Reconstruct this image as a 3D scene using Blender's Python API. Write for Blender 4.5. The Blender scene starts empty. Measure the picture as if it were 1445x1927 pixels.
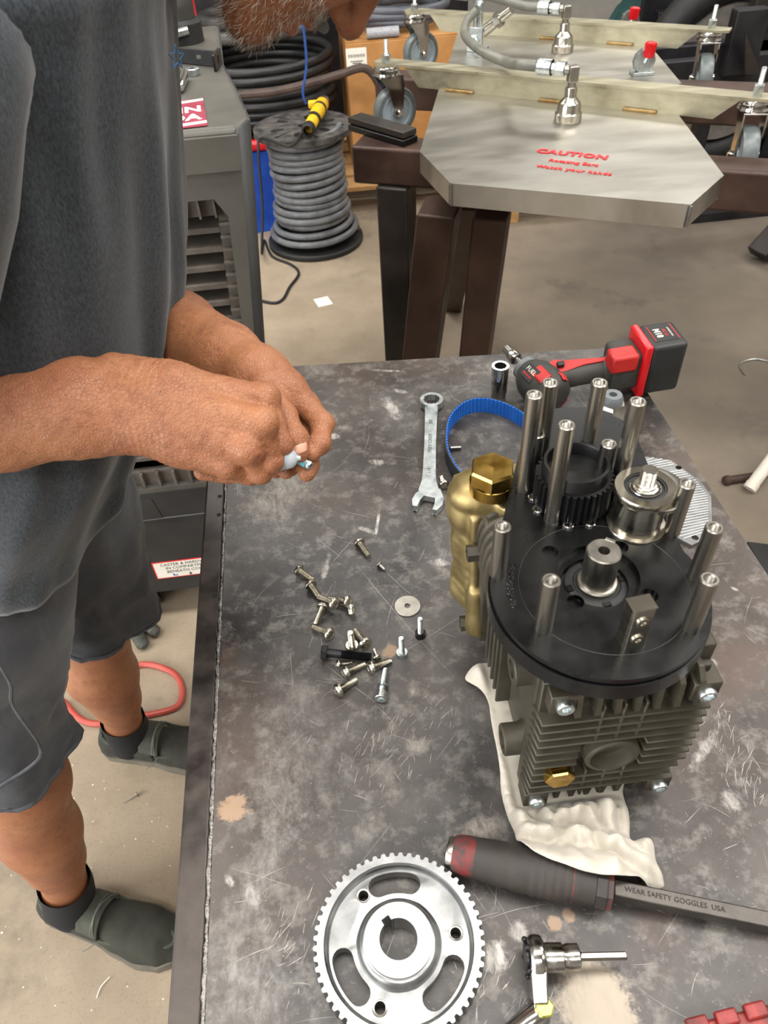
import bpy, math, random
import numpy as np
from mathutils import Vector, Matrix, noise
from mathutils.geometry import delaunay_2d_cdt
random.seed(7)
SC = bpy.context.scene
COL = SC.collection
PI = math.pi
# ------------------------------------------------------------------ camera
# world axes in camera axes (right, down, forward), from the vanishing points of the bench edges
CR = ((0.99116301, -0.12036826, 0.05574379), (-0.12382558, -0.68885992, 0.71424032), (-0.0475722, -0.71483109, -0.69767714))
EYE = Vector((0, 0, 1.51))
FPX = 1393.0
TZ = 0.86                                     # height of the bench top
cam_d = bpy.data.cameras.new('camera')
cam = bpy.data.objects.new('camera', cam_d)
COL.objects.link(cam)
cam_d.lens = FPX / 1927 * 36
cam_d.sensor_width = 36
cam_d.clip_start = 0.02
cam.matrix_world = Matrix(((CR[0][0], -CR[0][1], -CR[0][2], EYE.x), (CR[1][0], -CR[1][1], -CR[1][2], EYE.y), (CR[2][0], -CR[2][1], -CR[2][2], EYE.z), (0, 0, 0, 1)))
cam_d.dof.use_dof = True; cam_d.dof.focus_distance = 0.82; cam_d.dof.aperture_fstop = 15.0
SC.camera = cam
# ------------------------------------------------------------------ world and lights
w = bpy.data.worlds.new('world'); SC.world = w; w.use_nodes = True
bg = w.node_tree.nodes['Background']
bg.inputs[0].default_value = (0.86, 0.93, 1.0, 1); bg.inputs[1].default_value = 1.6
def area(name, loc, target, sx, sy, power, color=(1, 1, 1), portal=False):
    d = bpy.data.lights.new(name, 'AREA'); d.shape = 'RECTANGLE'; d.size = sx; d.size_y = sy
    d.energy = power; d.color = color
    o = bpy.data.objects.new(name, d); COL.objects.link(o); o.location = loc
    o.rotation_euler = (Vector(target) - Vector(loc)).to_track_quat('-Z', 'Y').to_euler()
    if portal: d.cycles.is_portal = True
    return o
# daylight through the open bay door on the left behind the photographer, and added ceiling lamps that only supply overhead light
area('bay_door_daylight', (-3.9, -1.4, 1.9), (0, 0.9, 0.9), 4.6, 3.2, 190, (1.0, 0.985, 0.965))
ADDED_LAMPS = [(-1.45, 0.6), (1.25, 0.6), (-1.0, 3.2), (2.6, 5.2), (3.4, 1.9), (3.4, -0.8), (-2.7, 4.6), (-0.1, -1.6)]
for lx, ly in ADDED_LAMPS:
    area('added_ceiling_light', (lx, ly, 3.86), (lx, ly, 0), 2.4, 0.6, 44, (1.0, 0.98, 0.95))
SC.view_settings.view_transform = 'Standard'
SC.view_settings.look = 'None'
SC.view_settings.gamma = 1
SC.view_settings.use_curve_mapping = False
SC.view_settings.exposure = 0.38
SC.cycles.use_denoising = True
SC.cycles.max_bounces = 7
SC.cycles.sample_clamp_indirect = 6
# ------------------------------------------------------------------ placing: a pixel of the photograph to a point of a real plane
def ray(px, py):
    v = Vector((px - 722.5, py - 963.5, FPX))
    return Vector([sum(CR[i][j] * v[j] for j in range(3)) for i in range(3)])
def P(px, py, z):                             # on the horizontal plane at height z
    r = ray(px, py); return EYE + r * ((z - EYE.z) / r.z)
def Q(px, py, y):                             # on the vertical plane at depth y
    r = ray(px, py); return EYE + r * ((y - EYE.y) / r.y)
def PL(px, py, o, n):                         # on any plane
    r = ray(px, py); return EYE + r * ((Vector(o) - EYE).dot(n) / r.dot(n))
def up_to(b, py):                             # height above point b whose picture row is py
    f = lambda z: (lambda d: 963.5 + FPX * sum(CR[i][1] * d[i] for i in range(3)) / sum(CR[i][2] * d[i] for i in range(3)))(Vector((b[0], b[1], z)) - EYE)
    lo, hi = -0.5, 1.49
    for _ in range(40):
        m = (lo + hi) / 2
        if f(m) > py: lo = m
        else: hi = m
    return lo
# ------------------------------------------------------------------ mesh building
ZA = Vector((0, 0, 1))
def frame(o, z, x=None):                      # matrix with local z along z
    z = Vector(z).normalized()
    x = Vector(x) if x is not None else (Vector((1, 0, 0)) if abs(z.x) < 0.9 else Vector((0, 1, 0)))
    y = z.cross(x).normalized(); x = y.cross(z)
    return Matrix(((x.x, y.x, z.x, o[0]), (x.y, y.y, z.y, o[1]), (x.z, y.z, z.z, o[2]), (0, 0, 0, 1)))
def T_(x=0, y=0, z=0): return Matrix.Translation((x, y, z))
def RZ(a): return Matrix.Rotation(a, 4, 'Z')
def RX(a): return Matrix.Rotation(a, 4, 'X')
def RY(a): return Matrix.Rotation(a, 4, 'Y')
WM = {}
class MB:
    def __init__(s): s.v = []; s.f = []
    def add(s, vs, fs, M=None):
        n = len(s.v)
        s.v += [tuple(M @ Vector(p)) for p in vs] if M is not None else [tuple(p) for p in vs]
        s.f += [tuple(i + n for i in f) for f in fs]
        return s
    def box(s, c, d, M=None, taper=1.0):
        x, y, z = d[0] / 2, d[1] / 2, d[2] / 2
        vs = [(c[0] + a * x * (taper if k > 0 else 1), c[1] + b * y * (taper if k > 0 else 1), c[2] + k * z) for k in (-1, 1) for a, b in ((-1, -1), (1, -1), (1, 1), (-1, 1))]
        return s.add(vs, [(3, 2, 1, 0), (4, 5, 6, 7), (0, 1, 5, 4), (1, 2, 6, 5), (2, 3, 7, 6), (3, 0, 4, 7)], M)
    def hexa(s, b, t):                        # eight corners: bottom ring, top ring (ccw from above)
        n = len(b)
        return s.add(list(b) + list(t), [tuple(range(n - 1, -1, -1)), tuple(range(n, 2 * n))] + [(i, (i + 1) % n, n + (i + 1) % n, n + i) for i in range(n)])
    def lathe(s, prof, n=24, M=None, lobes=0, amp=0, a0=0.0, lobe_rows=None):
        rings = []; vs = []
        for k, (r, z) in enumerate(prof):
            if r <= 1e-7: rings.append([len(vs)]); vs.append((0, 0, z))
            else:
                row = []
                for i in range(n):
                    a = a0 + 2 * PI * i / n
                    rr = r * (1 + amp * math.cos(lobes * a)) if lobes and (lobe_rows is None or k in lobe_rows) else r
                    row.append(len(vs)); vs.append((rr * math.cos(a), rr * math.sin(a), z))
                rings.append(row)
        fs = []
        for a, b in zip(rings, rings[1:]):
            for i in range(n):
                j = (i + 1) % n
                if len(a) == 1 and len(b) == 1: continue
                if len(a) == 1: fs.append((a[0], b[j], b[i]))
                elif len(b) == 1: fs.append((a[i], a[j], b[0]))
                else: fs.append((a[i], a[j], b[j], b[i]))
        return s.add(vs, fs, M)
    def cyl(s, p0, p1, r0, r1=None, n=20):
        p0, p1 = Vector(p0), Vector(p1); L = (p1 - p0).length
        r1 = r0 if r1 is None else r1
        return s.lathe([(0, 0), (r0, 0), (r1, L), (0, L)], n, frame(p0, p1 - p0))
    def tube(s, path, r, n=10, closed=False, caps=True, flat=1.0, up=None):
        path = [Vector(p) for p in path]; m = len(path)
        rs = r if hasattr(r, '__len__') else [r] * m
        vs = []; x = None
        for i, p in enumerate(path):
            if closed: t = path[(i + 1) % m] - path[i - 1]
            else: t = path[min(i + 1, m - 1)] - path[max(i - 1, 0)]
            t.normalize()
            if up is not None: x = Vector(up)
            elif x is None: x = Vector((0, 0, 1)) if abs(t.z) < 0.9 else Vector((1, 0, 0))
            y = t.cross(x); y.normalize(); x = y.cross(t)
            for k in range(n):
                a = 2 * PI * k / n
                vs.append(p + x * (math.cos(a) * rs[i] * flat) + y * (math.sin(a) * rs[i]))
        fs = []
        for i in range(m if closed else m - 1):
            a, b = i * n, ((i + 1) % m) * n
            fs += [(a + k, a + (k + 1) % n, b + (k + 1) % n, b + k) for k in range(n)]
        if caps and not closed: fs += [tuple(range(n))[::-1], tuple((m - 1) * n + k for k in range(n))]
        return s.add(vs, fs)
    def ell(s, c, r, M=None, n=20, k=12):
        pr = [(math.sin(PI * i / k), -math.cos(PI * i / k)) for i in range(k + 1)]
        pr[0] = (0, -1); pr[-1] = (0, 1)
        S = Matrix.Translation(c) @ Matrix.Diagonal((r[0], r[1], r[2], 1))
        return s.lathe(pr, n, (M @ S) if M is not None else S)
    def prism(s, poly, z0, z1, holes=(), M=None):
        loops = [list(poly)] + [list(h) for h in holes]
        pts = []; edges = []; own = []
        for L in loops:
            b = len(pts); pts += [Vector((p[0], p[1])) for p in L]
            edges += [(b + i, b + (i + 1) % len(L)) for i in range(len(L))]; own.append(b)
        if not holes: tris = [tuple(range(len(pts)))]; vo = pts
        else:
            vo, _, fo, ov, _, _ = delaunay_2d_cdt(pts, edges, [], 1, 1e-7)
            def inside(q, L):
                c = False; j = len(L) - 1
                for i in range(len(L)):
                    a, b = L[i], L[j]
                    if (a[1] > q[1]) != (b[1] > q[1]) and q[0] < (b[0] - a[0]) * (q[1] - a[1]) / (b[1] - a[1]) + a[0]: c = not c
                    j = i
                return c
            tris = []
            for f in fo:
                q = sum((vo[i] for i in f), Vector((0, 0))) / len(f)
                if inside(q, loops[0]) and not any(inside(q, h) for h in loops[1:]): tris.append(tuple(f))
        def area2(t): return sum(vo[t[i]].x * vo[t[(i + 1) % len(t)]].y - vo[t[(i + 1) % len(t)]].x * vo[t[i]].y for i in range(len(t)))
        tris = [t if area2(t) > 0 else t[::-1] for t in tris]
        n = len(vo)
        s.add([(p.x, p.y, z1) for p in vo], tris, M)
        s.add([(p.x, p.y, z0) for p in vo], [t[::-1] for t in tris], M)
        for k, L in enumerate(loops):
            ar = sum(L[i][0] * L[(i + 1) % len(L)][1] - L[(i + 1) % len(L)][0] * L[i][1] for i in range(len(L)))
            if (ar > 0) != (k == 0): L = L[::-1]
            m = len(L)
            s.add([(p[0], p[1], z0) for p in L] + [(p[0], p[1], z1) for p in L], [(i, (i + 1) % m, m + (i + 1) % m, m + i) for i in range(m)], M)
        return s
    def grid(s, fn, nu, nv, closed_u=False, M=None):
        vs = [fn(i / (nu if closed_u else nu - 1), j / (nv - 1)) for j in range(nv) for i in range(nu)]
        fs = [(j * nu + i, j * nu + (i + 1) % nu, (j + 1) * nu + (i + 1) % nu, (j + 1) * nu + i) for j in range(nv - 1) for i in range(nu if closed_u else nu - 1)]
        return s.add(vs, fs, M)
    def text(s, txt, size, M, depth=0.0004, spacing=1.0, align='CENTER', bold=0.0):
        cu = bpy.data.curves.new('lettering', 'FONT'); cu.body = txt; cu.size = size; cu.align_x = align; cu.align_y = 'CENTER'
        cu.extrude = depth; cu.space_character = spacing; cu.offset = bold; cu.resolution_u = 2
        ob = bpy.data.objects.new('lettering', cu); COL.objects.link(ob)
        dg = bpy.context.evaluated_depsgraph_get(); me = ob.evaluated_get(dg).to_mesh()
        vs = [v.co.copy() for v in me.vertices]; fs = [tuple(p.vertices) for p in me.polygons]
        ob.evaluated_get(dg).to_mesh_clear()
        bpy.data.objects.remove(ob); bpy.data.curves.remove(cu)
        return s.add(vs, fs, M)
    def build(s, name, mat, parent=None, ang=35, bevel=0, local=False, mods=None, seg=2):
        me = bpy.data.meshes.new(name); Mp = WM.get(parent) if (parent is not None and not local) else None
        vs = s.v
        if Mp is not None:
            inv = Mp.inverted(); vs = [tuple(inv @ Vector(p)) for p in vs]
        me.from_pydata(vs, [], s.f); me.update()
        me.materials.append(mat)
        if ang: me.shade_smooth(); me.set_sharp_from_angle(angle=math.radians(ang))
        o = bpy.data.objects.new(name, me); COL.objects.link(o)
        if parent is not None: o.parent = parent
        WM[o] = WM.get(parent, Matrix.Identity(4)) if parent is not None else Matrix.Identity(4)
        if bevel:
            b = o.modifiers.new('bevel', 'BEVEL'); b.width = bevel; b.segments = seg; b.limit_method = 'ANGLE'; b.angle_limit = math.radians(30); b.harden_normals = False
        for m in mods or ():
            q = o.modifiers.new(m[0], m[0])
            for k, val in m[1].items(): setattr(q, k, val)
        return o
    def top(s, name, mat, label, cat, loc, group=None, rot=None, **kw):   # a thing that is one mesh, its origin at its base
        Mw = T_(*loc) @ (rot if rot is not None else Matrix.Identity(4))
        inv = Mw.inverted(); s.v = [tuple(inv @ Vector(p)) for p in s.v]
        o = s.build(name, mat, None, **kw); o.matrix_world = Mw; WM[o] = Mw
        return tag(o, label, cat, group)
def tag(o, label=None, cat=None, group=None, kind=None):
    if label: o['label'] = label
    if cat: o['category'] = cat
    if group: o['group'] = group
    if kind: o['kind'] = kind
    return o
def thing(name, label, cat, loc=(0, 0, 0), M=None, group=None):
    o = bpy.data.objects.new(name, None); COL.objects.link(o); o.empty_display_size = 0.05
    M = M if M is not None else T_(*loc)
    o.matrix_world = M; WM[o] = M.copy()
    return tag(o, label, cat, group)
KIDS = {}
def dup(root, M, label=None, group=None):
    r = root.copy(); COL.objects.link(r); r.matrix_world = M; WM[r] = M.copy()
    if label: r['label'] = label
    if group: r['group'] = group
    for ch in [o for o in COL.objects if o.parent is root]:
        c = ch.copy(); COL.objects.link(c); c.parent = r; WM[c] = M.copy()
        for g in [o for o in COL.objects if o.parent is ch]:
            d = g.copy(); COL.objects.link(d); d.parent = c; WM[d] = M.copy()
    return r
def arc(cx, cy, r, a0, a1, n): return [(cx + r * math.cos(a0 + (a1 - a0) * i / (n - 1)), cy + r * math.sin(a0 + (a1 - a0) * i / (n - 1))) for i in range(n)]
def circ(cx, cy, r, n=24, a0=0): return [(cx + r * math.cos(a0 + 2 * PI * i / n), cy + r * math.sin(a0 + 2 * PI * i / n)) for i in range(n)]
def spline(pts, n=8, closed=False):           # Catmull-Rom
    pts = [Vector(p) for p in pts]; out = []; m = len(pts)
    for i in range(m if closed else m - 1):
        if closed: a, b, c, d = pts[i - 1], pts[i], pts[(i + 1) % m], pts[(i + 2) % m]
        else: a, b, c, d = pts[max(i - 1, 0)], pts[i], pts[i + 1], pts[min(i + 2, m - 1)]
        for k in range(n):
            t = k / n
            out.append(0.5 * ((2 * b) + (c - a) * t + (2 * a - 5 * b + 4 * c - d) * t * t + (3 * b - a - 3 * c + d) * t ** 3))
    if not closed: out.append(pts[-1])
    return out
def nz(x, y=0.0, z=0.0): return noise.noise(Vector((x, y, z)))
# ------------------------------------------------------------------ materials
def lin(h):
    h = h.lstrip('#'); c = [int(h[i:i + 2], 16) / 255 for i in (0, 2, 4)]
    return tuple(x / 12.92 if x <= 0.04045 else ((x + 0.055) / 1.055) ** 2.4 for x in c) + (1,)
class NT:
    def __init__(s, name):
        s.m = bpy.data.materials.new(name); s.m.use_nodes = True; s.t = s.m.node_tree
        s.b = s.t.nodes['Principled BSDF']; s.co = s.n('ShaderNodeTexCoord').outputs['Object']
    def n(s, t, **kw):
        q = s.t.nodes.new(t)
        for k, v in kw.items(): setattr(q, k, v)
        return q
    def l(s, a, b): s.t.links.new(a, b)
    def inp(s, node, key, v):
        if hasattr(v, 'is_linked') or isinstance(v, bpy.types.NodeSocket): s.l(v, node.inputs[key])
        else: node.inputs[key].default_value = v
    def noise(s, scale, detail=4, rough=0.55, vec=None, dist=0.0):
        q = s.n('ShaderNodeTexNoise'); s.l(vec or s.co, q.inputs['Vector'])
        q.inputs['Scale'].default_value = scale; q.inputs['Detail'].default_value = detail; q.inputs['Roughness'].default_value = rough; q.inputs['Distortion'].default_value = dist
        return q.outputs[0]
    def map(s, rot=(0, 0, 0), scale=(1, 1, 1), loc=(0, 0, 0), vec=None):
        q = s.n('ShaderNodeMapping'); s.l(vec or s.co, q.inputs[0]); q.inputs['Location'].default_value = loc; q.inputs['Rotation'].default_value = rot; q.inputs['Scale'].default_value = scale
        return q.outputs[0]
    def ramp(s, f, stops):
        q = s.n('ShaderNodeValToRGB'); s.l(f, q.inputs[0]); e = q.color_ramp.elements
        while len(e) < len(stops): e.new(0.5)
        for i, (p, c) in enumerate(stops):
            e[i].position = p; e[i].color = c if hasattr(c, '__len__') else (c, c, c, 1)
        return q.outputs[0]
    def mix(s, f, a, b, mode='MIX'):
        q = s.n('ShaderNodeMix', data_type='RGBA', blend_type=mode); s.inp(q, 0, f); s.inp(q, 6, a); s.inp(q, 7, b); return q.outputs[2]
    def math(s, op, a, b=0.0, c=None, clamp=False):
        q = s.n('ShaderNodeMath', operation=op, use_clamp=clamp); s.inp(q, 0, a); s.inp(q, 1, b)
        if c is not None: s.inp(q, 2, c)
        return q.outputs[0]
    def bump(s, h, strength=0.3, dist=0.001):
        q = s.n('ShaderNodeBump'); s.l(h, q.inputs['Height']); q.inputs['Strength'].default_value = strength; q.inputs['Distance'].default_value = dist
        s.l(q.outputs[0], s.b.inputs['Normal'])
    def set(s, **kw):
        names = dict(col='Base Color', rough='Roughness', metal='Metallic', coat='Coat Weight', spec='Specular IOR Level', trans='Transmission Weight', alpha='Alpha', sheen='Sheen Weight', sss='Subsurface Weight', coatr='Coat Roughness', aniso='Anisotropic', ior='IOR')
        for k, v in kw.items(): s.inp(s.b, names[k], v)
        return s.m
def mat(name, c1, c2=None, rough=0.5, metal=0.0, scale=30, rv=0.1, bump=0.0, bscale=200, bdist=0.0006, lo=0.35, hi=0.65, stretch=None, **kw):
    k = NT(name); c1 = lin(c1); c2 = lin(c2) if c2 else c1
    vec = k.map(scale=stretch) if stretch else None
    f = k.noise(scale, 5, 0.6, vec)
    k.set(col=k.ramp(f, [(lo, c1), (hi, c2)]), metal=metal)
    k.set(rough=k.ramp(f, [(0.3, max(0.02, rough - rv)), (0.7, min(1, rough + rv))]))
    if bump: k.bump(k.noise(bscale, 3, 0.6, vec), bump, bdist)
    return k.set(**kw)
MT = dict(
    steel=mat('satin_steel', '#918d85', '#aaa69d', 0.33, 1.0, 60, 0.06, 0.12, 600, 0.0002, stretch=(1, 1, 0.15)),
    stainless=mat('turned_stainless', '#b3aea2', '#c6c1b4', 0.22, 1.0, 90, 0.05, stretch=(0.2, 0.2, 4)),
    chrome=mat('chrome', '#c9c7c3', '#dddbd8', 0.12, 1.0, 20, 0.05),
    dirty_chrome=mat('dirty_chrome', '#8d8984', '#c4c1bc', 0.24, 1.0, 70, 0.1),
    zinc=mat('zinc_plate', '#b7bfc0', '#d4dada', 0.34, 1.0, 80, 0.08),
    alu=mat('machined_aluminium', '#8c8d8d', '#a2a3a2', 0.36, 1.0, 60, 0.06),
    alu_sheet=mat('brushed_aluminium', '#a5a29a', '#bab7af', 0.40, 1.0, 5, 0.07, 0.05, 80, 0.0005, stretch=(1, 3, 1)),
    brass=mat('cast_brass', '#9a895d', '#ab9a6e', 0.52, 1.0, 40, 0.08, 0.15, 500, 0.0003),
    brass_hex=mat('turned_brass', '#b8923f', '#cfae60', 0.22, 1.0, 60, 0.05),
    black_metal=mat('black_anodised', '#050506', '#090909', 0.30, 0.1, 40, 0.06, 0.05, 400, 0.0002),
    black_satin=mat('black_satin', '#060607', '#0c0c0d', 0.38, 0.1, 40, 0.08),
    dark_hole=mat('dark_hollow', '#060606', None, 0.8),
    cast=mat('cast_crankcase', '#3d392f', '#4b463b', 0.52, 0.35, 30, 0.08, 0.25, 900, 0.0004),
    rubber=mat('black_rubber', '#141414', '#1f1e1d', 0.6, 0, 30, 0.1),
    grey_rubber=mat('grey_rubber', '#5d6163', '#6d7173', 0.45, 0, 30, 0.1),
    caster_tread=mat('caster_tread', '#596060', '#6b7272', 0.35, 0, 30, 0.08),
    caster_hub=mat('caster_hub', '#8b979d', '#98a4aa', 0.4, 0, 30, 0.05),
    grey_hose=mat('grey_hose', '#67675f', '#77776e', 0.42, 0, 25, 0.08),
    dark_hose=mat('dark_hose', '#1b1b1c', '#2a2a2a', 0.45, 0, 12, 0.1),
    red_plastic=mat('red_plastic', '#a01a18', '#b52420', 0.45, 0, 40, 0.1),
    red_knob=mat('red_knob', '#c00f18', '#cf1720', 0.3, 0, 20, 0.05),
    tool_black=mat('tool_rubber', '#2b2a27', '#3b3934', 0.6, 0, 25, 0.1, 0.15, 700, 0.0003),
    battery=mat('battery_plastic', '#1b1d1f', '#26282a', 0.5, 0, 30, 0.1),
    white_print=mat('white_print', '#d6cfc2', None, 0.6),
    red_print=mat('red_print', '#d8262a', None, 0.5),
    black_print=mat('black_print', '#222222', None, 0.6),
    yellow=mat('yellow_plastic', '#d9ac12', '#e6bb1e', 0.5, 0, 40, 0.1),
    blue_plastic=mat('blue_plastic', '#173f9a', '#1c4cae', 0.5, 0, 20, 0.1),
    blue_belt=mat('blue_belt', '#1358ad', '#1b66bd', 0.55, 0, 60, 0.08),
    belt_back=mat('belt_back', '#17171b', '#232328', 0.6, 0, 60, 0.1),
    card=mat('cardboard', '#a9773f', '#b88550', 0.8, 0, 12, 0.05, 0.1, 200, 0.0004),
    wood=mat('raw_wood', '#a37c4c', '#c49a66', 0.7, 0, 14, 0.1, stretch=(1, 8, 8)),
    paper=mat('paper', '#e0dccf', '#ece8dc', 0.75, 0, 10, 0.05),
    oxide=mat('black_oxide', '#1d1d1f', '#2b2b2d', 0.35, 0.6, 60, 0.1),
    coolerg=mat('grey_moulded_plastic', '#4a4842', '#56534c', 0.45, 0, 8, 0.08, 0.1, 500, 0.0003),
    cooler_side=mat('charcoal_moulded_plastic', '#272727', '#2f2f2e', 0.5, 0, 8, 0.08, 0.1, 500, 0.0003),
    louver=mat('dusty_plastic', '#4a453e', '#5d554d', 0.6, 0, 30, 0.08),
    brown_steel=mat('primed_steel', '#3b2b25', '#523d34', 0.5, 0.35, 9, 0.12, 0.1, 120, 0.0005),
    mill_steel=mat('mill_scale_steel', '#2d2a28', '#433d39', 0.42, 0.5, 7, 0.12, 0.1, 120, 0.0005),
    dark_rack=mat('dark_rack', '#17161a', '#28272a', 0.5, 0.3, 8, 0.1),
    red_hose=mat('red_air_hose', '#b3473c', '#c05a4c', 0.5, 0, 20, 0.08),
    white_paint=mat('white_pipe', '#c9c2b4', '#d8d1c4', 0.55, 0, 20, 0.1),
    weld=mat('weld_bead', '#6f6b67', '#a7a39e', 0.35, 0.9, 300, 0.15, 0.9, 700, 0.001),
)
# ================================================================== setting
def struct(name, mb, m, **kw):
    o = mb.build(name, m, None, **kw); o['kind'] = 'structure'; return o
k = NT('stained_concrete')
n1 = k.noise(1.3, 6, 0.62); n2 = k.noise(7, 6, 0.7); n3 = k.noise(160, 3, 0.7); n4 = k.noise(0.8, 4, 0.6, k.map(loc=(3, 1, 0)))
sx = k.n('ShaderNodeSeparateXYZ'); k.l(k.co, sx.inputs[0])
# pale at the left, turning greyer and darker towards the right
side = k.math('MULTIPLY_ADD', sx.outputs[0], 0.62, 0.12, clamp=True)
side = k.math('MULTIPLY', side, k.ramp(n4, [(0.25, 0.55), (0.6, 1.0)]))
pale = k.mix(k.ramp(n2, [(0.35, 0), (0.7, 1)]), lin('#978771'), lin('#a89883'))
grey = k.mix(k.ramp(n2, [(0.3, 0), (0.7, 1)]), lin('#564e45'), lin('#685f53'))
c = k.mix(side, pale, grey)
c = k.mix(k.ramp(n1, [(0.52, 0), (0.72, 0.5)]), c, lin('#5a5248'))
c = k.mix(k.ramp(k.noise(3.1, 5, 0.65, k.map(loc=(7, 2, 0))), [(0.57, 0), (0.74, 0.75)]), c, lin('#423c36'))
c = k.mix(k.ramp(n3, [(0.3, 0.35), (0.45, 0), (0.68, 0), (0.8, 0.5)]), c, k.mix(k.ramp(n3, [(0.5, 0), (0.51, 1)]), lin('#5d5447'), lin('#dcd3bd')))
k.set(col=c, rough=k.ramp(n2, [(0.3, 0.55), (0.7, 0.8)])); k.bump(n3, 0.25, 0.002)
concrete = k.m
struct('floor', MB().box((0.5, 1.5, -0.05), (9, 11, 0.1)), concrete, ang=0)
wall_m = mat('painted_block_wall', '#8f8c86', '#a09c95', 0.8, 0, 5, 0.05, 0.2, 60, 0.002)
ceil_m = mat('painted_roof_deck', '#9b9893', '#a9a6a0', 0.8, 0, 5, 0.05)
struct('wall_back', MB().box((0.5, 7.05, 2.05), (9, 0.1, 4.1)), wall_m, ang=0)
struct('wall_right', MB().box((5.05, 1.5, 2.05), (0.1, 11, 4.1)), wall_m, ang=0)
struct('wall_front', MB().box((0.5, -4.05, 2.05), (9, 0.1, 4.1)), wall_m, ang=0)
struct('ceiling', MB().box((0.5, 1.5, 4.05), (9, 11, 0.1)), ceil_m, ang=0)
# left wall with the open bay door (y -3.7 .. 0.9, up to 3.5 m)
struct('wall_left', MB().box((-4.05, -3.85, 2.05), (0.1, 0.3, 4.1)).box((-4.05, 3.95, 2.05), (0.1, 6.1, 4.1)).box((-4.05, -1.4, 3.8), (0.1, 4.6, 0.6)), wall_m, ang=0)
lamp_em = NT('lamp_diffuser'); lamp_em.set(col=(1, 1, 1, 1)); lamp_em.b.inputs['Emission Color'].default_value = (1, 0.965, 0.91, 1); lamp_em.b.inputs['Emission Strength'].default_value = 4.0
for i, (lx, ly) in enumerate(ADDED_LAMPS):  # added fixtures for the overhead light, none of them in view
    if i == 0:
        l0 = thing('added_ceiling_lamp', 'added white ceiling strip lamp above the man and the left end of the bench', 'lamp', (lx, ly, 3.88), group='added ceiling strip lamps')
        MB().box((lx, ly, 3.96), (2.46, 0.66, 0.08)).build('housing', MT['white_paint'], l0, bevel=0.01)
        MB().box((lx, ly, 3.915), (2.4, 0.6, 0.012)).build('diffuser', lamp_em.m, l0, ang=0)
        MB().box((lx - 0.5, ly, 4.0), (0.04, 0.1, 0.02)).build('mount_bracket', MT['zinc'], l0); MB().box((lx + 0.5, ly, 4.0), (0.04, 0.1, 0.02)).build('mount_bracket', MT['zinc'], l0)
    else: dup(l0, T_(lx, ly, 3.88), ('', 'added white ceiling strip lamp above the right end of the bench', 'added white ceiling strip lamp over the hose spool', 'added white ceiling strip lamp over the aluminium decks', 'added white ceiling strip lamp high over the bare floor at the right', 'added white ceiling strip lamp near the right front corner', 'added white ceiling strip lamp in the far left corner', 'added white ceiling strip lamp behind the photographer')[i])
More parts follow.
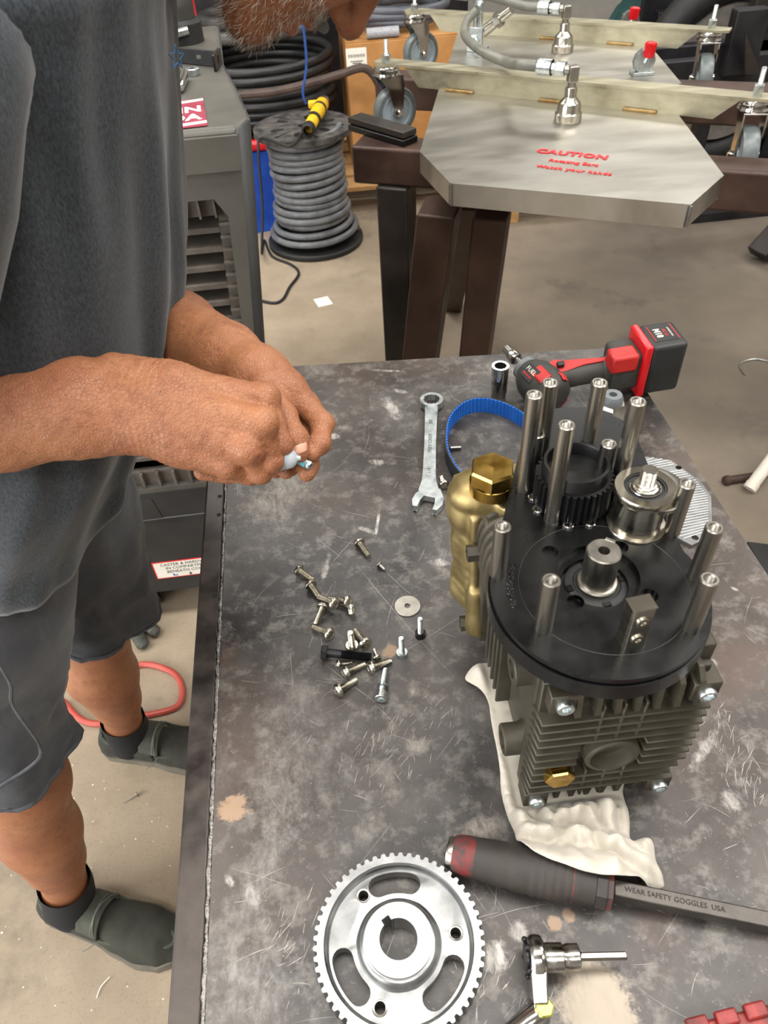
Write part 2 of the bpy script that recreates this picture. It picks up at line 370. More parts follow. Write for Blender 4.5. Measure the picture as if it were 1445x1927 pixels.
# ================================================================== work bench
# marks and painted-in light sheen on this bench top: x, y, half length, half width, turn, strength, colour
MARKS_AND_SHEEN = []
def mk(x0, y0, x1, y1, wd, st, kind):          # from and to (photo pixels on the bench plane), half width in m
    p, q = P(x0, y0, TZ), P(x1, y1, TZ); d = q - p; MARKS_AND_SHEEN.append(((p.x + q.x) / 2 - .15, (p.y + q.y) / 2 - .5, max(d.length / 2, .002), wd, math.atan2(d.y, d.x), st, kind))
for m_ in ((722, 745, 752, 790, .010, .85, 'w'), (738, 733, 768, 740, .005, .7, 'w'), (690, 696, 760, 699, .0035, .7, 'w'), (604, 785, 640, 788, .014, .6, 'p'), (612, 820, 640, 822, .008, .8, 'w'), (630, 803, 665, 806, .010, .5, 'p'), (690, 869, 730, 871, .007, .75, 'w'),  # the third streak paints a thin highlight near the far edge
    (500, 900, 600, 925, .030, .65, 'p'), (450, 940, 560, 960, .035, .5, 'p'), (714, 960, 707, 1008, .0022, .95, 'w'), (670, 990, 708, 1005, .004, .6, 'w'), (620, 1040, 604, 1105, .004, .6, 'w'), (800, 1055, 850, 1062, .006, .7, 'w'), (810, 1062, 860, 1085, .006, .5, 'p'),  # the first two paint the bright zone of light by the hands
    (408, 1515, 470, 1525, .013, .95, 't'), (425, 1645, 440, 1670, .004, .7, 'w'), (470, 1665, 485, 1715, .006, .5, 'w'), (755, 1415, 815, 1392, .010, .75, 'p'), (765, 1305, 790, 1298, .008, .75, 'p'), (850, 1580, 945, 1545, .012, .7, 'p'), (725, 1215, 745, 1235, .009, .8, 't'),
    (1350, 1370, 1300, 1450, .006, .75, 'w'), (1390, 1490, 1360, 1520, .012, .6, 'w'), (1300, 1250, 1312, 1256, .005, .7, 'w'), (1335, 1240, 1350, 1252, .005, .7, 'w'), (1375, 1105, 1390, 1112, .003, .7, 'w'), (1030, 1745, 1055, 1730, .006, .7, 't'), (1060, 1725, 1080, 1720, .005, .6, 't'),
    (1040, 1885, 1195, 1880, .030, 1.0, 'c'), (1090, 1915, 1200, 1905, .028, 1.0, 'c'), (945, 1770, 915, 1830, .010, .75, 'w'), (950, 1790, 930, 1800, .012, .8, 'w'), (985, 1740, 965, 1770, .008, .6, 'w'),
    (440, 1660, 520, 1690, .09, .55, 'g'), (430, 1500, 640, 1420, .06, .45, 'g'), (400, 1850, 560, 1880, .05, .5, 'g'), (480, 1350, 620, 1330, .05, .35, 'g'), (560, 1180, 700, 1100, .05, .4, 'b'), (440, 1130, 560, 1060, .05, .5, 'b'), (880, 1250, 960, 1330, .03, .5, 'b'),  # the g entries paint haze and sheen of light into the plate
    (1350, 1180, 1445, 1300, .06, .55, 'r'), (1330, 1250, 1400, 1350, .05, .4, 'r'), (1250, 830, 1300, 900, .05, .4, 'r'), (1180, 1700, 1300, 1760, .04, .4, 'r'), (420, 1200, 440, 1280, .02, .5, 'r'), (900, 690, 1000, 700, .02, .5, 'p'), (560, 690, 640, 700, .02, .45, 'p'), (780, 880, 860, 960, .02, .35, 'p'), (660, 1130, 740, 1180, .03, .3, 'b')): mk(*m_)
MC = dict(p='#a39b91', w='#bfbab3', t='#9a8069', b='#2b2826', c='#928778', r='#5a463c', g='#96938f')
k = NT('worn_steel_plate')
fine = k.noise(55, 6, 0.68); mid = k.noise(9, 6, 0.62); big = k.noise(3.2, 4, 0.6); grit = k.noise(420, 2, 0.6)
c = k.mix(k.ramp(mid, [(0.36, 0), (0.64, 1)]), lin('#2c2a29'), lin('#575452'))
c = k.mix(k.ramp(big, [(0.42, 0), (0.70, 0.75)]), c, lin('#54463d'))
c = k.mix(k.ramp(fine, [(0.50, 0), (0.70, 0.65)]), c, lin('#807b75'))
c = k.mix(k.ramp(grit, [(0.66, 0), (0.78, 0.55)]), c, lin('#99938b'))
wob = k.noise(14, 3, 0.6)
# one shared noise breaks up the rims of all marks
streak = k.ramp(k.noise(150, 5, 0.75, k.map(rot=(0, 0, .6), scale=(1, .35, 1))), [(0.36, 0.12), (0.62, 1)])
edge = k.math('MULTIPLY_ADD', k.noise(70, 6, 0.8), 3.4, -1.75)
for (mx, my, a, b_, rot, st, kind) in MARKS_AND_SHEEN:
    v = k.n('ShaderNodeMapping', vector_type='TEXTURE'); k.l(k.co, v.inputs[0])
    v.inputs['Location'].default_value = (mx, my, TZ); v.inputs['Rotation'].default_value = (0, 0, rot); v.inputs['Scale'].default_value = (a, b_, 1)
    ln = k.n('ShaderNodeVectorMath', operation='LENGTH'); k.l(v.outputs[0], ln.inputs[0])
    hard = {'c': 3.5, 'w': 1.8, 't': 3.0, 'p': 1.3}.get(kind, 0.9)
    d = k.math('ADD', ln.outputs['Value'], k.math('MULTIPLY', edge, 0.42 if kind == 'c' else (0.9 if kind in 'gbr' else 0.75)))
    f = k.math('MULTIPLY', k.math('MULTIPLY_ADD', d, -hard, hard, clamp=True), st)
    if kind == 'c': f = k.math('MULTIPLY', f, k.math('MULTIPLY_ADD', streak, .45, .6, clamp=True))
    if kind in 'wpg': f = k.math('MULTIPLY', f, streak)
    c = k.mix(f, c, lin(MC[kind]))
k.set(col=c, metal=0.28, rough=k.ramp(mid, [(0.3, 0.36), (0.72, 0.56)])); k.bump(fine, 0.10, 0.0006)
plate_m = k.m
bench = thing('workbench', 'scratched dark steel workbench covered in screws, tools and pump parts', 'workbench', (0.15, 0.5, 0))
XL, XR, YB, YF = -0.147, 0.464, 1.027, -0.05
slope = -0.088                                # the far edge is slightly out of square
b1, b2 = (XL, YB + 0.003), (XR, 0.972)
MB().prism([(XL, YF), (XR, YF), b2, b1], TZ - 0.010, TZ).build('bench_top', plate_m, bench, ang=0, bevel=0.0012)
scr_m = mat('bright_scratch', '#86827c', '#a29d96', 0.4, 0.5, 40, 0.1)
rnd = random.Random(11); scm = MB()
def scratch(x, y, a, L, wd, bend=0.0):
    n = 7; vs = []
    for i in range(n + 1):
        t = i / n - 0.5; b = bend * (t * t - 0.25) * L
        w_ = wd * (1 - (2 * abs(t)) ** 3) * 0.5 * rnd.uniform(0.6, 1.2)
        cx_, cy_ = x + math.cos(a) * t * L - math.sin(a) * b, y + math.sin(a) * t * L + math.cos(a) * b
        for s_ in (-1, 1): vs.append((cx_ - math.sin(a) * w_ * s_, cy_ + math.cos(a) * w_ * s_, TZ + 0.00006))
    if all(XL + .004 < v[0] < XR - .004 and YF < v[1] < 0.965 for v in vs): scm.add(vs, [(2 * i + 1, 2 * i, 2 * i + 2, 2 * i + 3) for i in range(n)])
for i in range(420):
    L = 0.006 + 0.055 * rnd.random() ** 2.2
    scratch(rnd.uniform(XL, XR), rnd.uniform(0.05, 0.97), rnd.choice((0.5, 2.4, 0.1, 1.2)) + rnd.gauss(0, .45), L, rnd.uniform(.00016, .0005), rnd.uniform(-.25, .25))
for i in range(240):
    cx_, cy_ = rnd.choice(((0.07, 0.15), (0.33, 0.27), (-.08, .2), (0.0, 0.34), (0.33, 0.31), (-.05, .8), (.05, .36))); scratch(cx_ + rnd.gauss(0, .018), cy_ + rnd.gauss(0, .018), 1.0 + rnd.gauss(0, .3), rnd.uniform(.004, .018), rnd.uniform(.0002, .0007))
for (x0, y0, x1, y1) in ((665, 1055, 860, 1280), (735, 1240, 880, 1150), (600, 1240, 720, 1330), (1010, 1560, 1100, 1640), (640, 960, 705, 975), (1190, 800, 1290, 830), (1400, 1180, 1445, 1200), (725, 1075, 775, 1120)):
    p0_, p1_ = P(x0, y0, TZ), P(x1, y1, TZ); d_ = p1_ - p0_
    scratch((p0_.x + p1_.x) / 2, (p0_.y + p1_.y) / 2, math.atan2(d_.y, d_.x), d_.length, .0005, 0.05)
sc_o = scm.build('scratches', scr_m, bench, ang=0); sc_o['kind'] = 'stuff'
edge_m = mat('worn_angle_iron', '#2f2a28', '#4d4641', 0.4, 0.55, 25, 0.12, 0.2, 200, 0.0005)
MB().box(((XL - 0.0165), (YB + YF) / 2, TZ - 0.028), (0.026, YB - YF, 0.05)).build('edge_angle', edge_m, bench, bevel=0.003)
rnd = random.Random(3)
pth = [(XL - 0.002 + rnd.uniform(-.0006, .0006), YF + (YB - YF) * i / 220, TZ - 0.0024 + rnd.uniform(-.0008, .0004)) for i in range(221)]
MB().tube(pth, [0.0022 + rnd.uniform(-.0007, .0008) for _ in pth], 6).build('weld_bead', MT['weld'], bench, ang=60)
MB().box((XR - 0.02, 0.46, TZ - 0.035), (0.035, 0.98, 0.05)).build('edge_angle', edge_m, bench, bevel=0.003)
MB().box((0.15, 0.955, TZ - 0.035), (0.52, 0.035, 0.05)).build('edge_angle', edge_m, bench, bevel=0.003)
for y in (0.70, 0.735, 0.565): MB().cyl((XL - 0.010, y, TZ - 0.004), (XL - 0.010, y, TZ - 0.0025), 0.0028, n=12).build('bolt_hole', MT['dark_hole'], bench)
for x in (-0.115, 0.42):
    for y in (0.02, 0.90): MB().box((x, y, (TZ - 0.05) / 2), (0.05, 0.05, TZ - 0.05)).build('leg', MT['mill_steel'], bench, bevel=0.004)
for y in (0.90, 0.02): MB().box((0.155, y, 0.2), (0.49, 0.04, 0.04)).build('cross_bar', MT['mill_steel'], bench, bevel=0.004)
# ================================================================== pump on the bench
PZ = 1.085                                     # top of the black mounting plate
fa = math.radians(-1.5)
# pump frame: u across the finned cover, v back along the plungers; origin at the front left foot
PO = P(985, 1490, TZ + 0.012); PO.z = TZ
MP = T_(*PO) @ RZ(fa)
pump = thing('pump', 'olive grey finned plunger pump topped by a black plate of steel standoffs', 'pump', M=MP)
pinv = MP.inverted()
def pl(px, py, z):                             # pixel -> pump coordinates on the world plane z
    return pinv @ P(px, py, z)
ctr = pl(1126, 1082, PZ)                       # shaft axis
dc = pl(1126, 1106, PZ)                        # centre of the round end of the plate
R0 = 0.0785
# block behind the cover
W, H, D = 0.122, PZ - 0.014 - TZ - 0.012, 0.155
zb, zt = 0.016, PZ - TZ - 0.021
body = MB()
body.prism([(0.004, 0.016), (W - 0.004, 0.016), (W - 0.004, D), (0.004, D)], zb + 0.006, zt, M=MP)
body.box((W / 2, 0.010, (zb + zt) / 2), (W + 0.006, 0.012, zt - zb), M=MP)
for i in range(5):                             # ribs along the left flank
    y = 0.084 + i * 0.0125
    body.box((-0.002, y, (zb + zt) / 2 - 0.01), (0.014, 0.0032, zt - zb - 0.04 - 0.004 * (i % 2)), M=MP)
body.box((0.001, 0.085, zt - 0.055), (0.010, 0.060, 0.060), M=MP)
body.build('crankcase', MT['cast'], pump, bevel=0.0022)
def boss(y, z, r=0.0135, L=0.016):
    o = MB().lathe([(r * 1.15, -0.004), (r, 0.001), (r, L - .001), (r - .001, L), (r * 0.55, L), (r * 0.55, L - 0.008), (0, L - 0.008)], 24, MP @ T_(0.0, y, z) @ RY(-PI / 2)).build('boss', MT['cast'], pump)
    MB().cyl((MP @ Vector((-L + 0.0078, y, z))), (MP @ Vector((-L + 0.004, y, z))), r * 0.54, n=12).build('threaded_plug', MT['oxide'], o)
for px, py, r in ((962, 1258, .0140), (944, 1392, .0140)):
    q = PL(px, py, PO + Vector((-0.016, 0, 0)), MP.to_3x3() @ Vector((1, 0, 0))); q = pinv @ q
    boss(q.y, q.z, r)
for px, py in ((897, 1040), (882, 1172)):      # hex bolts on the left flank next to the brass head
    q = pinv @ PL(px, py, PO + Vector((-0.018, 0, 0)), MP.to_3x3() @ Vector((1, 0, 0)))
    MB().lathe([(.0105, 0), (.0105, .012), (.008, .012), (.008, .024), (.0045, .024), (.0045, .019), (0, .019)], 6, MP @ T_(-0.003, q.y, q.z) @ RY(-PI / 2)).build('flank_bolt', MT['cast'], pump, ang=20)
# finned cover
cov = MB()
for i in range(11):
    z = zb + 0.020 + i * 0.0112
    L = W + 0.012 - (0.0 if i > 2 else 0.004 * (3 - i))
    for a, b in ((-0.004, W / 2 - 0.0235), (W / 2 + 0.0235, L - 0.004)) if 3 <= i <= 6 else ((-0.004, L - 0.004),):
        cov.hexa([MP @ Vector(p) for p in ((a, 0.006, z - .0018), (b, 0.006, z - .0018), (b, 0.006, z + .0018), (a, 0.006, z + .0018))][::-1], [MP @ Vector(p) for p in ((a + .003, -0.014, z - .0011), (b - .003, -0.014, z - .0011), (b - .003, -0.014, z + .0011), (a + .003, -0.014, z + .0011))][::-1])
for x in (W / 2 - 0.016, W / 2, W / 2 + 0.016):
    for z0, z1 in ((zb + 0.006, zb + 0.050), (zb + 0.096, zt - 0.040)):
        cov.box((x, -0.003, (z0 + z1) / 2), (0.0026, 0.020, z1 - z0), M=MP)
for i in range(7):                             # upright fins on top, under the plate
    x = 0.024 + i * 0.0148
    cov.prism([(-0.016, zt - 0.046), (0.010, zt - 0.046), (0.010, zt - 0.012), (-0.004, zt - 0.012), (-0.013, zt - 0.020)], -0.0021, 0.0021, M=MP @ T_(x, 0, 0) @ Matrix(((0, 0, 1, 0), (1, 0, 0, 0), (0, 1, 0, 0), (0, 0, 0, 1))))
for i in range(8):                             # fins pointing down under the cover
    x = 0.014 + i * 0.0135
    cov.prism([(-0.010, zb + 0.014), (-0.007, zb - 0.0090), (0.006, zb - 0.0090), (0.012, zb + 0.014)], -0.0019, 0.0019, M=MP @ T_(x, 0, 0) @ Matrix(((0, 0, 1, 0), (1, 0, 0, 0), (0, 1, 0, 0), (0, 0, 0, 1))))
cov.box((W / 2, 0.002, (zb + zt) / 2 - 0.006), (W + 0.002, 0.008, zt - zb - 0.022), M=MP)
BOLT = [(0.013, zt - 0.030), (W - 0.004, zt - 0.034), (W - 0.008, zb + 0.008), (0.007, zb + 0.006)]
for bx, bz in BOLT:
    cov.box((bx, -0.003, bz), (0.021, 0.020, 0.021), M=MP)
cover = cov.build('finned_cover', MT['cast'], pump, bevel=0.0008, seg=1)
bolt_me = None
for bx, bz in BOLT:
    M = MP @ T_(bx, -0.0135, bz) @ RX(PI / 2)
    MB().lathe([(.0062, -.002), (.0068, 0), (.0068, .003), (.0062, .0042), (.0040, .0042), (.0038, .0018), (0, .0018)], 24, M, lobes=6, amp=0.1, lobe_rows=(4, 5)).build('cover_screw', MT['zinc'], pump)
MB().lathe([(.0150, -.004), (.0225, .0), (.0225, .008), (.0210, .0095), (.0185, .0095), (.0175, .004), (.0175, -.006), (0, -.006)], 40, MP @ T_(W / 2 + 0.001, -0.006, zb + 0.073) @ RX(PI / 2)).build('sight_glass_port', MT['cast'], pump)
MB().cyl(MP @ Vector((W / 2 + 0.001, -0.0001, zb + 0.073)), MP @ Vector((W / 2 + 0.001, -0.0030, zb + 0.073)), 0.0172, n=30).build('port_seal', MT['steel'], pump)
MB().lathe([(.0125, -.002), (.0125, .003), (0.0125, .0085), (.0115, .0100), (.002, .0100), (0, .0096)], 6, MP @ T_(0.021, -0.010, zb + 0.052) @ RX(PI / 2) @ RZ(0.1)).build('drain_plug', MT['brass_hex'], pump, ang=15)
# crankcase top edges and far flange, brass valve head
MB().box((0.045, D + 0.012, (zb + zt) / 2), (0.115, 0.030, zt - zb - 0.02), M=MP).build('flange', MT['cast'], pump, bevel=0.003)
cl = MB()
for i in range(5): cl.tube(spline([MP @ Vector(p) for p in ((0.012, 0.125 + i * .010, zt - .004), (-0.008, 0.125 + i * .010, zt - 0.014), (-0.014, 0.125 + i * .010, zt - 0.040), (-0.010, 0.125 + i * .010, zt - 0.075))], 5), 0.0042, 8)
cl.build('flank_rib', MT['cast'], pump)
hx, hy = -0.016, D + 0.036
bh = MB()
side = [(-0.030, 0.0), (-0.026, 0.022), (0.02, 0.030), (0.060, 0.030), (0.060, -0.030), (0.0, -0.026), (-0.020, -0.020)]
for k_ in range(13):                           # stacked slices make the wavy outline
    z0 = 0.050 + k_ * 0.0118; sx_ = 1.0 + 0.06 * math.sin(k_ * 1.05 + 0.6) - (0.25 if k_ == 0 else 0)
    bh.prism([(hx + 0.012 + (p[0]) * sx_, hy + p[1]) for p in side][::-1], z0 - 0.001, z0 + 0.013, M=MP)
bh.ell((hx + 0.010, hy, 0.200), (0.034, 0.026, 0.020), MP)
bh.ell((hx - 0.008, hy + 0.004, 0.180), (0.016, 0.024, 0.030), MP)
bh.cyl(MP @ Vector((hx + 0.004, hy - 0.028, 0.036)), MP @ Vector((hx + 0.002, hy - 0.027, 0.10)), 0.0125, 0.009)
bh.cyl(MP @ Vector((hx + 0.000, hy - 0.025, 0.09)), MP @ Vector((hx - 0.002, hy - 0.022, 0.19)), 0.0045)
bh.cyl(MP @ Vector((0.018, hy - 0.018, 0.12)), MP @ Vector((0.018, hy - 0.018, 0.207)), 0.021)
bh.cyl(MP @ Vector((0.052, hy + 0.010, 0.18)), MP @ Vector((0.034, hy + 0.006, 0.222)), 0.011)
head = bh.build('brass_head', MT['brass'], pump, ang=50, mods=[('REMESH', dict(mode='VOXEL', voxel_size=0.0018, use_smooth_shade=True)), ('SMOOTH', dict(iterations=8, factor=0.6))])
q = pl(925, 905, 1.083)
MB().lathe([(.019, -.010), (.019, .001), (.0185, .0015)], 28, MP @ T_(q.x, q.y, q.z) ).lathe([(.0190, .001), (.0200, .002), (.0200, .014), (.0185, .0165), (.002, .0165), (0, .0162)], 6, MP @ T_(q.x, q.y, q.z) @ RZ(0.3)).build('valve_plug', MT['brass_hex'], head, ang=15)
MB().cyl(MP @ Vector((0.0335, hy + 0.006, 0.218)), MP @ Vector((0.031, hy + 0.0055, 0.226)), 0.0085).build('port_insert', MT['steel'], head)
# mounting plate: round at the shaft, narrowing towards the two pulleys
inner = [dc + Vector((R0 * math.cos(a), R0 * math.sin(a), 0)) for a in [math.radians(d) for d in range(-200, 21, 5)]]
ul, ur = pl(957, 930, PZ), pl(1256, 968, PZ)
far = [pl(1300, 1030, PZ), ur, pl(1190, 800, PZ), pl(1120, 765, PZ), pl(1010, 770, PZ), pl(985, 820, PZ), ul]
outl = [(p.x, p.y) for p in inner] + [(p.x, p.y) for p in far[1:]]
idl = pl(1196, 985, PZ)
holes = [circ(ctr.x, ctr.y, 0.0302, 48), circ(idl.x, idl.y, 0.0245, 40)]
for px, py in ((1035, 1038), (1167, 1029), (1083, 1132), (1222, 1120)):
    q = pl(px, py, PZ); holes.append(circ(q.x, q.y, 0.0062, 20))
slot = pl(1187, 1222, PZ)
M2 = MP @ T_(0, 0, PZ - TZ)
MB().prism(outl, -0.0045, 0, holes, M=M2).build('mounting_plate', MT['black_metal'], pump, bevel=0.0006, seg=1)
# stepped rim under the plate
def ringed(r, z0, z1, name, far_k):
    o_ = [(dc.x + r * math.cos(a), dc.y + r * math.sin(a)) for a in [math.radians(d) for d in range(-200, 21, 5)]] + [(p.x, p.y) for p in far[1:]]
    MB().prism(o_, z0, z1, [circ(ctr.x, ctr.y, 0.029, 40)], M=M2).build(name, MT['black_metal'], pump, bevel=0.0007, seg=1)
ringed(R0 - 0.001, -0.0062, -0.0045, 'rim_groove', 0)
ringed(R0 + 0.0015, -0.021, -0.0062, 'plate_rim', 0)
MB().lathe([(0.0298, -0.006), (0.0298, -0.012), (0.016, -0.0125), (0.0, -0.0125)][::-1], 40, M2 @ T_(ctr.x, ctr.y, 0)).build('bearing_recess', MT['black_satin'], pump)
# crescent step on the right of the shaft well
ri = [(ctr.x + 0.0352 * math.cos(a), ctr.y + 0.0352 * math.sin(a)) for a in [math.radians(d) for d in range(0, 360, 10)]]
MB().prism(circ(ctr.x, ctr.y, 0.0301, 40), -0.0120, -0.0052, [circ(ctr.x - 0.003, ctr.y - 0.0030, 0.0245, 40)], M=M2).build('well_step', MT['black_metal'], pump)
MB().lathe([(0.0238, -0.0122), (0.0238, -0.0095), (0.022, -0.0085), (0.0180, -0.0085), (0.0170, -0.0095), (0.0155, -0.0095), (0.0155, -0.0122)], 40, M2 @ T_(ctr.x, ctr.y, 0)).build('shaft_seal', MT['rubber'], pump)
for i in range(4): MB().box((0.0205, 0, -0.0062), (0.004, 0.006, 0.0012), M=M2 @ T_(ctr.x - .001, ctr.y - .001, -.002) @ RZ(i * PI / 2 + 0.1)).build('seal_lug', MT['black_metal'], pump)
sh = up_to(MP @ Vector((ctr.x, ctr.y, 0)), 1036) - PZ
MB().lathe([(.0150, -.013), (.0155, -.012), (.0155, -.0065), (.0145, -.0055), (.0125, -.0052), (.0125, sh - .001), (.0115, sh), (.0042, sh), (.0036, sh - .003), (.003, sh - .012), (0, sh - .012)], 40, M2 @ T_(ctr.x, ctr.y, 0)).build('crankshaft', MT['steel'], pump)
MB().box((0.0118, 0, sh - 0.012), (0.0030, 0.0075, 0.025), M=M2 @ T_(ctr.x, ctr.y, 0) @ RZ(0.9)).build('shaft_key', MT['steel'], pump, bevel=0.0004)
# faint engraved circle and sealant smear on the plate
MB().lathe([(0.0610, 0.0), (0.0613, 0.00018), (0.0616, 0.0)], 96, M2 @ T_(dc.x + 0.004, dc.y + 0.002, 0)).build('scribed_line', MT['mill_steel'], pump)
rs = random.Random(5); sm = MB()
for i in range(60):
    t = i / 59; a = math.radians(150 + 38 * t) ; r = 0.064 + rs.uniform(-.002, .002)
    sm.ell((dc.x + r * math.cos(a), dc.y + r * math.sin(a), 0.0002), (rs.uniform(.0006, .0020), rs.uniform(.0006, .0016), .0007), M2, 7, 4)
sm.build('sealant_smear', mat('wet_sealant', '#08080a', '#101012', 0.18, 0.0), pump)
# threaded standoffs
HS, HL = 0.0515, 0.0965
def standoff(h):
    r = 0.0063
    pr = [(0, 0), (r, 0), (r, h - .0008), (r - .0008, h), (.0042, h)]
    z = h - .0004
    while z > h - 0.010: pr += [(.0036, z - .0006), (.0042, z - .0012)]; z -= .0012
    pr += [(.0036, z), (0, z)]
    return MB().lathe(pr, 24)
first = {}
for px, py, h in ((937, 1080, HS), (1022, 1181, HS), (1300, 1180, HS), (1310, 1084, HS), (1264, 1001, HS), (985, 920, HL), (1038, 979, HL), (1012, 897, HL), (1158, 935, HL), (1095, 898, HL), (1000, 905, HS), (1127, 925, HS)):
    q = P(px, py, PZ)
    o = first.get(h)
    if o is None:
        o = standoff(h).build('standoff', MT['steel'], pump, local=True); first[h] = o
    else:
        o = o.copy(); COL.objects.link(o); o.parent = pump
    lq = pinv @ q; o.location = lq; o.rotation_euler = (0, 0, random.random() * 6)
# square key block with two socket screws
q = pl(1186, 1205, PZ); hb = up_to(MP @ Vector((q.x, q.y, 0)), 1135) - PZ
kb = MB().prism([(-.0085, -.0062), (.0085, -.0062), (.0085, .0062), (-.0085, .0062)], -0.002, hb, M=M2 @ T_(q.x, q.y, 0) @ RZ(0.12)).build('locating_block', MT['stainless'], pump, bevel=0.0018)
for z in (0.0095, hb - 0.0125):
    MB().lathe([(.0045, 0), (.0045, .0010), (.0040, .0014), (.0022, .0014), (.0020, .0003), (0, .0003)], 20, M2 @ T_(q.x, q.y, 0) @ RZ(0.12) @ T_(0, -0.0062, z) @ RX(PI / 2)).build('socket_screw', MT['stainless'], kb)
# black ribbed pulley
q2 = pl(1079, 946, PZ); q = Vector((q2.x - 0.002, q2.y + 0.003, 0))
ht = 0.0425
poly = []
for i in range(36):
    for f, r in ((0, .0280), (.28, .0308), (.62, .0308), (.9, .0280)): a = 2 * PI * (i + f) / 36; poly.append((r * math.cos(a), r * math.sin(a)))
pu = MB().prism(poly, 0.002, ht - 0.012, M=M2 @ T_(q.x, q.y, 0)).build('belt_pulley', MT['black_satin'], pump, ang=25)
MB().lathe([(.0205, .002), (.0265, .002), (.0270, ht - .014), (.0262, ht - .0125), (.0262, ht - .001), (.0255, ht), (.0232, ht), (.0225, ht - .001), (.0225, .008), (0, .008)], 48, M2 @ T_(q.x, q.y, 0)).build('pulley_sleeve', MT['black_satin'], pu)
for a in (-2.3, -1.9, -1.3, 2.9, 3.4):
    MB().lathe([(.0048, 0), (.0048, .0016), (.0040, .0024), (.002, .0024), (0, .0014)], 16, M2 @ T_(q.x + 0.0295 * math.cos(a), q.y + 0.0295 * math.sin(a), 0)).build('flange_screw', MT['chrome'], pump)
# stainless idler roller on its threaded stud
q = idl; tp = up_to(MP @ Vector((q.x, q.y, 0)), 915) - PZ
MB().lathe([(.0, -.010), (.0245, -.010), (.0245, -.0005), (.0220, .0)], 40, M2 @ T_(q.x, q.y, 0)).build('idler_seat', MT['black_metal'], pump)
idr = MB().lathe([(.0190, -.004), (.0228, -.004), (.0232, -.003), (.0232, .0005), (.0226, .0015), (.0190, .002), (.0188, .004), (.0188, tp - .008), (.0190, tp - .007), (.0226, tp - .0065), (.0232, tp - .0055), (.0232, tp - .001), (.0226, tp), (.0160, tp), (.0156, tp - .0015)], 56, M2 @ T_(q.x, q.y, 0)).build('idler_roller', MT['stainless'], pump)
MB().lathe([(.0156, tp - .0008), (.0142, tp - .0006), (.0140, tp - .0018), (.0102, tp - .0018), (.0102, tp - .0006), (.0085, tp - .0004)], 40, M2 @ T_(q.x, q.y, 0)).build('bearing', MT['rubber'], idr)
MB().tube([Vector(M2 @ Vector((q.x + .0113 * math.cos(a), q.y + .0113 * math.sin(a), tp - .0008))) for a in [2.6 + i * 0.19 for i in range(28)]], 0.0007, 6).build('circlip', MT['chrome'], idr)
tz_ = tp + 0.017
pr = [(.0100, tp - .0015), (.0095, tp + .0005), (.0078, tp + .001), (.0078, tp + .003), (.0062, tp + .0035)]
z = tp + .0038
while z < tz_ - .001: pr += [(.0056, z + .0004), (.0061, z + .0009)]; z += .0009
pr += [(.0055, tz_), (0, tz_)]
MB().lathe(pr, 28, M2 @ T_(q.x, q.y, 0)).build('threaded_stud', MT['stainless'], idr)
MB().lathe([(.017, 0.0), (.0255, 0.0), (.0258, .002), (.0258, .004), (.025, .0045), (.017, .0045)], 48, M2 @ T_(q.x + 0.010, q.y + 0.007, tp - 0.014)).build('spare_washer', MT['steel'], idr)
# ================================================================== things on the bench
# ---- big timing pulley
gz = TZ
gc = P(750, 1770, TZ + 0.021); gM = T_(gc.x, gc.y, TZ)
gear = thing('timing_pulley', 'large silver toothed timing pulley lying flat at the near edge of the bench', 'pulley', M=gM)
GR, GH = 0.0655, 0.021
N = 56; poly = []
for i in range(N):
    for f, r in ((0.05, GR - .0030), (0.22, GR - .0028), (0.34, GR - .0003), (0.42, GR), (0.66, GR), (0.74, GR - .0003), (0.87, GR - .0028)):
        a = 2 * PI * (i + f) / N; poly.append((r * math.cos(a), r * math.sin(a)))
MB().prism(poly, 0.0, GH, [circ(0, 0, 0.0575, 80)], M=gM).build('toothed_rim', MT['alu'], gear, ang=25, bevel=0.0003, seg=1)
def slot(ac, half, r0, r1):
    a0, a1 = math.radians(ac - half), math.radians(ac + half); rm, hw = (r0 + r1) / 2, (r1 - r0) / 2
    o = arc(0, 0, r1, a0, a1, 12)
    o += [(rm * math.cos(a1) + hw * math.cos(a1 + t), rm * math.sin(a1) + hw * math.sin(a1 + t)) for t in [PI * i / 8 for i in range(1, 8)]]
    o += arc(0, 0, r0, a1, a0, 12)
    o += [(rm * math.cos(a0) + hw * math.cos(a0 + PI + t), rm * math.sin(a0) + hw * math.sin(a0 + PI + t)) for t in [PI * i / 8 for i in range(1, 8)]]
    return o
slots = [slot(ac, 17, 0.0360, 0.0525) for ac in (87, 204, 314)]
bolts = [(0.0445 * math.cos(math.radians(a)), 0.0445 * math.sin(math.radians(a))) for a in (122, 1, 244)]
# dished web, its floor falling from the rim to the hub
web = MB().prism(circ(0, 0, 0.0585, 80), 0.003, 0.0135, slots + [circ(x, y, .0042, 20) for x, y in bolts] + [circ(0, 0, r_, 80) for r_ in (.02,)])
web.v = [tuple(gM @ Vector((x, y, z + (.0022 - 5.5 * ((math.hypot(x, y) - .040) ** 2) - .001 if z > .01 else 0)))) for x, y, z in web.v]
web.build('web', MT['alu'], gear, bevel=0.0012)
MB().lathe([(.0582, GH - .0002), (.0572, GH - .001), (.0560, GH - .004), (.0548, .0138), (.0540, .0134)], 80, gM).build('rim_fillet', MT['alu'], gear, ang=60)
for x, y in bolts:
    MB().lathe([(.0060, .0130), (.0060, .0142), (.0053, .0148), (.0042, .0146), (.0038, .0135), (.0042, .0128), (.0038, .012), (.0042, .0112), (.0040, .005)], 24, gM @ T_(x, y, 0)).build('threaded_hole', MT['steel'], gear)
key = []
for i in range(60):
    a = 2 * PI * i / 60; key.append((.0145 * math.cos(a), .0145 * math.sin(a)))
ka = math.radians(118)
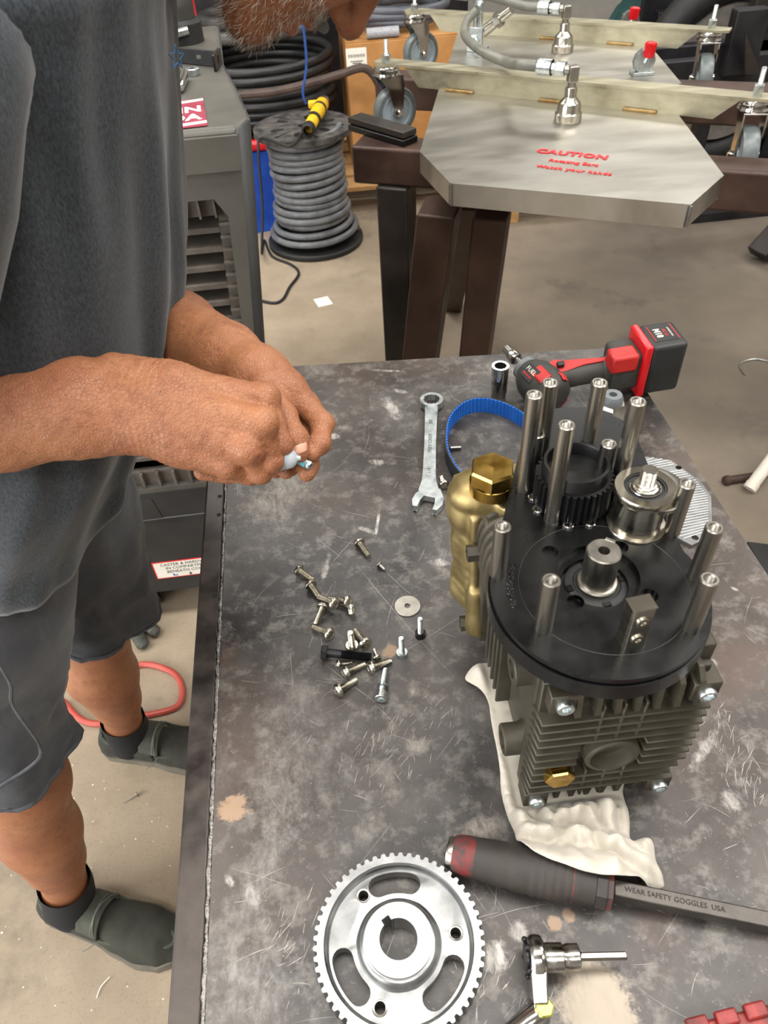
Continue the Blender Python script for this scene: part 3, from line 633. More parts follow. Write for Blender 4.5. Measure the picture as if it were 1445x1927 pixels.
key = [p for p in key if abs((math.atan2(p[1], p[0]) - ka + PI) % (2 * PI) - PI) > 0.245]
kk = [(.0126 * math.cos(ka - .26), .0126 * math.sin(ka - .26))]
c_, s_ = math.cos(ka), math.sin(ka)
kw = [(c_ * .0182 + s_ * .0033, s_ * .0182 - c_ * .0033), (c_ * .0182 - s_ * .0033, s_ * .0182 + c_ * .0033)]
key = sorted(key + [(c_ * .0141 + s_ * .0033, s_ * .0141 - c_ * .0033), (c_ * .0141 - s_ * .0033, s_ * .0141 + c_ * .0033)], key=lambda p: (math.atan2(p[1], p[0]) - ka) % (2 * PI))
key = key + [kw[0], kw[1]] if False else key[:1] + key[1:]
# order: start just after the keyway, go round, then out into the keyway
bore = key + [kw[0], kw[1]]
hubz = 0.0255
MB().prism(circ(0, 0, 0.0262, 72), 0.001, hubz, [bore], M=gM).build('hub', MT['alu'], gear, bevel=0.0010)
MB().lathe([(.0345, .0130), (.0325, .0142), (.0305, .0175), (.0290, .0200), (.0275, .0208), (.0262, .0210)], 72, gM).build('hub_fillet', MT['alu'], gear, ang=60)
# ---- ratchet with hex bit socket
rp = P(1012, 1842, TZ); rM = T_(rp.x, rp.y, TZ)
rat = thing('ratchet', 'chrome flex head ratchet with a hex bit socket, below the pry bar', 'ratchet', M=rM)
h0, h1 = P(1008, 1780, TZ + .026), P(1012, 1872, TZ + .013)
d = (h1 - h0); d.normalize(); sx_ = (P(1175, 1800, TZ + .022) - P(1040, 1803, TZ + .022)).normalized()
ax = P(1024, 1802, TZ + .022)
Mh = frame(ax - sx_ * 0.012, sx_)
hd = MB().lathe([(0, 0), (.0125, 0), (.0150, .0015), (.0155, .004), (.0155, .009), (.0140, .0115), (.009, .0125), (0, .0125)], 36, Mh)
e0, e1 = P(1018, 1800, TZ + .022), P(1012, 1880, TZ + .012)
nrm = sx_.cross(e1 - e0).normalized()
def bar(mb, a, b, w0, w1, t, wdir):
    wdir = Vector(wdir).normalized(); L = b - a; tz = L.cross(wdir).normalized()
    mb.hexa([a - wdir * w0 - tz * t, a + wdir * w0 - tz * t, a + wdir * w0 + tz * t, a - wdir * w0 + tz * t], [b - wdir * w1 - tz * t, b + wdir * w1 - tz * t, b + wdir * w1 + tz * t, b - wdir * w1 + tz * t])
    return mb
bar(hd, ax - sx_ * .006, P(1014, 1885, TZ + .012), .006, .0055, .0125, sx_)
hd.build('ratchet_head', MT['dirty_chrome'], rat, ang=40, bevel=0.0016)
cov_ = MB().lathe([(.0105, -.0005), (.0105, -.0022), (.0085, -.0026), (0, -.0026)][::-1], 24, Mh)
cov_.build('cover_plate', MT['oxide'], rat)
for i in range(5): MB().ell(Mh @ Vector((.0125 * math.cos(i * 1.256), .0125 * math.sin(i * 1.256), -.001)), (.0022, .0022, .0022)).build('cover_rivet', MT['oxide'], rat)
MB().cyl(P(1012, 1876, TZ + .013), P(1019, 1880, TZ + .013), .006).build('direction_lever', MT['oxide'], rat)
s0 = ax; A = lambda t: s0 + sx_ * t
MB().lathe([(0, 0), (.0098, 0), (.0100, .001), (.0100, .0125), (.0085, .0135), (.0085, .0150), (.0092, .016), (.0092, .0245), (.0080, .0255), (.0034, .0255), (.0034, .027), (0, .027)], 28, frame(ax + sx_ * .0005, sx_)).build('bit_socket', MT['dirty_chrome'], rat)
MB().lathe([(0, 0), (.0030, 0), (.0030, .034), (.0025, .0348), (0, .0348)], 6, frame(ax + sx_ * .026, sx_)).build('hex_bit', MT['steel'], rat, ang=20)
hA, hB = P(1022, 1902, TZ + .010), P(900, 1990, TZ + .010)
hp = [hA + (hB - hA) * t for t in (0, .08, .25, .6, 1.0)]
MB().tube(hp, [.0085, .0095, .0085, .0068, .0068], 14).build('handle', MT['chrome'], rat, ang=50)
MB().lathe([(.0072, -.004), (.0072, .0015), (.0060, .0022), (0, .0022)], 6, T_(*(hA + Vector((0, 0, .0095))))).build('pivot_screw', mat('brassy_bolt', '#9d9a4a', '#b9b56a', 0.35, 0.8, 200, 0.1), rat, ang=20)
# ---- pry bar
a_, b_ = P(843, 1603, TZ + .0185), P(1152, 1674, TZ + .0185)
c_ = P(1600, 1768, TZ + .008)
pb = thing('pry_bar', 'pry bar with a worn black and red cushioned grip below the rag', 'pry bar', (a_.x, a_.y, TZ))
dr = (b_ - a_); LH = dr.length; dr.normalize()
Mg = frame(a_, dr, dr.cross(ZA))
prof = [(0, .0), (.0125, .001), (.0140, .004)]
grip_m = mat('worn_cushion_grip', '#231f1d', '#342e2a', 0.62, 0, 20, 0.1, 0.25, 600, 0.0004)
gr_red = mat('worn_red_grip', '#6a2524', '#39302d', 0.62, 0, 90, 0.1, 0.3, 500, 0.0004, lo=0.42, hi=0.58)
MB().lathe([(0, -.001), (.0112, -.001), (.0125, .001), (.0130, .006)], 28, Mg).build('pommel', MT['steel'], pb)
MB().lathe([(.0135, .004), (.0148, .006), (.0160, .014), (.0162, .022), (.0162, .0225)], 28, Mg).build('grip_end', gr_red, pb)
pr = []
for i in range(40):
    t = i / 39; z = .022 + (LH - .036) * t
    r = .0162 + .0020 * math.sin(PI * t) - .0004 * (1 if .28 < t < .31 else 0) + (.0006 * math.sin(t * 90) if t > .45 and t < .85 else 0)
    pr.append((r, z))
MB().lathe(pr + [(.0150, LH - .0135)], 28, Mg).build('grip', grip_m, pb, ang=60)
for z0 in (LH * .46, LH * .64):                # raised panel outline on the grip
    pass
pn = [(LH * .36, -.5), (LH * .36, .35), (LH * .70, .30), (LH * .72, -.05), (LH * .70, -.45)]
pth = [Mg @ Vector(((.0181) * math.sin(a + .6), .0181 * math.cos(a + .6), z)) for z, a in pn]
MB().tube(spline(pth, 6, True), .0005, 5, closed=True).build('panel_seam', MT['rubber'], pb)
MB().lathe([(.0166, LH * .755), (.0169, LH * .757), (.0168, LH * .79), (.0163, LH * .792)], 28, Mg).build('red_band', gr_red, pb)
MB().lathe([(.0150, LH - .014), (.0168, LH - .0135), (.0172, LH - .006), (.0165, LH - .0045)], 8, Mg).build('grip_collar', grip_m, pb, ang=25)
MB().lathe([(.0160, LH - .005), (.0160, LH - .001), (.0120, LH), (0, LH)], 8, Mg).build('collar_ring', gr_red, pb, ang=25)
shd = (c_ - b_).normalized(); Ms = frame(b_, shd, shd.cross(ZA)); L2 = (c_ - b_).length
MB().box((0, 0, L2 / 2), (.0125, .0125, L2), M=Ms).build('shank', mat('forged_shank', '#3a3734', '#56514c', 0.38, 0.7, 40, 0.1, 0.15, 300, 0.0004), pb, bevel=0.0012)
yv = Ms.to_3x3() @ Vector((0, 1, 0))
up_ = yv if yv.z > 0 else -yv
MB().text('WEAR SAFETY GOGGLES  USA', .0056, frame(b_ + shd * .046 + up_ * .0063, up_, shd), .0003).build('stamped_lettering', mat('stamped_letter', '#1c1a18', None, .6, .3), pb, ang=0)
# ---- combination wrench
wa, wb = P(812, 757, TZ + .006), P(806, 945, TZ + .006)
wM = T_((wa.x + wb.x) / 2, (wa.y + wb.y) / 2, TZ)
wr = thing('combination_wrench', 'chrome combination wrench with a twelve point ring end, stamped 3/4', 'wrench', M=wM)
wd = (wb - wa).normalized(); wx = wd.cross(ZA).normalized(); WL = (wb - wa).length
Mw = Matrix(((wx.x, wd.x, 0, wa.x), (wx.y, wd.y, 0, wa.y), (wx.z, wd.z, 1, TZ), (0, 0, 0, 1)))
if Mw.to_3x3().determinant() < 0: Mw = Mw @ Matrix.Scale(-1, 4, (1, 0, 0))
star = []
for i in range(24):
    r = .0122 if i % 2 == 0 else .0108; a = 2 * PI * i / 24; star.append((r * math.cos(a), r * math.sin(a)))
MB().prism(circ(0, 0, .0168, 40), .003, .0125, [star], M=Mw @ T_(0, .001, 0)).build('ring_end', MT['zinc'], wr, bevel=0.0014)
sh_ = []
for i in range(21):
    t = i / 20; y = .013 + (WL - .030) * t; w_ = .0092 - .0012 * math.sin(PI * t) + (.004 * max(0, t - .88) / .12); sh_.append((w_, y))
MB().prism([(w_, y) for w_, y in sh_] + [(-w_, y) for w_, y in sh_[::-1]], .004, .0105, M=Mw).build('shank', MT['zinc'], wr, bevel=0.0026, seg=3)
a0 = math.radians(15)
jaw = [(-.0095, -.022), (.0095, -.022), (.0185, -.006), (.0195, .006), (.0155, .0165), (.0098, .0165), (.0096, .004), (.0072, -.0045), (-.0072, -.0045), (-.0096, .004), (-.0098, .0165), (-.0155, .0165), (-.0195, .006), (-.0185, -.006)]
sm_ = spline([(x, y, 0) for x, y in jaw], 3, True)
MB().prism([(p.x, p.y) for p in jaw and [Vector((x, y)) for x, y in jaw]], .003, .0115, M=Mw @ T_(0, WL, 0) @ RZ(-a0)).build('open_end', MT['zinc'], wr, bevel=0.0022, seg=3)
tm = MT['steel']
nx = Mw.to_3x3() @ Vector((0, 1, 0))
for txt, y, s_ in (('1/4', WL * .74, .0085), ('MSEY C2024', WL * .47, .0072), ('3/4', WL * .25, .0075)):
    MB().text(txt, s_, frame(Mw @ Vector((0, y, .0105)), ZA, -nx), .00035).build('stamped_lettering', mat('stamped_letter_2', '#6f7272', None, .5, .6), wr, ang=0)
# ---- deep socket standing
sp_ = P(937, 752, TZ); sM = T_(sp_.x, sp_.y, TZ); SHT = up_to(sp_, 688) - TZ
ds = thing('deep_socket', 'tall twelve point chrome socket standing upright left of the cordless driver', 'socket', M=sM)
st = []
for i in range(24):
    r = .0098 if i % 2 == 0 else .0084; a = 2 * PI * i / 24; st.append((r * math.cos(a), r * math.sin(a)))
MB().lathe([(0, 0), (.0105, 0), (.0110, .001), (.0110, .012), (.0118, .016), (.0122, SHT - .02)], 32, sM).build('barrel', MT['dirty_chrome'], ds)
MB().prism(circ(0, 0, .0122, 36), SHT - .022, SHT, [st], M=sM).build('rim', MT['chrome'], ds, bevel=0.0008)
MB().cyl(sM @ Vector((0, 0, SHT - .024)), sM @ Vector((0, 0, SHT - .021)), .0099).build('bore_floor', MT['dark_hole'], ds)
# ---- blue toothed belt standing on its edge
bz0, BW = TZ, 0.024
loop = [P(x, y, TZ + BW) for x, y in ((838, 818), (845, 783), (870, 757), (905, 748), (950, 757), (1000, 785), (1045, 818), (1075, 850))]
back = [P(1000, 945, TZ + BW), P(930, 930, TZ + BW), P(868, 890, TZ + BW), P(843, 852, TZ + BW)]
cl_ = [Vector((p.x, p.y, 0)) for p in loop + back]
ring = spline(cl_, 40, True)
# even steps
def resample(pts, n):
    ds_ = [0]
    for a, b in zip(pts, pts[1:] + pts[:1]): ds_.append(ds_[-1] + (b - a).length)
    out = []; j = 0
    for i in range(n):
        s_ = ds_[-1] * i / n
        while ds_[j + 1] < s_: j += 1
        t = (s_ - ds_[j]) / max(1e-9, ds_[j + 1] - ds_[j]); out.append(pts[j].lerp(pts[(j + 1) % len(pts)], t))
    return out
NB = 96; ring = resample(ring, NB * 6)
ctrb = sum(ring, Vector()) / len(ring)
blt = thing('timing_belt', 'blue toothed timing belt with a black back, standing on edge', 'belt', (ctrb.x, ctrb.y, TZ))
def off(i, d):
    m = len(ring); t = (ring[(i + 1) % m] - ring[i - 1]).normalized(); n = Vector((-t.y, t.x, 0))
    if n.dot(ctrb - ring[i]) < 0: n = -n
    return ring[i] + n * d
inn = []; out_ = []; mid_ = []
for i in range(len(ring)):
    f = (i % 6); dd = (.0012, .0026, .0030, .0030, .0026, .0012)[f]
    inn.append(off(i, dd)); mid_.append(off(i, .0009)); out_.append(off(i, -.0008))
def band(A, B, name, m):
    n = len(A); mb = MB()
    vs = [(p.x, p.y, z) for L_, z in ((A, TZ), (A, TZ + BW), (B, TZ + BW), (B, TZ)) for p in L_]
    fs = []
    for q in range(4):
        a, b = q * n, ((q + 1) % 4) * n
        fs += [(a + i, a + (i + 1) % n, b + (i + 1) % n, b + i) for i in range(n)]
    return mb.add(vs, fs).build(name, m, blt, ang=50)
band(inn, mid_, 'toothed_face', MT['blue_belt']); band(mid_, out_, 'belt_back', MT['belt_back'])
# ---- right angle cordless driver
bat = P(1215, 745, TZ)
drv = thing('cordless_driver', 'red and dark grey right angle cordless driver at the far corner', 'driver', (bat.x, bat.y, TZ))
hz = TZ + 0.036
hA = P(1035, 712, hz); hB = P(1160, 692, TZ + .042); gd = (hB - hA); gd.normalize()
gx = gd.cross(ZA).normalized()                 # towards the viewer
Md = Matrix(((gd.x, gx.x, 0, hA.x), (gd.y, gx.y, 0, hA.y), (gd.z, gx.z, 1, hA.z), (0, 0, 0, 1)))
if Md.to_3x3().determinant() < 0: gx = -gx; Md = Matrix(((gd.x, gx.x, 0, hA.x), (gd.y, gx.y, 0, hA.y), (gd.z, gx.z, 1, hA.z), (0, 0, 0, 1)))
HL_ = (hB - hA).length
tool_m = MT['tool_black']
gp = [(0.0, .019, .022), (.02, .018, .019), (.04, .0165, .017), (.075, .0165, .017), (HL_ * .75, .018, .018), (HL_ - .012, .0215, .020)]
MB().grid(lambda u, t: (lambda k_: Md @ Vector((k_[0], k_[2] * math.sin(2 * PI * u), k_[1] * math.cos(2 * PI * u))))(gp[min(5, int(t * 5 + .5))]), 24, 6, True).build('grip', tool_m, drv, ang=70)
# gear head: barrel across the grip, its axis along the view
nd = (P(948, 655, TZ + .045) - P(1012, 720, TZ + .034)).normalized()
n0 = P(1016, 722, TZ + .033)
Mn = frame(n0, nd) @ Matrix.Scale(1.12, 4)
MB().lathe([(0, -.036), (.016, -.036), (.024, -.031), (.0275, -.022), (.0285, -.005), (.0265, .012), (.021, .024), (.0155, .030), (.0150, .036), (.009, .037), (0, .037)], 36, Mn).build('gear_head', tool_m, drv, ang=50)
MB().lathe([(.0155, .029), (.0165, .030), (.0165, .036), (.010, .0375)], 30, Mn).build('nose_ring', MT['grey_rubber'], drv)
MB().lathe([(0, .036), (.0055, .036), (.0055, .044), (.0045, .045), (.0045, .052), (.0080, .053), (.0088, .056), (.0088, .064), (.0075, .066), (.0060, .068), (.0060, .078), (0, .079)], 24, Mn).build('bit_holder', MT['dirty_chrome'], drv)
for a, z0, z1, wdt in ((-1.0, -.030, -.016, .16), (0.1, -.014, .010, .10), (0.75, -.030, -.012, .25), (2.2, -.03, .01, .25), (-1.9, -.02, .012, .3)):
    q = MB().grid(lambda u, t: Mn @ Vector(((.0289 - .0000 - (.0035 if (z0 + (z1 - z0) * t) > .004 else 0) - (.0012 if z0 + (z1 - z0) * t < -.024 else 0)) * math.cos(a + wdt * (u - .5) * 2), (.0289 - (.0035 if (z0 + (z1 - z0) * t) > .004 else 0) - (.0012 if z0 + (z1 - z0) * t < -.024 else 0)) * math.sin(a + wdt * (u - .5) * 2), z0 + (z1 - z0) * t)), 8, 8)
    q.build('red_inlay', MT['red_plastic'], drv, mods=[('SOLIDIFY', dict(thickness=.0012))])
lab = Mn @ Vector((0, 0, 0))
# name plate on the head facing up and to the viewer
vn = (EYE - n0); vn -= nd * vn.dot(nd); vn.normalize(); vn = (vn + Vector((-.25, 0, .35))); vn -= nd * vn.dot(nd); vn.normalize()
Ml = frame(n0 + vn * .0310 + nd * .004, vn, (-nd).cross(vn).cross(vn) * -1)
MB().box((0, 0, 0), (.024, .022, .0022), M=Ml).build('label_plate', MT['black_print'], drv, bevel=0.0008)
MB().text('FUEL', .009, Ml @ T_(0, .003, .0013), .0002).build('lettering', MT['white_print'], drv, ang=0)
MB().text('BRUSHLESS', .0036, Ml @ T_(0, -.005, .0013), .0002).build('lettering', MT['red_print'], drv, ang=0)
# red top strip and trigger paddle
tp_ = MB()
pts_ = [(-.012, .004), (.006, .012), (.020, .008), (.045, .006), (HL_ * .9, .001), (HL_ * .9, -.003), (.045, -.004), (.020, -.010), (-.010, -.012)]
tp_.prism(pts_ , -.002, .0025, M=Md @ T_(0, 0, .0172) @ RX(.35))
tp_.build('red_spine', MT['red_plastic'], drv, bevel=0.001)
MB().box((.012, .006, .022), (.010, .008, .006), M=Md @ RX(.35)).build('direction_switch', MT['rubber'], drv, bevel=0.0012)
MB().lathe([(.0035, 0), (.0035, .0015), (.002, .002), (0, .0015)], 16, Md @ T_(HL_ * .5, .0135, .010) @ RX(-.9)).build('red_button', MT['red_plastic'], drv)
# battery foot and pack
Mb = Md @ T_(HL_, 0, 0) @ RZ(0.0)
MB().box((.006, .0, .004), (.040, .050, .056), M=Mb).build('battery_foot', tool_m, drv, bevel=0.006, seg=3)
MB().box((-.002, -.016, .024), (.038, .030, .026), M=Mb).build('red_housing', MT['red_plastic'], drv, bevel=0.004)
MB().box((.0285, .0, .006), (.011, .064, .082), M=Mb).build('red_band', MT['red_knob'], drv, bevel=0.003)
bp_ = MB().box((.058, .0, .006), (.050, .062, .078), M=Mb).build('battery_pack', MT['battery'], drv, bevel=0.006, seg=3)
for i in range(3): MB().box((.046 + .013 * i, .0312, .002), (.007, .003, .050), M=Mb).build('battery_rib', MT['battery'], bp_, bevel=0.001)
for i in range(3): MB().box((.0835, -.018 + .018 * i, .004), (.003, .010, .060), M=Mb).build('battery_rib', MT['battery'], bp_, bevel=0.001)
Mt = Mb @ T_(.058, .002, .0452) @ RZ(PI / 2 * -1)
MB().box((0, 0, 0), (.040, .034, .0008), M=Mt).build('battery_label', MT['black_print'], bp_, bevel=0.0003)
for w_ in ((0, .0165, .039, .0008), (0, -.0165, .039, .0008)): MB().box((w_[0], w_[1], .0005), (w_[2], w_[3], .0006), M=Mt).build('label_border', MT['red_print'], bp_)
MB().text('M18', .0125, Mt @ T_(0, -.007, .0005), .0002, bold=.0003).build('lettering', MT['white_print'], bp_, ang=0)
MB().text('XC 5.0', .006, Mt @ T_(0, .003, .0005), .0002).build('lettering', MT['red_print'], bp_, ang=0)
MB().text('LITHIUM-ION', .0038, Mt @ T_(0, .010, .0005), .0002).build('lettering', MT['white_print'], bp_, ang=0)
MB().box((.008, .026, -.030), (.006, .003, .010), M=Mb).build('red_latch', MT['red_plastic'], drv)
hk = spline([Mb @ Vector(p) for p in ((.012, .020, -.024), (.010, .030, -.033), (-.014, .036, -.037), (-.022, .042, -.038), (.004, .050, -.037), (.022, .044, -.034))], 6)
MB().tube(hk, .0045, 8, flat=0.25, up=(0, 0, 1)).build('belt_hook', MT['oxide'], drv)
# ---- black adapter with a grey hex collar behind the pulley
ap = P(1128, 868, TZ); aM = T_(ap.x, ap.y, TZ); AH = up_to(ap, 742) - TZ
ad = thing('hose_coupling', 'black hose coupling with a grey hex collar behind the ribbed pulley', 'coupling', M=aM)
MB().lathe([(0, 0), (.0200, 0), (.0205, .002), (.0205, AH * .52), (.0195, AH * .55), (.0195, AH * .60), (.0205, AH * .62), (.0205, AH * .68), (.017, AH * .70), (0, AH * .70)], 36, aM).build('sleeve', MT['rubber'], ad)
MB().lathe([(.0185, AH * .69), (.0190, AH * .70), (.0190, AH * .86), (.0165, AH * .90), (0, AH * .90)], 6, aM @ RZ(.3)).build('hex_collar', MT['steel'], ad, ang=20)
MB().lathe([(.0135, AH * .89), (.0135, AH * .95), (.0110, AH), (.0050, AH), (.0045, AH - .006), (0, AH - .006)], 28, aM).build('nipple', MT['grey_rubber'], ad)
# ---- ribbed aluminium cover plate
cpn = [P(x, y, TZ + .006) for x, y in ((1168, 885), (1205, 858), (1262, 866), (1318, 905), (1338, 935), (1340, 990), (1318, 1018), (1302, 1026), (1250, 1000), (1160, 960))]
cc_ = sum(cpn, Vector()) / len(cpn)
cp = thing('cover_plate', 'bright ribbed aluminium cover plate lying behind the idler roller', 'plate', (cc_.x, cc_.y, TZ))
hol = [P(x, y, TZ + .006) for x, y in ((1277, 880), (1308, 1012))]
cp_m = MT['alu_sheet']
MB().prism([(p.x, p.y) for p in cpn][::-1], TZ, TZ + .006, [circ(p.x, p.y, .004, 18) for p in hol]).build('plate', MT['alu'], cp, bevel=0.0008)
rm = MB(); y0_, y1_ = min(p.y for p in cpn), max(p.y for p in cpn)
def xr(y):
    xs = []
    for a, b in zip(cpn, cpn[1:] + cpn[:1]):
        if (a.y > y) != (b.y > y): xs.append(a.x + (b.x - a.x) * (y - a.y) / (b.y - a.y))
    return (min(xs), max(xs)) if len(xs) > 1 else None
y = y0_ + .012
while y < y1_ - .006:
    q = xr(y)
    if q and all(abs(y - h.y) > .005 or abs(q[1] - h.x) > .02 for h in hol): rm.tube([(q[0] + .008, y - .004, TZ + .0058), (q[1] - .004, y + .002, TZ + .0058)], .0011, 6)
    y += .0042
rm.build('ribs', MT['alu'], cp)['kind'] = 'stuff'
# ---- rag
rag_m = mat('white_cotton', '#aca598', '#bdb6a9', 0.85, 0, 20, 0.05, 0.25, 900, 0.0006, sheen=0.2)
def rag_piece(outline, hfun, step=.0042):
    pts = [P(o_[0], o_[1], TZ + (o_[2] if len(o_) > 2 else .004)) for o_ in outline]
    per = spline([(p.x, p.y, 0) for p in pts], 4, True)
    loop_ = [Vector((p.x, p.y)) for p in per]
    def ins(q):
        c = False; j = len(loop_) - 1
        for i in range(len(loop_)):
            a, b = loop_[i], loop_[j]
            if (a[1] > q[1]) != (b[1] > q[1]) and q[0] < (b[0] - a[0]) * (q[1] - a[1]) / (b[1] - a[1]) + a[0]: c = not c
            j = i
        return c
    x0, x1 = min(p.x for p in loop_), max(p.x for p in loop_); y0, y1 = min(p.y for p in loop_), max(p.y for p in loop_)
    allp = list(loop_); n0 = len(allp)
    yy = y0
    while yy < y1:
        xx = x0 + (step / 2 if int((yy - y0) / step) % 2 else 0)
        while xx < x1:
            q = Vector((xx, yy))
            if ins(q) and min((q - p).length for p in loop_) > step * .6: allp.append(q)
            xx += step
        yy += step
    vo, _, fo, _, _, _ = delaunay_2d_cdt(allp, [(i, (i + 1) % n0) for i in range(n0)], [], 1, 1e-6)
    vs = [(p.x, p.y, TZ + .0012 + hfun(p, min((p - q).length for q in loop_))) for p in vo]
    return vs, [tuple(f) for f in fo]
def px_line(a, b): p, q = P(a[0], a[1], TZ), P(b[0], b[1], TZ); return Vector((p.x, p.y)), Vector((q.x, q.y))
FOLDS = [px_line(*l) + (hh, wd_) for l, hh, wd_ in ((((938, 1400), (975, 1560)), .012, .008), (((1015, 1480), (1035, 1590)), .013, .007), (((1035, 1560), (1100, 1545)), .014, .008), (((1100, 1545), (1135, 1620)), .015, .009), (((1065, 1500), (1130, 1480)), .010, .007),
    (((1130, 1500), (1150, 1600)), .012, .008), (((1130, 1608), (1215, 1590)), .014, .009), (((980, 1578), (1135, 1640)), .013, .008), (((1040, 1585), (1110, 1590)), .012, .006), (((1160, 1500), (1180, 1570)), .009, .007), (((1075, 1480), (1060, 1550)), .011, .005), (((1160, 1625), (1235, 1650)), .009, .008), (((890, 1260), (925, 1330)), .008, .01))]
def fold_h(p, dist):
    h = 0; ex = 1.5
    for a, b, hh, wd_ in FOLDS:
        ab = b - a; t = max(0, min(1, (p - a).dot(ab) / ab.dot(ab))); d_ = (p - a - ab * t).length
        q = max(0.0, 1 - d_ / (wd_ * 1.25)); h = max(h, 1.25 * hh * q ** 1.4)
    h += .003 + .0100 * (max(0, 1 - 3.2 * abs(nz(p.x * 38 + p.y * 20, p.y * 30 - p.x * 12, 4)))) ** 1.5 + .0025 * nz(p.x * 55, p.y * 55) + .0015 * nz(p.x * 140, p.y * 90, 3)
    q2 = Vector((a_.x, a_.y)); d2 = Vector((dr.x, dr.y)).normalized(); s_ = (p - q2).dot(d2); dd = abs((p - q2).x * -d2.y + (p - q2).y * d2.x)
    lift = 0
    if -.005 < s_ < LH + .03: rr_ = .0195 if s_ < LH else .0195 - (s_ - LH) * .4; lift = (rr_ + .0185 + .0008) if dd < .010 else (.0185 + math.sqrt(max(0, rr_ ** 2 - dd ** 2)) + .0012 if dd < rr_ else max(0, .0190 * (1 - (dd - rr_) / .022)))
    pq = pinv @ Vector((p.x, p.y, TZ)); inn_ = min(pq.x + .008, W + .008 - pq.x, pq.y + .012, D + .03 - pq.y)
    h *= 1.45
    if inn_ > -.008: h = min(h, .0030 if inn_ > 0 else .0030 + .02 * (-inn_ / .008))
    return max(.0004, h) * min(1.0, .18 + dist / .012) * (1 if lift < .012 else .45) + lift
rv = rag_piece(((874, 1277), (905, 1248), (960, 1262), (1060, 1380), (1170, 1440), (1172, 1490), (1183, 1540), (1187, 1585), (1222, 1580), (1232, 1620), (1246, 1655), (1244, 1672), (1195, 1668, .012), (1146, 1654, .034), (1108, 1646, .037), (1049, 1626, .037), (999, 1609, .032), (972, 1587, .018), (966, 1572), (945, 1500), (940, 1440), (925, 1360), (918, 1320), (900, 1295)), fold_h)
rg = MB().add(*rv); q = P(1050, 1500, TZ)
rg.top('rag', rag_m, 'crumpled white cotton rag spread under the pump', 'rag', (q.x, q.y, TZ), ang=80, mods=[('SOLIDIFY', dict(thickness=.0012, offset=1)), ('SUBSURF', dict(levels=1, render_levels=1))])
MT['worn_red'] = mat('faded_red_paint', '#8a2320', '#5a2421', 0.5, 0.1, 70, 0.1)
# ---- red serrated tool at the corner
ra, rb = P(1275, 1972, TZ + .009), P(1475, 1922, TZ + .009)
rd = (rb - ra).normalized(); Mr = T_((ra.x + rb.x) / 2, (ra.y + rb.y) / 2, TZ) @ RZ(math.atan2(rd.y, rd.x)); rl = (rb - ra).length
rt = thing('clamp_bar', 'red toothed clamp bar at the near right corner of the bench', 'clamp', M=Mr)
MB().box((0, -.004, .007), (rl, .030, .012), M=Mr).build('bar', mat('worn_red_paint', '#8c2a25', '#5e2b27', 0.5, 0.1, 60, 0.1, 0.2, 200, 0.0004), rt, bevel=0.002)
for i in range(4): MB().box((-rl / 2 + .018 + i * .022, .009, .015), (.016, .010, .006), M=Mr).build('tooth', MT['worn_red'], rt, bevel=0.0015)
# ---- screws
PX = lambda zx, zy: (530 + zx / 4.1286, 980 + zy / 4.1286)
def pan(R, r, L):
    pr = [(0, -.0001), (r * .8, 0), (r, .0008)]
    z = .0010
    while z < L - .0006: pr += [(r * .84, z + .00035), (r, z + .0008)]; z += .0009
    pr += [(r * .85, L), (R * .92, L), (R, L + R * .12), (R * .98, L + R * .32), (R * .80, L + R * .58), (R * .52, L + R * .70), (R * .40, L + R * .70), (R * .33, L + R * .35), (0, L + R * .30)]
    return pr
def screw_parts(name, prs, mats):
    return prs
def lay(h, t, R, r):                           # head and tip pixels -> matrix: z from tip to head
    H = P(h[0], h[1], TZ + R * .9); D = P(t[0], t[1], TZ + r); return D, H
protos = {}
def put_screw(key, name, label, cat, M, L, R, r, m, group, kind='pan'):
    o = protos.get(key)
    if o is None:
        t = thing(name, label, cat, M=M, group=group)
        pr = [(0, 0), (r * .8, 0), (r, .0008)]; z = .0010
        tl = L if kind != 'bolt' else L * .68
        if kind == 'rivet': tl = 0
        while z < tl - .0006: pr += [(r * .85, z + .00035), (r, z + .0008)]; z += .0009
        pr += [(r, tl + .0002), (r, L)]
        MB().lathe(pr, 18).build('shank', m, t, local=True)
        if kind == 'pan': MB().lathe([(r, L), (R * .92, L), (R, L + R * .12), (R * .98, L + R * .32), (R * .80, L + R * .58), (R * .52, L + R * .70), (R * .42, L + R * .70), (R * .33, L + R * .30), (0, L + R * .28)], 30, lobes=6, amp=.16, lobe_rows=(6, 7)).build('head', m, t, local=True)
        elif kind == 'rivet': MB().lathe([(r, L), (R, L), (R, L + R * .2), (R * .7, L + R * .5), (0, L + R * .6)], 20).build('head', m, t, local=True)
        elif kind == 'bolt': MB().lathe([(r, L), (R, L), (R, L + R * .62), (R * .88, L + R * .72), (0, L + R * .72)], 6).build('head', m, t, local=True, ang=20)
        elif kind == 'cap': MB().lathe([(r, L), (R, L), (R, L + R * 1.15), (R * .9, L + R * 1.25), (R * .58, L + R * 1.25), (R * .55, L + R * .6), (0, L + R * .6)], 28).build('head', m, t, local=True)
        elif kind == 'grub': pass
        protos[key] = t; return t
    return dup(o, M, label, group)
def lay_screw(key, h, t, label, L, R, r, m, kind='pan', name='machine_screw', group='loose machine screws', scaleL=True):
    H, D = P(h[0], h[1], TZ + R + .0003), P(t[0], t[1], TZ + r + .0003)
    d = H - D; d.normalize()
    Hl = H - d * (R * .3)
    return put_screw(key, name, label, 'screw', frame(Hl - d * L, d), L, R, r, m, group, kind)
ss = MT['stainless_screw'] = mat('stainless_screw', '#a9a498', '#c2bdb0', 0.28, 1.0, 90, 0.06)
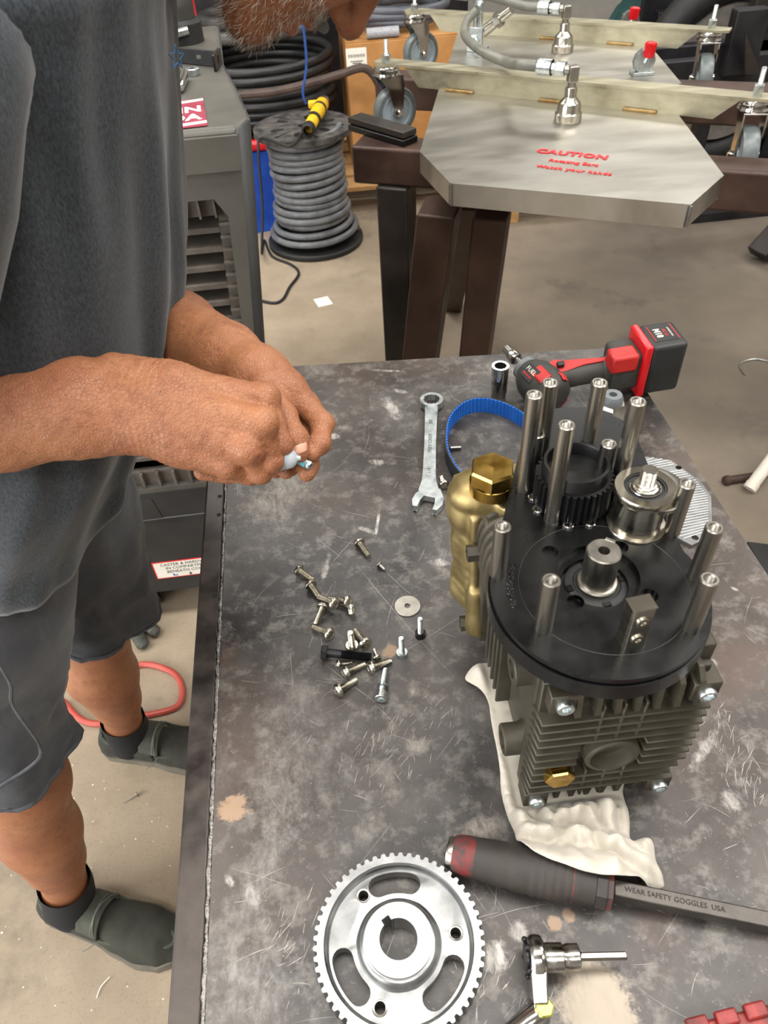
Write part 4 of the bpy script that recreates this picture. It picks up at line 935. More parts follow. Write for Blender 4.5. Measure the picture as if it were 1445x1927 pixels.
PANS = [((600, 165), (680, 278), 'pan head screw lying alone, farthest from the photographer'), ((130, 380), (252, 466), 'pan head screw at the left end of the chain of screws'), ((222, 492), (306, 612), 'second screw of the chain, its head against the first'),
    ((515, 628), (375, 612), 'pan head screw pointing left with a grub screw beside its head'), ((415, 672), (296, 622), 'pan head screw lying across the third of the chain'), ((322, 668), (266, 806), 'pan head screw whose tip points at the viewer'),
    ((375, 880), (243, 828), 'pan head screw with its head at the lower right end of the chain'), ((652, 955), (578, 858), 'pan head screw leaning beside the upright one above the black bolt'), ((494, 1178), (636, 1118), 'pan head screw just below the middle of the black bolt'),
    ((692, 1140), (834, 1092), 'pan head screw below the tip of the black bolt'), ((437, 1318), (578, 1236), 'pan head screw nearest to the viewer')]
RP, rP, LP_ = .0072, .0036, .0215
for i, (h, t, lb) in enumerate(PANS):
    o = lay_screw('pan', PX(*h), PX(*t), lb, LP_, RP, rP, ss)
    dz = {3: .0005, 4: .0065, 5: .0005, 7: .0}.get(i, 0)
    if dz: o.matrix_world = T_(0, 0, dz) @ o.matrix_world; WM[o] = o.matrix_world.copy()
q = P(*PX(548, 985), TZ)
put_screw('pan', 'machine_screw', '', 'screw', T_(q.x, q.y, TZ + LP_ + RP * .70) @ RX(PI), LP_, RP, rP, ss, 'loose machine screws')['label'] = 'pan head screw standing upright on its head'
lay_screw('bolt', PX(335, 1025), PX(716, 1062), 'black hex head bolt lying among the silver screws', .0465, .0085, .0046, MT['oxide'], 'bolt', 'hex_bolt', None)
lay_screw('small', PX(437, 1112), PX(534, 1102), 'small pan head screw under the head of the black bolt', .014, .0047, .0018, ss, 'pan', 'machine_screw', 'small pan head screws')
lay_screw('small', PX(742, 1070), PX(722, 1008), 'small pan head screw touching the tip of the black bolt', .014, .0047, .0018, ss, 'pan', 'machine_screw', 'small pan head screws')
lay_screw('tiny', PX(756, 335), PX(806, 384), 'tiny dark headed screw lying alone above the washer', .009, .0040, .0017, MT['steel'], 'rivet', 'machine_screw', None)
q = P(*PX(541, 712), TZ)
put_screw('grub', 'grub_screw', 'short stainless grub screw standing beside the chain of screws', 'screw', T_(q.x, q.y, TZ), .0105, .0035, .0035, ss, None, 'grub')
for (zx, zy), lb in (((935, 1045), 'socket cap screw standing on its head, nearer of two'), ((1078, 895), 'socket cap screw standing on its dark head next to the washer')):
    q = P(*PX(zx, zy), TZ)
    o = put_screw('cap' + lb[-3:], 'cap_screw', lb, 'screw', T_(q.x, q.y, TZ + .024 + .0062) @ RX(PI), .024, .0058, .0031, MT['zinc'] , 'upright socket cap screws', 'cap')
    if 'dark' in lb: [c for c in COL.objects if c.parent is o and c.name.startswith('head')][0].data.materials[0] = MT['oxide']
o = lay_screw('zcap', PX(775, 1350), PX(810, 1138), 'zinc socket cap screw with a spring washer, lying head towards the viewer', .030, .0062, .0032, MT['zinc'], 'cap', 'cap_screw', None)
MB().lathe([(.0033, .0215), (.0062, .0215), (.0062, .0235), (.0033, .0235)], 24).build('spring_washer', MT['zinc'], o, local=True)
q = P(*PX(977, 668), TZ)
MB().lathe([(.0033, 0), (.0142, 0), (.0145, .0003), (.0145, .0015), (.0142, .0018), (.0033, .0018), (.0033, 0)], 48, T_(q.x, q.y, TZ)).top('flat_washer', MT['steel'], 'wide flat steel washer lying next to the screws', 'washer', (q.x, q.y, TZ))
lay_screw('pin', (847, 843), (868, 842), 'short steel screw lying inside the loop of the blue belt', .014, .0032, .0025, MT['steel'], 'rivet', 'machine_screw', None)
lay_screw('wb', (835, 912), (830, 896), 'button head bolt lying against the open end of the wrench', .016, .0068, .0035, ss, 'pan', 'button_bolt', None)
# ================================================================== the man: bodies as blended distance fields, meshed with surface nets
def surface_net(fn, lo, hi, h):
    n = [max(3, int(math.ceil((hi[i] - lo[i]) / h)) + 1) for i in range(3)]
    ax = [lo[i] + h * np.arange(n[i]) for i in range(3)]
    X, Y, Z = np.meshgrid(*ax, indexing='ij')
    D = fn(np.stack([X.ravel(), Y.ravel(), Z.ravel()], 1).astype(np.float32)).reshape(n)
    S = D < 0
    cells = np.zeros([q - 1 for q in n], bool); cnt = np.zeros(cells.shape, np.int16)
    acc = np.zeros(cells.shape + (3,), np.float32); m = np.zeros(cells.shape, np.float32)
    for a in range(3):
        for b in (0, 1):
            for c in (0, 1):
                off = [0, 0, 0]; o1, o2 = [q for q in range(3) if q != a]; off[o1], off[o2] = b, c
                s0 = tuple(slice(off[q], off[q] + n[q] - 1) for q in range(3))
                off2 = list(off); off2[a] = 1
                s1 = tuple(slice(off2[q], off2[q] + n[q] - 1) for q in range(3))
                d0, d1 = D[s0], D[s1]; x = (d0 < 0) != (d1 < 0)
                t = np.where(x, d0 / np.where(x, d0 - d1, 1), 0)
                for q in range(3): acc[..., q] += np.where(x, (t if q == a else off[q]), 0)
                m += x
    act = m > 0; idx = -np.ones(cells.shape, np.int64); idx[act] = np.arange(act.sum())
    ii = np.argwhere(act); V = (acc[act] / m[act][:, None] + ii) * h + np.array(lo, np.float32)
    F = []
    for a in range(3):
        o1, o2 = [(1, 2), (2, 0), (0, 1)][a]
        sl0 = [slice(1, n[q] - 1) for q in range(3)]; sl0[a] = slice(0, n[a] - 1)
        sl1 = list(sl0); sl1[a] = slice(1, n[a])
        A, B = S[tuple(sl0)], S[tuple(sl1)]
        for flip, w_ in ((False, A & ~B), (True, ~A & B)):
            e = np.argwhere(w_)
            if not len(e): continue
            base = e.copy()
            for q in range(3):
                if q != a: base[:, q] += 1
            def cell(d1, d2):
                c = base.copy(); c[:, o1] -= d1; c[:, o2] -= d2; return idx[c[:, 0], c[:, 1], c[:, 2]]
            q4 = np.stack([cell(1, 1), cell(0, 1), cell(0, 0), cell(1, 0)], 1)
            F.append(q4[:, ::-1] if flip else q4)
    return V, np.concatenate(F)
def cap(a, b, ra, rb=None):
    a, b = np.array(a, np.float32), np.array(b, np.float32); rb = ra if rb is None else rb; ab = b - a; L = max(1e-9, float(ab @ ab))
    def f(p):
        t = np.clip(((p - a) @ ab) / L, 0, 1); return np.linalg.norm(p - a - t[:, None] * ab, axis=1) - (ra + (rb - ra) * t)
    return f
def elli(c, r, M=None):
    c, r = np.array(c, np.float32), np.array(r, np.float32); M = None if M is None else np.array(M, np.float32)
    def f(p):
        q = p - c
        if M is not None: q = q @ M            # columns of M are the ellipsoid's axes
        k0 = np.linalg.norm(q / r, axis=1); k1 = np.linalg.norm(q / (r * r), axis=1) + 1e-9
        return k0 * (k0 - 1) / k1
    return f
def smin(a, b, k):
    h = np.clip(0.5 + 0.5 * (b - a) / k, 0, 1); return b + (a - b) * h - k * h * (1 - h)
def blend(prims, k):
    def f(p):
        d = prims[0](p)
        for q in prims[1:]: d = smin(d, q(p), k)
        return d
    return f
def carve(d, e, k):                            # smooth subtraction
    return -smin(-d, e, k)
RT, DN, FW = (Vector([CR[i][j] for i in range(3)]) for j in range(3))
def DP(px, py, dep): return EYE + (RT * ((px - 722.5) / FPX) + DN * ((py - 963.5) / FPX) + FW) * dep
def N(*v): return [np.array(DP(*q)) for q in v]
def hand(palm, fingers, kp=.008, kf=.0035, kj=.0030):
    base = blend(palm, kp); fs = [blend(f, kj) for f in fingers]
    def f(p):
        d0 = base(p); d = d0
        for g in fs: d = np.minimum(d, smin(d0, g(p), kf))
        return d
    return f
def chain(pts, rs):
    q = N(*pts); out = [cap(q[i], q[i + 1], rs[i], rs[i + 1]) for i in range(len(q) - 1)]
    return out + [elli(q[i], (rs[i] * 1.09,) * 3) for i in range(1, len(q) - 1)]
# ---- right (near) forearm and hand, back of the hand to the viewer, closed round the little bottle
C_ = lambda a, b, ra, rb: cap(*N(a, b), ra, rb)
palmR = [C_((-230, 800, .605), (0, 786, .602), .046, .0430), C_((0, 786, .602), (150, 766, .600), .0430, .0390), C_((150, 752, .600), (262, 746, .598), .0330, .0270), C_((150, 785, .602), (275, 792, .600), .0340, .0265),
         C_((265, 738, .598), (330, 730, .594), .0240, .0205), C_((275, 800, .602), (345, 830, .602), .0240, .0215),
         C_((320, 728, .595), (500, 748, .598), .0190, .0098), C_((320, 758, .590), (495, 797, .5825), .0205, .0104), C_((325, 792, .592), (468, 846, .587), .0205, .0106), C_((335, 828, .600), (428, 876, .597), .0205, .0108),
         C_((300, 790, .612), (440, 820, .615), .021, .015), elli(N((494, 794, .5795))[0], (.0122,) * 3), elli(N((467, 846, .5840))[0], (.0118,) * 3), elli(N((500, 745, .596))[0], (.0112,) * 3),
         C_((215, 695, .592), (310, 705, .590), .0135, .010), elli(N((285, 738, .583))[0], (.014, .014, .012)), C_((335, 742, .5835), (482, 788, .5745), .0028, .0024), C_((330, 775, .5825), (462, 838, .5785), .0020, .0018), C_((320, 722, .588), (485, 742, .5905), .0022, .0018)]
fingR = [chain(((500, 748, .598), (530, 836, .602), (500, 862, .640), (475, 846, .650)), (.0102, .0086, .0082, .0076)),
         chain(((495, 797, .583), (511, 868, .600), (484, 872, .632), (460, 855, .642)), (.0108, .0088, .0084, .0078)),
         chain(((468, 847, .587), (490, 889, .603), (465, 885, .632), (440, 868, .640)), (.0108, .0088, .0084, .0078)),
         chain(((428, 876, .598), (470, 891, .612), (425, 890, .6215), (381, 888, .6160)), (.0112, .0088, .0080, .0074)),
         chain(((360, 815, .622), (440, 800, .642), (500, 828, .650)), (.018, .0120, .0100))]
def pores(p, a, f): return a * np.sin(p[:, 0] * f + 1.3 * np.sin(p[:, 1] * f * .7)) * np.sin(p[:, 1] * f * 1.1 + np.sin(p[:, 2] * f * .9)) * np.sin(p[:, 2] * f + 1)
hR = hand(palmR, fingR)
wr0, wr1 = N((300, 775, .6), (420, 800, .6))
wdir = (wr1 - wr0) / np.linalg.norm(wr1 - wr0)
def creases(p, c0, d, half, amp, f):            # fine folds across direction d around point c0
    t = (p - c0) @ d; q = p - c0 - t[:, None] * d; r = np.linalg.norm(q, axis=1)
    return amp * np.exp(-(t / half) ** 2) * (np.abs(np.sin(t * f + 2.2 * np.sin(p[:, 2] * 70) + 1.5 * np.sin(p[:, 1] * 90))) ** .6 - .5) * (r < .06)
KN = N((487, 793, .578), (466, 846, .582), (494, 744, .595), (524, 836, .600), (507, 866, .595))
def fR(p):
    d = hR(p) + pores(p, .0004, 420) + creases(p, wr0, wdir, .030, .0009, 620)
    for k_ in KN: d = d + creases(p, k_, wdir, .008, .0006, 900) * (np.linalg.norm(p - k_, axis=1) < .016)
    return d
# ---- left (far) forearm and hand, thumb on top, holding the screw
palmL = [C_((250, 560, .86), (335, 625, .745), .043, .0400), C_((335, 625, .745), (425, 672, .690), .0385, .0320), C_((425, 675, .690), (488, 712, .660), .0310, .0265), C_((488, 708, .660), (535, 733, .648), .0260, .0195), C_((505, 760, .655), (520, 780, .650), .022, .018),
         C_((520, 735, .650), (578, 762, .646), .0165, .0105), C_((515, 760, .660), (566, 800, .662), .018, .0115), C_((505, 780, .668), (545, 830, .668), .018, .0115)]
fingL = [chain(((500, 728, .640), (533, 785, .624), (556, 826, .616), (564, 851, .616)), (.0160, .0112, .0104, .0086)),
         chain(((576, 762, .646), (607, 797, .636), (602, 834, .626), (588, 852, .622)), (.0112, .0094, .0086, .0072)),
         chain(((566, 800, .662), (584, 846, .650), (580, 876, .636), (577, 890, .630)), (.0112, .0092, .0084, .0076)),
         chain(((545, 828, .668), (556, 858, .654), (545, 876, .640), (538, 886, .634)), (.0108, .0088, .0080, .0072)),
         chain(((520, 835, .668), (532, 862, .656), (524, 878, .646), (519, 886, .642)), (.0100, .0080, .0074, .0066))]
hL = hand(palmL, fingL, kp=.012)
def fL(p): return hL(p) + pores(p, .0004, 420)
# ---- legs
V3 = lambda *v: np.array(v, np.float32)
def leg(hip, knee, calf, ank, heel, toe):
    k = V3(*knee); a = V3(*ank); c = V3(*calf)
    fr = (V3(*toe) - V3(*heel)); fr /= np.linalg.norm(fr)
    return blend([cap(hip, knee, .072, .060), elli(k + fr * .018, (.050, .050, .058)), cap(k, c, .058, .056), cap(c - fr * .018, a * .45 + c * .55, .0580, .046), cap(c + fr * .012, a, .048, .0360), cap(a, V3(a[0], a[1], .055) - fr * .01, .034, .032), cap(V3(*heel) + V3(0, 0, .040), V3(*toe) + V3(0, 0, .03), .026, .020), elli(c + V3(0, -.018, -.0), (.040, .036, .08))], .022)
hdN = math.radians(-23.6); hdF = math.radians(-14)
HN, HF = (-.652, .580), (-.590, .905)
tN = (HN[0] + .17 * math.cos(hdN), HN[1] + .17 * math.sin(hdN)); tF = (HF[0] + .17 * math.cos(hdF), HF[1] + .17 * math.sin(hdF))
legN = leg((-.45, .61, .88), (-.512, .566, .50), (-.536, .560, .350), (-.574, .556, .125), (HN[0] + .05, HN[1] - .02, 0), tN + (0,))
legF = leg((-.415, .825, .88), (-.456, .852, .50), (-.484, .858, .335), (-.513, .878, .115), (HF[0] + .05, HF[1] - .012, 0), tF + (0,))
# ---- torso (under the shirt), neck and the bowed head
hu = Vector((.96, 0, .28)).normalized(); hf = Vector((.28, 0, -.96)).normalized(); hl = Vector((0, 1, 0))
HO = Vector((.057, .750, 1.4865)); MH = np.array([[hl[i], hf[i], hu[i]] for i in range(3)])
def H(l, f, u): return V3(*(HO + hl * l + hf * f + hu * u))
torso = blend([cap((-.41, .67, .95), (-.41, .77, .95), .085), cap((-.36, .66, 1.05), (-.36, .78, 1.05), .115), cap((-.28, .63, 1.28), (-.28, .81, 1.28), .115), cap((-.24, .53, 1.39), (-.24, .90, 1.39), .062), cap((-.22, .72, 1.40), H(0, -.035, -.07), .070, .058),
               cap((-.24, .53, 1.40), (-.40, .49, 1.165), .058, .044), cap((-.24, .90, 1.40), tuple(DP(250, 560, .86)), .058, .043), cap((-.40, .49, 1.165), tuple(DP(-230, 800, .605)), .046, .046)], .05)
hp = [elli(H(0, -.012, .035), (.077, .098, .098), MH), elli(H(0, .040, -.035), (.062, .058, .080), MH), elli(H(0, .062, -.078), (.043, .034, .036), MH), cap(H(-.052, .000, -.070), H(-.018, .075, -.108), .020, .017), cap(H(.052, .000, -.070), H(.018, .075, -.108), .020, .017), elli(H(0, .080, -.112), (.022, .0170, .0165), MH),
      cap(H(-.040, .074, .020), H(.040, .074, .020), .017), elli(H(-.040, .068, -.032), (.022, .020, .020), MH), elli(H(.040, .068, -.032), (.022, .020, .020), MH), cap(H(0, -.04, -.05), H(0, -.05, -.13), .060)]
hskull = blend(hp, .022)
nose = blend([cap(H(0, .088, .010), H(0, .112, -.030), .0085, .0120), elli(H(0, .1145, -.034), (.0125, .0120, .0115), MH), elli(H(-.0125, .103, -.0385), (.0080, .0100, .0085), MH), elli(H(.0125, .103, -.0385), (.0080, .0100, .0085), MH)], .007)
lips = [elli(H(0, .0960, -.0655), (.0235, .0100, .0062), MH), elli(H(0, .0945, -.0815), (.0215, .0105, .0075), MH)]
eyes = [H(-.031, .078, .000), H(.031, .078, .000)]
ears = [blend([elli(H(s * .079, -.012, -.012), (.007, .018, .030), MH), elli(H(s * .083, -.016, .004), (.006, .014, .016), MH)], .006) for s in (-1, 1)]
def fH(p):
    d = smin(hskull(p), nose(p), .006)
    for e in eyes: d = carve(d, elli(e + np.array(hf) * .006, (.0155, .0125, .011), MH)(p), .006)
    for e in eyes: d = np.minimum(d, smin(d, elli(e - np.array(hf) * .005, (.0125, .0125, .0125))(p), .0015))
    for l_ in lips: d = smin(d, l_(p), .003)
    d = carve(d, cap(H(-.021, .1045, -.0733), H(.021, .1045, -.0733), .0042)(p), .002)
    for s in (-1, 1): d = carve(d, elli(H(s * .0070, .1090, -.0440), (.0040, .0060, .0048), MH)(p), .002)
    for e in ears: d = smin(d, e(p), .004)
    return d + pores(p, .0003, 380)
def bbox(pts, pad):
    a = np.array(pts); return a.min(0) - pad, a.max(0) + pad
parts = []
def addp(fn, pts, pad, h): parts.append(surface_net(fn, *bbox(pts, pad), h))
addp(fR, N((-120, 786, .603), (540, 860, .62), (300, 680, .59), (400, 900, .66)), .036, .0014)
addp(fL, N((290, 590, .80), (615, 800, .62), (540, 900, .62), (335, 625, .745), (380, 560, .78), (500, 640, .70)), .046, .0017)
addp(legN, [(-.40, .60, .80), (-.66, .58, .0), tN + (.08,)], .075, .0042)
addp(legF, [(-.40, .83, .80), (-.62, .886, .0), tF + (.08,)], .075, .0042)
addp(fH, [H(-.09, .125, .14), H(.09, -.12, -.14), H(0, .1, -.12)], .012, .0023)
addp(torso, [(-.40, .50, .90), (-.10, .94, 1.46), (-.45, .48, 1.16), tuple(H(0, -.03, -.06))], .10, .009)
man = thing('person', 'man in a charcoal t-shirt and shorts bending over the bench, threading a screw', 'person', (-.50, .72, 0))
k = NT('tanned_skin')
n1 = k.noise(9, 5, 0.6); n2 = k.noise(60, 5, 0.65); n3 = k.noise(420, 3, 0.7)
c = k.mix(k.ramp(n1, [(0.35, 0), (0.68, 1)]), lin('#8b563b'), lin('#a6704c'))
c = k.mix(k.ramp(n2, [(0.52, 0), (0.72, 0.55)]), c, lin('#79402b'))
c = k.mix(k.ramp(n3, [(0.58, 0), (0.75, 0.35)]), c, lin('#6b3f2b'))
wvn = k.n('ShaderNodeTexVoronoi', feature='DISTANCE_TO_EDGE'); k.l(k.map(scale=(1, 1, 1)), wvn.inputs['Vector']); wvn.inputs['Scale'].default_value = 300
cr = k.ramp(wvn.outputs['Distance'], [(0.0, 0), (0.12, 1)])
k.set(col=c, rough=k.ramp(n2, [(0.3, 0.40), (0.7, 0.55)]), sss=0.05); k.b.inputs['Subsurface Radius'].default_value = (.006, .0025, .0012)
hsum = k.math('MULTIPLY_ADD', cr, 0.5, k.math('MULTIPLY', n3, 0.8)); k.bump(hsum, 0.55, 0.0011)
skin = k.m
mb = MB()
for V, F in parts: mb.add([tuple(map(float, v)) for v in V], [tuple(map(int, f)) for f in F])
mb.build('body', skin, man, ang=80)
nail_m = mat('finger_nail', '#c9937c', '#d8a892', 0.3, 0, 60, 0.05)
def nail(px, py, dep, dirpx, w_, l_):
    c = DP(px, py, dep); ax = (DP(px + dirpx[0], py + dirpx[1], dep) - c).normalized(); nn = -(ray(px, py).normalized()); nn = (nn - ax * nn.dot(ax)).normalized(); sd = ax.cross(nn)
    M = Matrix(((sd.x, ax.x, nn.x, c.x), (sd.y, ax.y, nn.y, c.y), (sd.z, ax.z, nn.z, c.z), (0, 0, 0, 1)))
    MB().grid(lambda u, t: M @ Vector(((u - .5) * 2 * w_ * (1 - .35 * (abs(t - .35) * 1.5) ** 3), (t - .5) * 2 * l_, -.0035 * ((u - .5) * 2) ** 2 - .0010 * ((t - .5) * 2) ** 2)), 9, 9).build('nail', nail_m, man, ang=80, mods=[('SOLIDIFY', dict(thickness=.0008, offset=-1))])
nail(561, 836, .6055, (3, 9), .0072, .0078)
lip_m = mat('lip_skin', '#8d5347', '#a0655a', 0.4, 0, 60, 0.05)
MB().ell((0, 0, 0), (.0215, .0095, .0055), Matrix(((hl.x, hf.x, hu.x, 0), (hl.y, hf.y, hu.y, 0), (hl.z, hf.z, hu.z, 0), (0, 0, 0, 1))).copy() if False else T_(*H(0, .0975, -.0660).tolist()) @ Matrix(((hl.x, hf.x, hu.x), (hl.y, hf.y, hu.y), (hl.z, hf.z, hu.z))).to_4x4()).build('lip', lip_m, man, ang=80)
MB().ell((0, 0, 0), (.0200, .0100, .0068), T_(*H(0, .0960, -.0815).tolist()) @ Matrix(((hl.x, hf.x, hu.x), (hl.y, hf.y, hu.y), (hl.z, hf.z, hu.z))).to_4x4()).build('lip', lip_m, man, ang=80)
# eyes
for e in eyes: MB().ell(tuple(e - np.array(hf) * .0035), (.0118, .0118, .0118)).build('eye', mat('eyeball', '#d8d4cc', None, 0.2), man)
# ---- hair and beard: short strands rooted on the skin
hm = {n: mat('hair_' + n, a, b, 0.5, 0, 200, 0.1) for n, a, b in (('grey', '#a39a8c', '#c9c2b6'), ('brown', '#3a271b', '#4f3826'))}
Vh, Fh = parts[4]; rs = np.random.RandomState(4)
cen = Vh[Fh].mean(1); e1 = Vh[Fh[:, 2]] - Vh[Fh[:, 0]]; e2 = Vh[Fh[:, 3]] - Vh[Fh[:, 1]]; nr = np.cross(e1, e2); nr /= np.linalg.norm(nr, axis=1)[:, None] + 1e-9
loc = (cen - np.array(HO)) @ MH                  # l, f, u
if (nr * (cen - np.array(HO))).sum(1).mean() < 0: nr = -nr
L_, F_, U_ = loc.T
jaw = (U_ < -.045) & (F_ > -.01 - .6 * (U_ + .09)) & (F_ > .0) & ~((np.abs(L_) < .030) & (U_ > -.090) & (U_ < -.060) & (F_ > .070)) | ((np.abs(L_) > .045) & (U_ > -.07) & (U_ < .0) & (F_ > -.005) & (F_ < .035)) | ((np.abs(L_) < .034) & (U_ > -.0645) & (U_ < -.049) & (F_ > .07))
jaw &= (U_ > -.14) & ~((U_ > -.046) & (np.abs(L_) < .03))
scalp = ((U_ > .055 - .35 * F_) | ((F_ < -.03) & (U_ > -.05))) & ~((np.abs(L_) > .072) & (np.abs(F_ + .012) < .03) & (U_ < .03))
def strands(mask, n, length, wd, grey_p):
    ids = np.where(mask)[0]; pick = rs.choice(ids, n); bufs = {'grey': MB(), 'brown': MB()}
    for i in pick:
        p = Vh[Fh[i]][rs.randint(4)] * .5 + cen[i] * .5 + rs.normal(0, .0012, 3); nn = nr[i]
        dn = np.array(-hu) * .9 + nn * .8 + rs.normal(0, .45, 3); dn /= np.linalg.norm(dn)
        L = length * rs.uniform(.5, 1.2); sd = np.cross(dn, rs.normal(0, 1, 3)); sd /= np.linalg.norm(sd) + 1e-9; sd *= wd
        m1 = p + dn * L * .55 + nn * L * .12; t = p + dn * L + rs.normal(0, L * .12, 3)
        g = grey_p(loc[i]); key = 'grey' if rs.rand() < g else 'brown'
        bufs[key].add([tuple(p - sd), tuple(p + sd), tuple(m1 - sd * .8), tuple(m1 + sd * .8), tuple(t)], [(0, 1, 3, 2), (2, 3, 4)])
    return bufs
gp_ = lambda q: 0.75 if q[1] > .06 else (0.25 + max(0, q[1]) * 7)
for key, b in strands(jaw, 7500, .0078, .00013, gp_).items():
    o = b.build('beard', hm[key], man, ang=0); o['kind'] = 'stuff'
    if key == 'grey': o['label'] = 'grey beard hair'
for key, b in strands(scalp, 4500, .016, .0003, lambda q: .3).items():
    o = b.build('hair', hm[key], man, ang=0); o['kind'] = 'stuff'
def arm_hair(idx, test, n):
    V, F = parts[idx]; ce = V[F].mean(1); a = V[F[:, 2]] - V[F[:, 0]]; b = V[F[:, 3]] - V[F[:, 1]]; nn = np.cross(a, b); nn /= np.linalg.norm(nn, axis=1)[:, None] + 1e-9
    ids = np.where(test(ce))[0]; ids = rs.choice(ids, n); m = MB()
    for i in ids:
        d = np.array(RT) * .8 + np.array(DN) * rs.normal(.1, .5) + rs.normal(0, .2, 3); d -= nn[i] * (d @ nn[i]); d /= np.linalg.norm(d); L = rs.uniform(.005, .011)
        p = ce[i] + rs.normal(0, .0006, 3); sd = np.cross(d, nn[i]) * .00007; m1 = p + d * L * .5 + nn[i] * .0012; t = p + d * L + sd * rs.normal(0, 14) + nn[i] * .0006
        m.add([tuple(p - sd), tuple(p + sd), tuple(m1 - sd), tuple(m1 + sd), tuple(t)], [(0, 1, 3, 2), (2, 3, 4)])
    m.build('arm_hair', hm['brown'], man, ang=0)['kind'] = 'stuff'
arm_hair(0, lambda c: c[:, 0] < -.085, 1500); arm_hair(1, lambda c: (c[:, 0] < -.05), 900)
# ---- t-shirt
k = NT('heather_jersey')
f1 = k.noise(520, 3, 0.75, k.map(scale=(1, 1, .45))); f2 = k.noise(5, 4, 0.6)
c = k.mix(k.ramp(f1, [(0.34, 0), (0.66, 1)]), lin('#101418'), lin('#363e46')); c = k.mix(k.ramp(f2, [(0.4, 0), (0.7, 0.3)]), c, lin('#24292d'))
k.set(col=c, rough=0.9, sheen=0.25); k.bump(f1, 0.35, 0.0006); jersey = k.m
fp = [Q(x, y, .69) for x, y in ((319, 0), (325, 150), (332, 300), (340, 420), (342, 500), (335, 590), (320, 680), (285, 770), (252, 850), (243, 886))]
fz = [(p.z, p.x) for p in fp]
fz = [(1.52, -.050), (1.45, -.066)] + fz
def front(z):
    if z >= fz[0][0]: return fz[0][1]
    for (za, xa), (zb_, xb) in zip(fz, fz[1:]):
        if zb_ <= z <= za: return xb + (xa - xb) * (z - zb_) / max(1e-6, za - zb_)
    return fz[-1][1]
zt_, zb2 = 1.500, fz[-1][0]
def shirt(u, t):
    a = 2 * PI * u; z = zb2 + (zt_ - zb2) * t
    ca, sa = math.cos(a), math.sin(a)
    rx, ry = .150, .205
    if t > .86: q = (t - .86) / .14; ry *= 1 - .50 * q ** 1.8; rx *= 1 - .42 * q ** 1.6
    if t < .45: ry += .016 * (1 - t / .45)
    cx_ = front(z) - rx
    if t > .86: cx_ = front(z) - .15 - .02 * ((t - .86) / .14)
    zz = z - .030 * (1 - t) ** 2 * (0.5 - 0.5 * ca) + .010 * (1 - t) ** 4 * math.sin(3 * a + 1)
    # hanging folds
    fo = .010 * nz(a * 2.2, z * 2.2, 1) + .0095 * math.sin(a * 9 + 1.6 * nz(a * 2, z * 4, 2) * 3) * (0.45 + .55 * (1 - t)) * (.55 + nz(a * 1.5, z * 1.1, 8))
    fo += .010 * max(0, 1 - abs(z - 1.03 - .05 * ca) / .05) * max(0, -sa) * .7 + .005 * nz(a * 7, z * 9, 5) + .009 * max(0, 1 - abs(z - .985 - .035 * math.sin(a * 2)) / .03) * (.4 + nz(a * 3, 2))
    e = 2.3
    sx_ = math.copysign(abs(ca) ** (2 / e), ca); sy_ = math.copysign(abs(sa) ** (2 / e), sa)
    return Vector((cx_ + (rx + fo * .8) * sx_, .72 + (ry + fo) * sy_, zz))
sm = MB().grid(shirt, 150, 90, True)
def tubegrid(path, radii, n, disp=None, flat=None):
    path = [Vector(p) for p in path]; vs = []; m = len(path)
    for i, p in enumerate(path):
        t = (path[min(i + 1, m - 1)] - path[max(i - 1, 0)]).normalized(); x = Vector((1, 0, 0)); x = (x - t * x.dot(t)).normalized(); y = t.cross(x)
        for q in range(n):
            a = 2 * PI * q / n; r = radii[i] + (disp(a, i / (m - 1), p) if disp else 0)
            vs.append(p + (x * math.cos(a) + y * math.sin(a)) * r)
    fs = [(i * n + q, i * n + (q + 1) % n, (i + 1) * n + (q + 1) % n, (i + 1) * n + q) for i in range(m - 1) for q in range(n)]
    return vs, fs
dsl = lambda a, t, p: .006 * nz(a * 1.5, t * 3, p.y * 9) + .004 * math.sin(a * 5 + t * 4)
sm.add(*tubegrid([(-.215, .60, 1.420), (-.235, .545, 1.405), (-.262, .512, 1.365), (-.30, .497, 1.30), (-.345, .490, 1.235), (-.358, .489, 1.215)], [.070, .082, .084, .080, .080, .081], 48, dsl))
p_sl = Vector(DP(250, 560, .86))
sm.add(*tubegrid([(-.215, .84, 1.420), (-.235, .885, 1.405), Vector((-.24, .90, 1.40)).lerp(p_sl, .25), Vector((-.24, .90, 1.40)).lerp(p_sl, .55), Vector((-.24, .90, 1.40)).lerp(p_sl, .72)], [.070, .080, .078, .074, .075], 40, dsl))
# neckband
nb = [(-.150, .72, 1.452)]
sm.add(*tubegrid([Vector((-.215, .72, 1.470)), Vector((-.180, .72, 1.492)), Vector((-.150, .72, 1.508)), Vector((-.142, .72, 1.512))], [.120, .092, .078, .076], 48))
shirt_o = sm.build('t_shirt', jersey, man, ang=80, mods=[('SOLIDIFY', dict(thickness=.0022, offset=-1))])
star5 = []
for i in range(10): r = .0085 if i % 2 == 0 else .0036; star5.append((r * math.sin(PI * i / 5 + .2), r * math.cos(PI * i / 5 + .2)))
sp3 = Q(325, 108, .675); nv = Vector((.80, -.6, .05)).normalized(); Mst = frame(sp3 + nv * .004, nv, Vector((.6, .8, 0)))
star_m = mat('star_print', '#3c6f9c', None, 0.7)
MB().tube([Mst @ Vector((x, y, 0)) for x, y in star5], .0006, 6, closed=True).build('star_print', star_m, man)
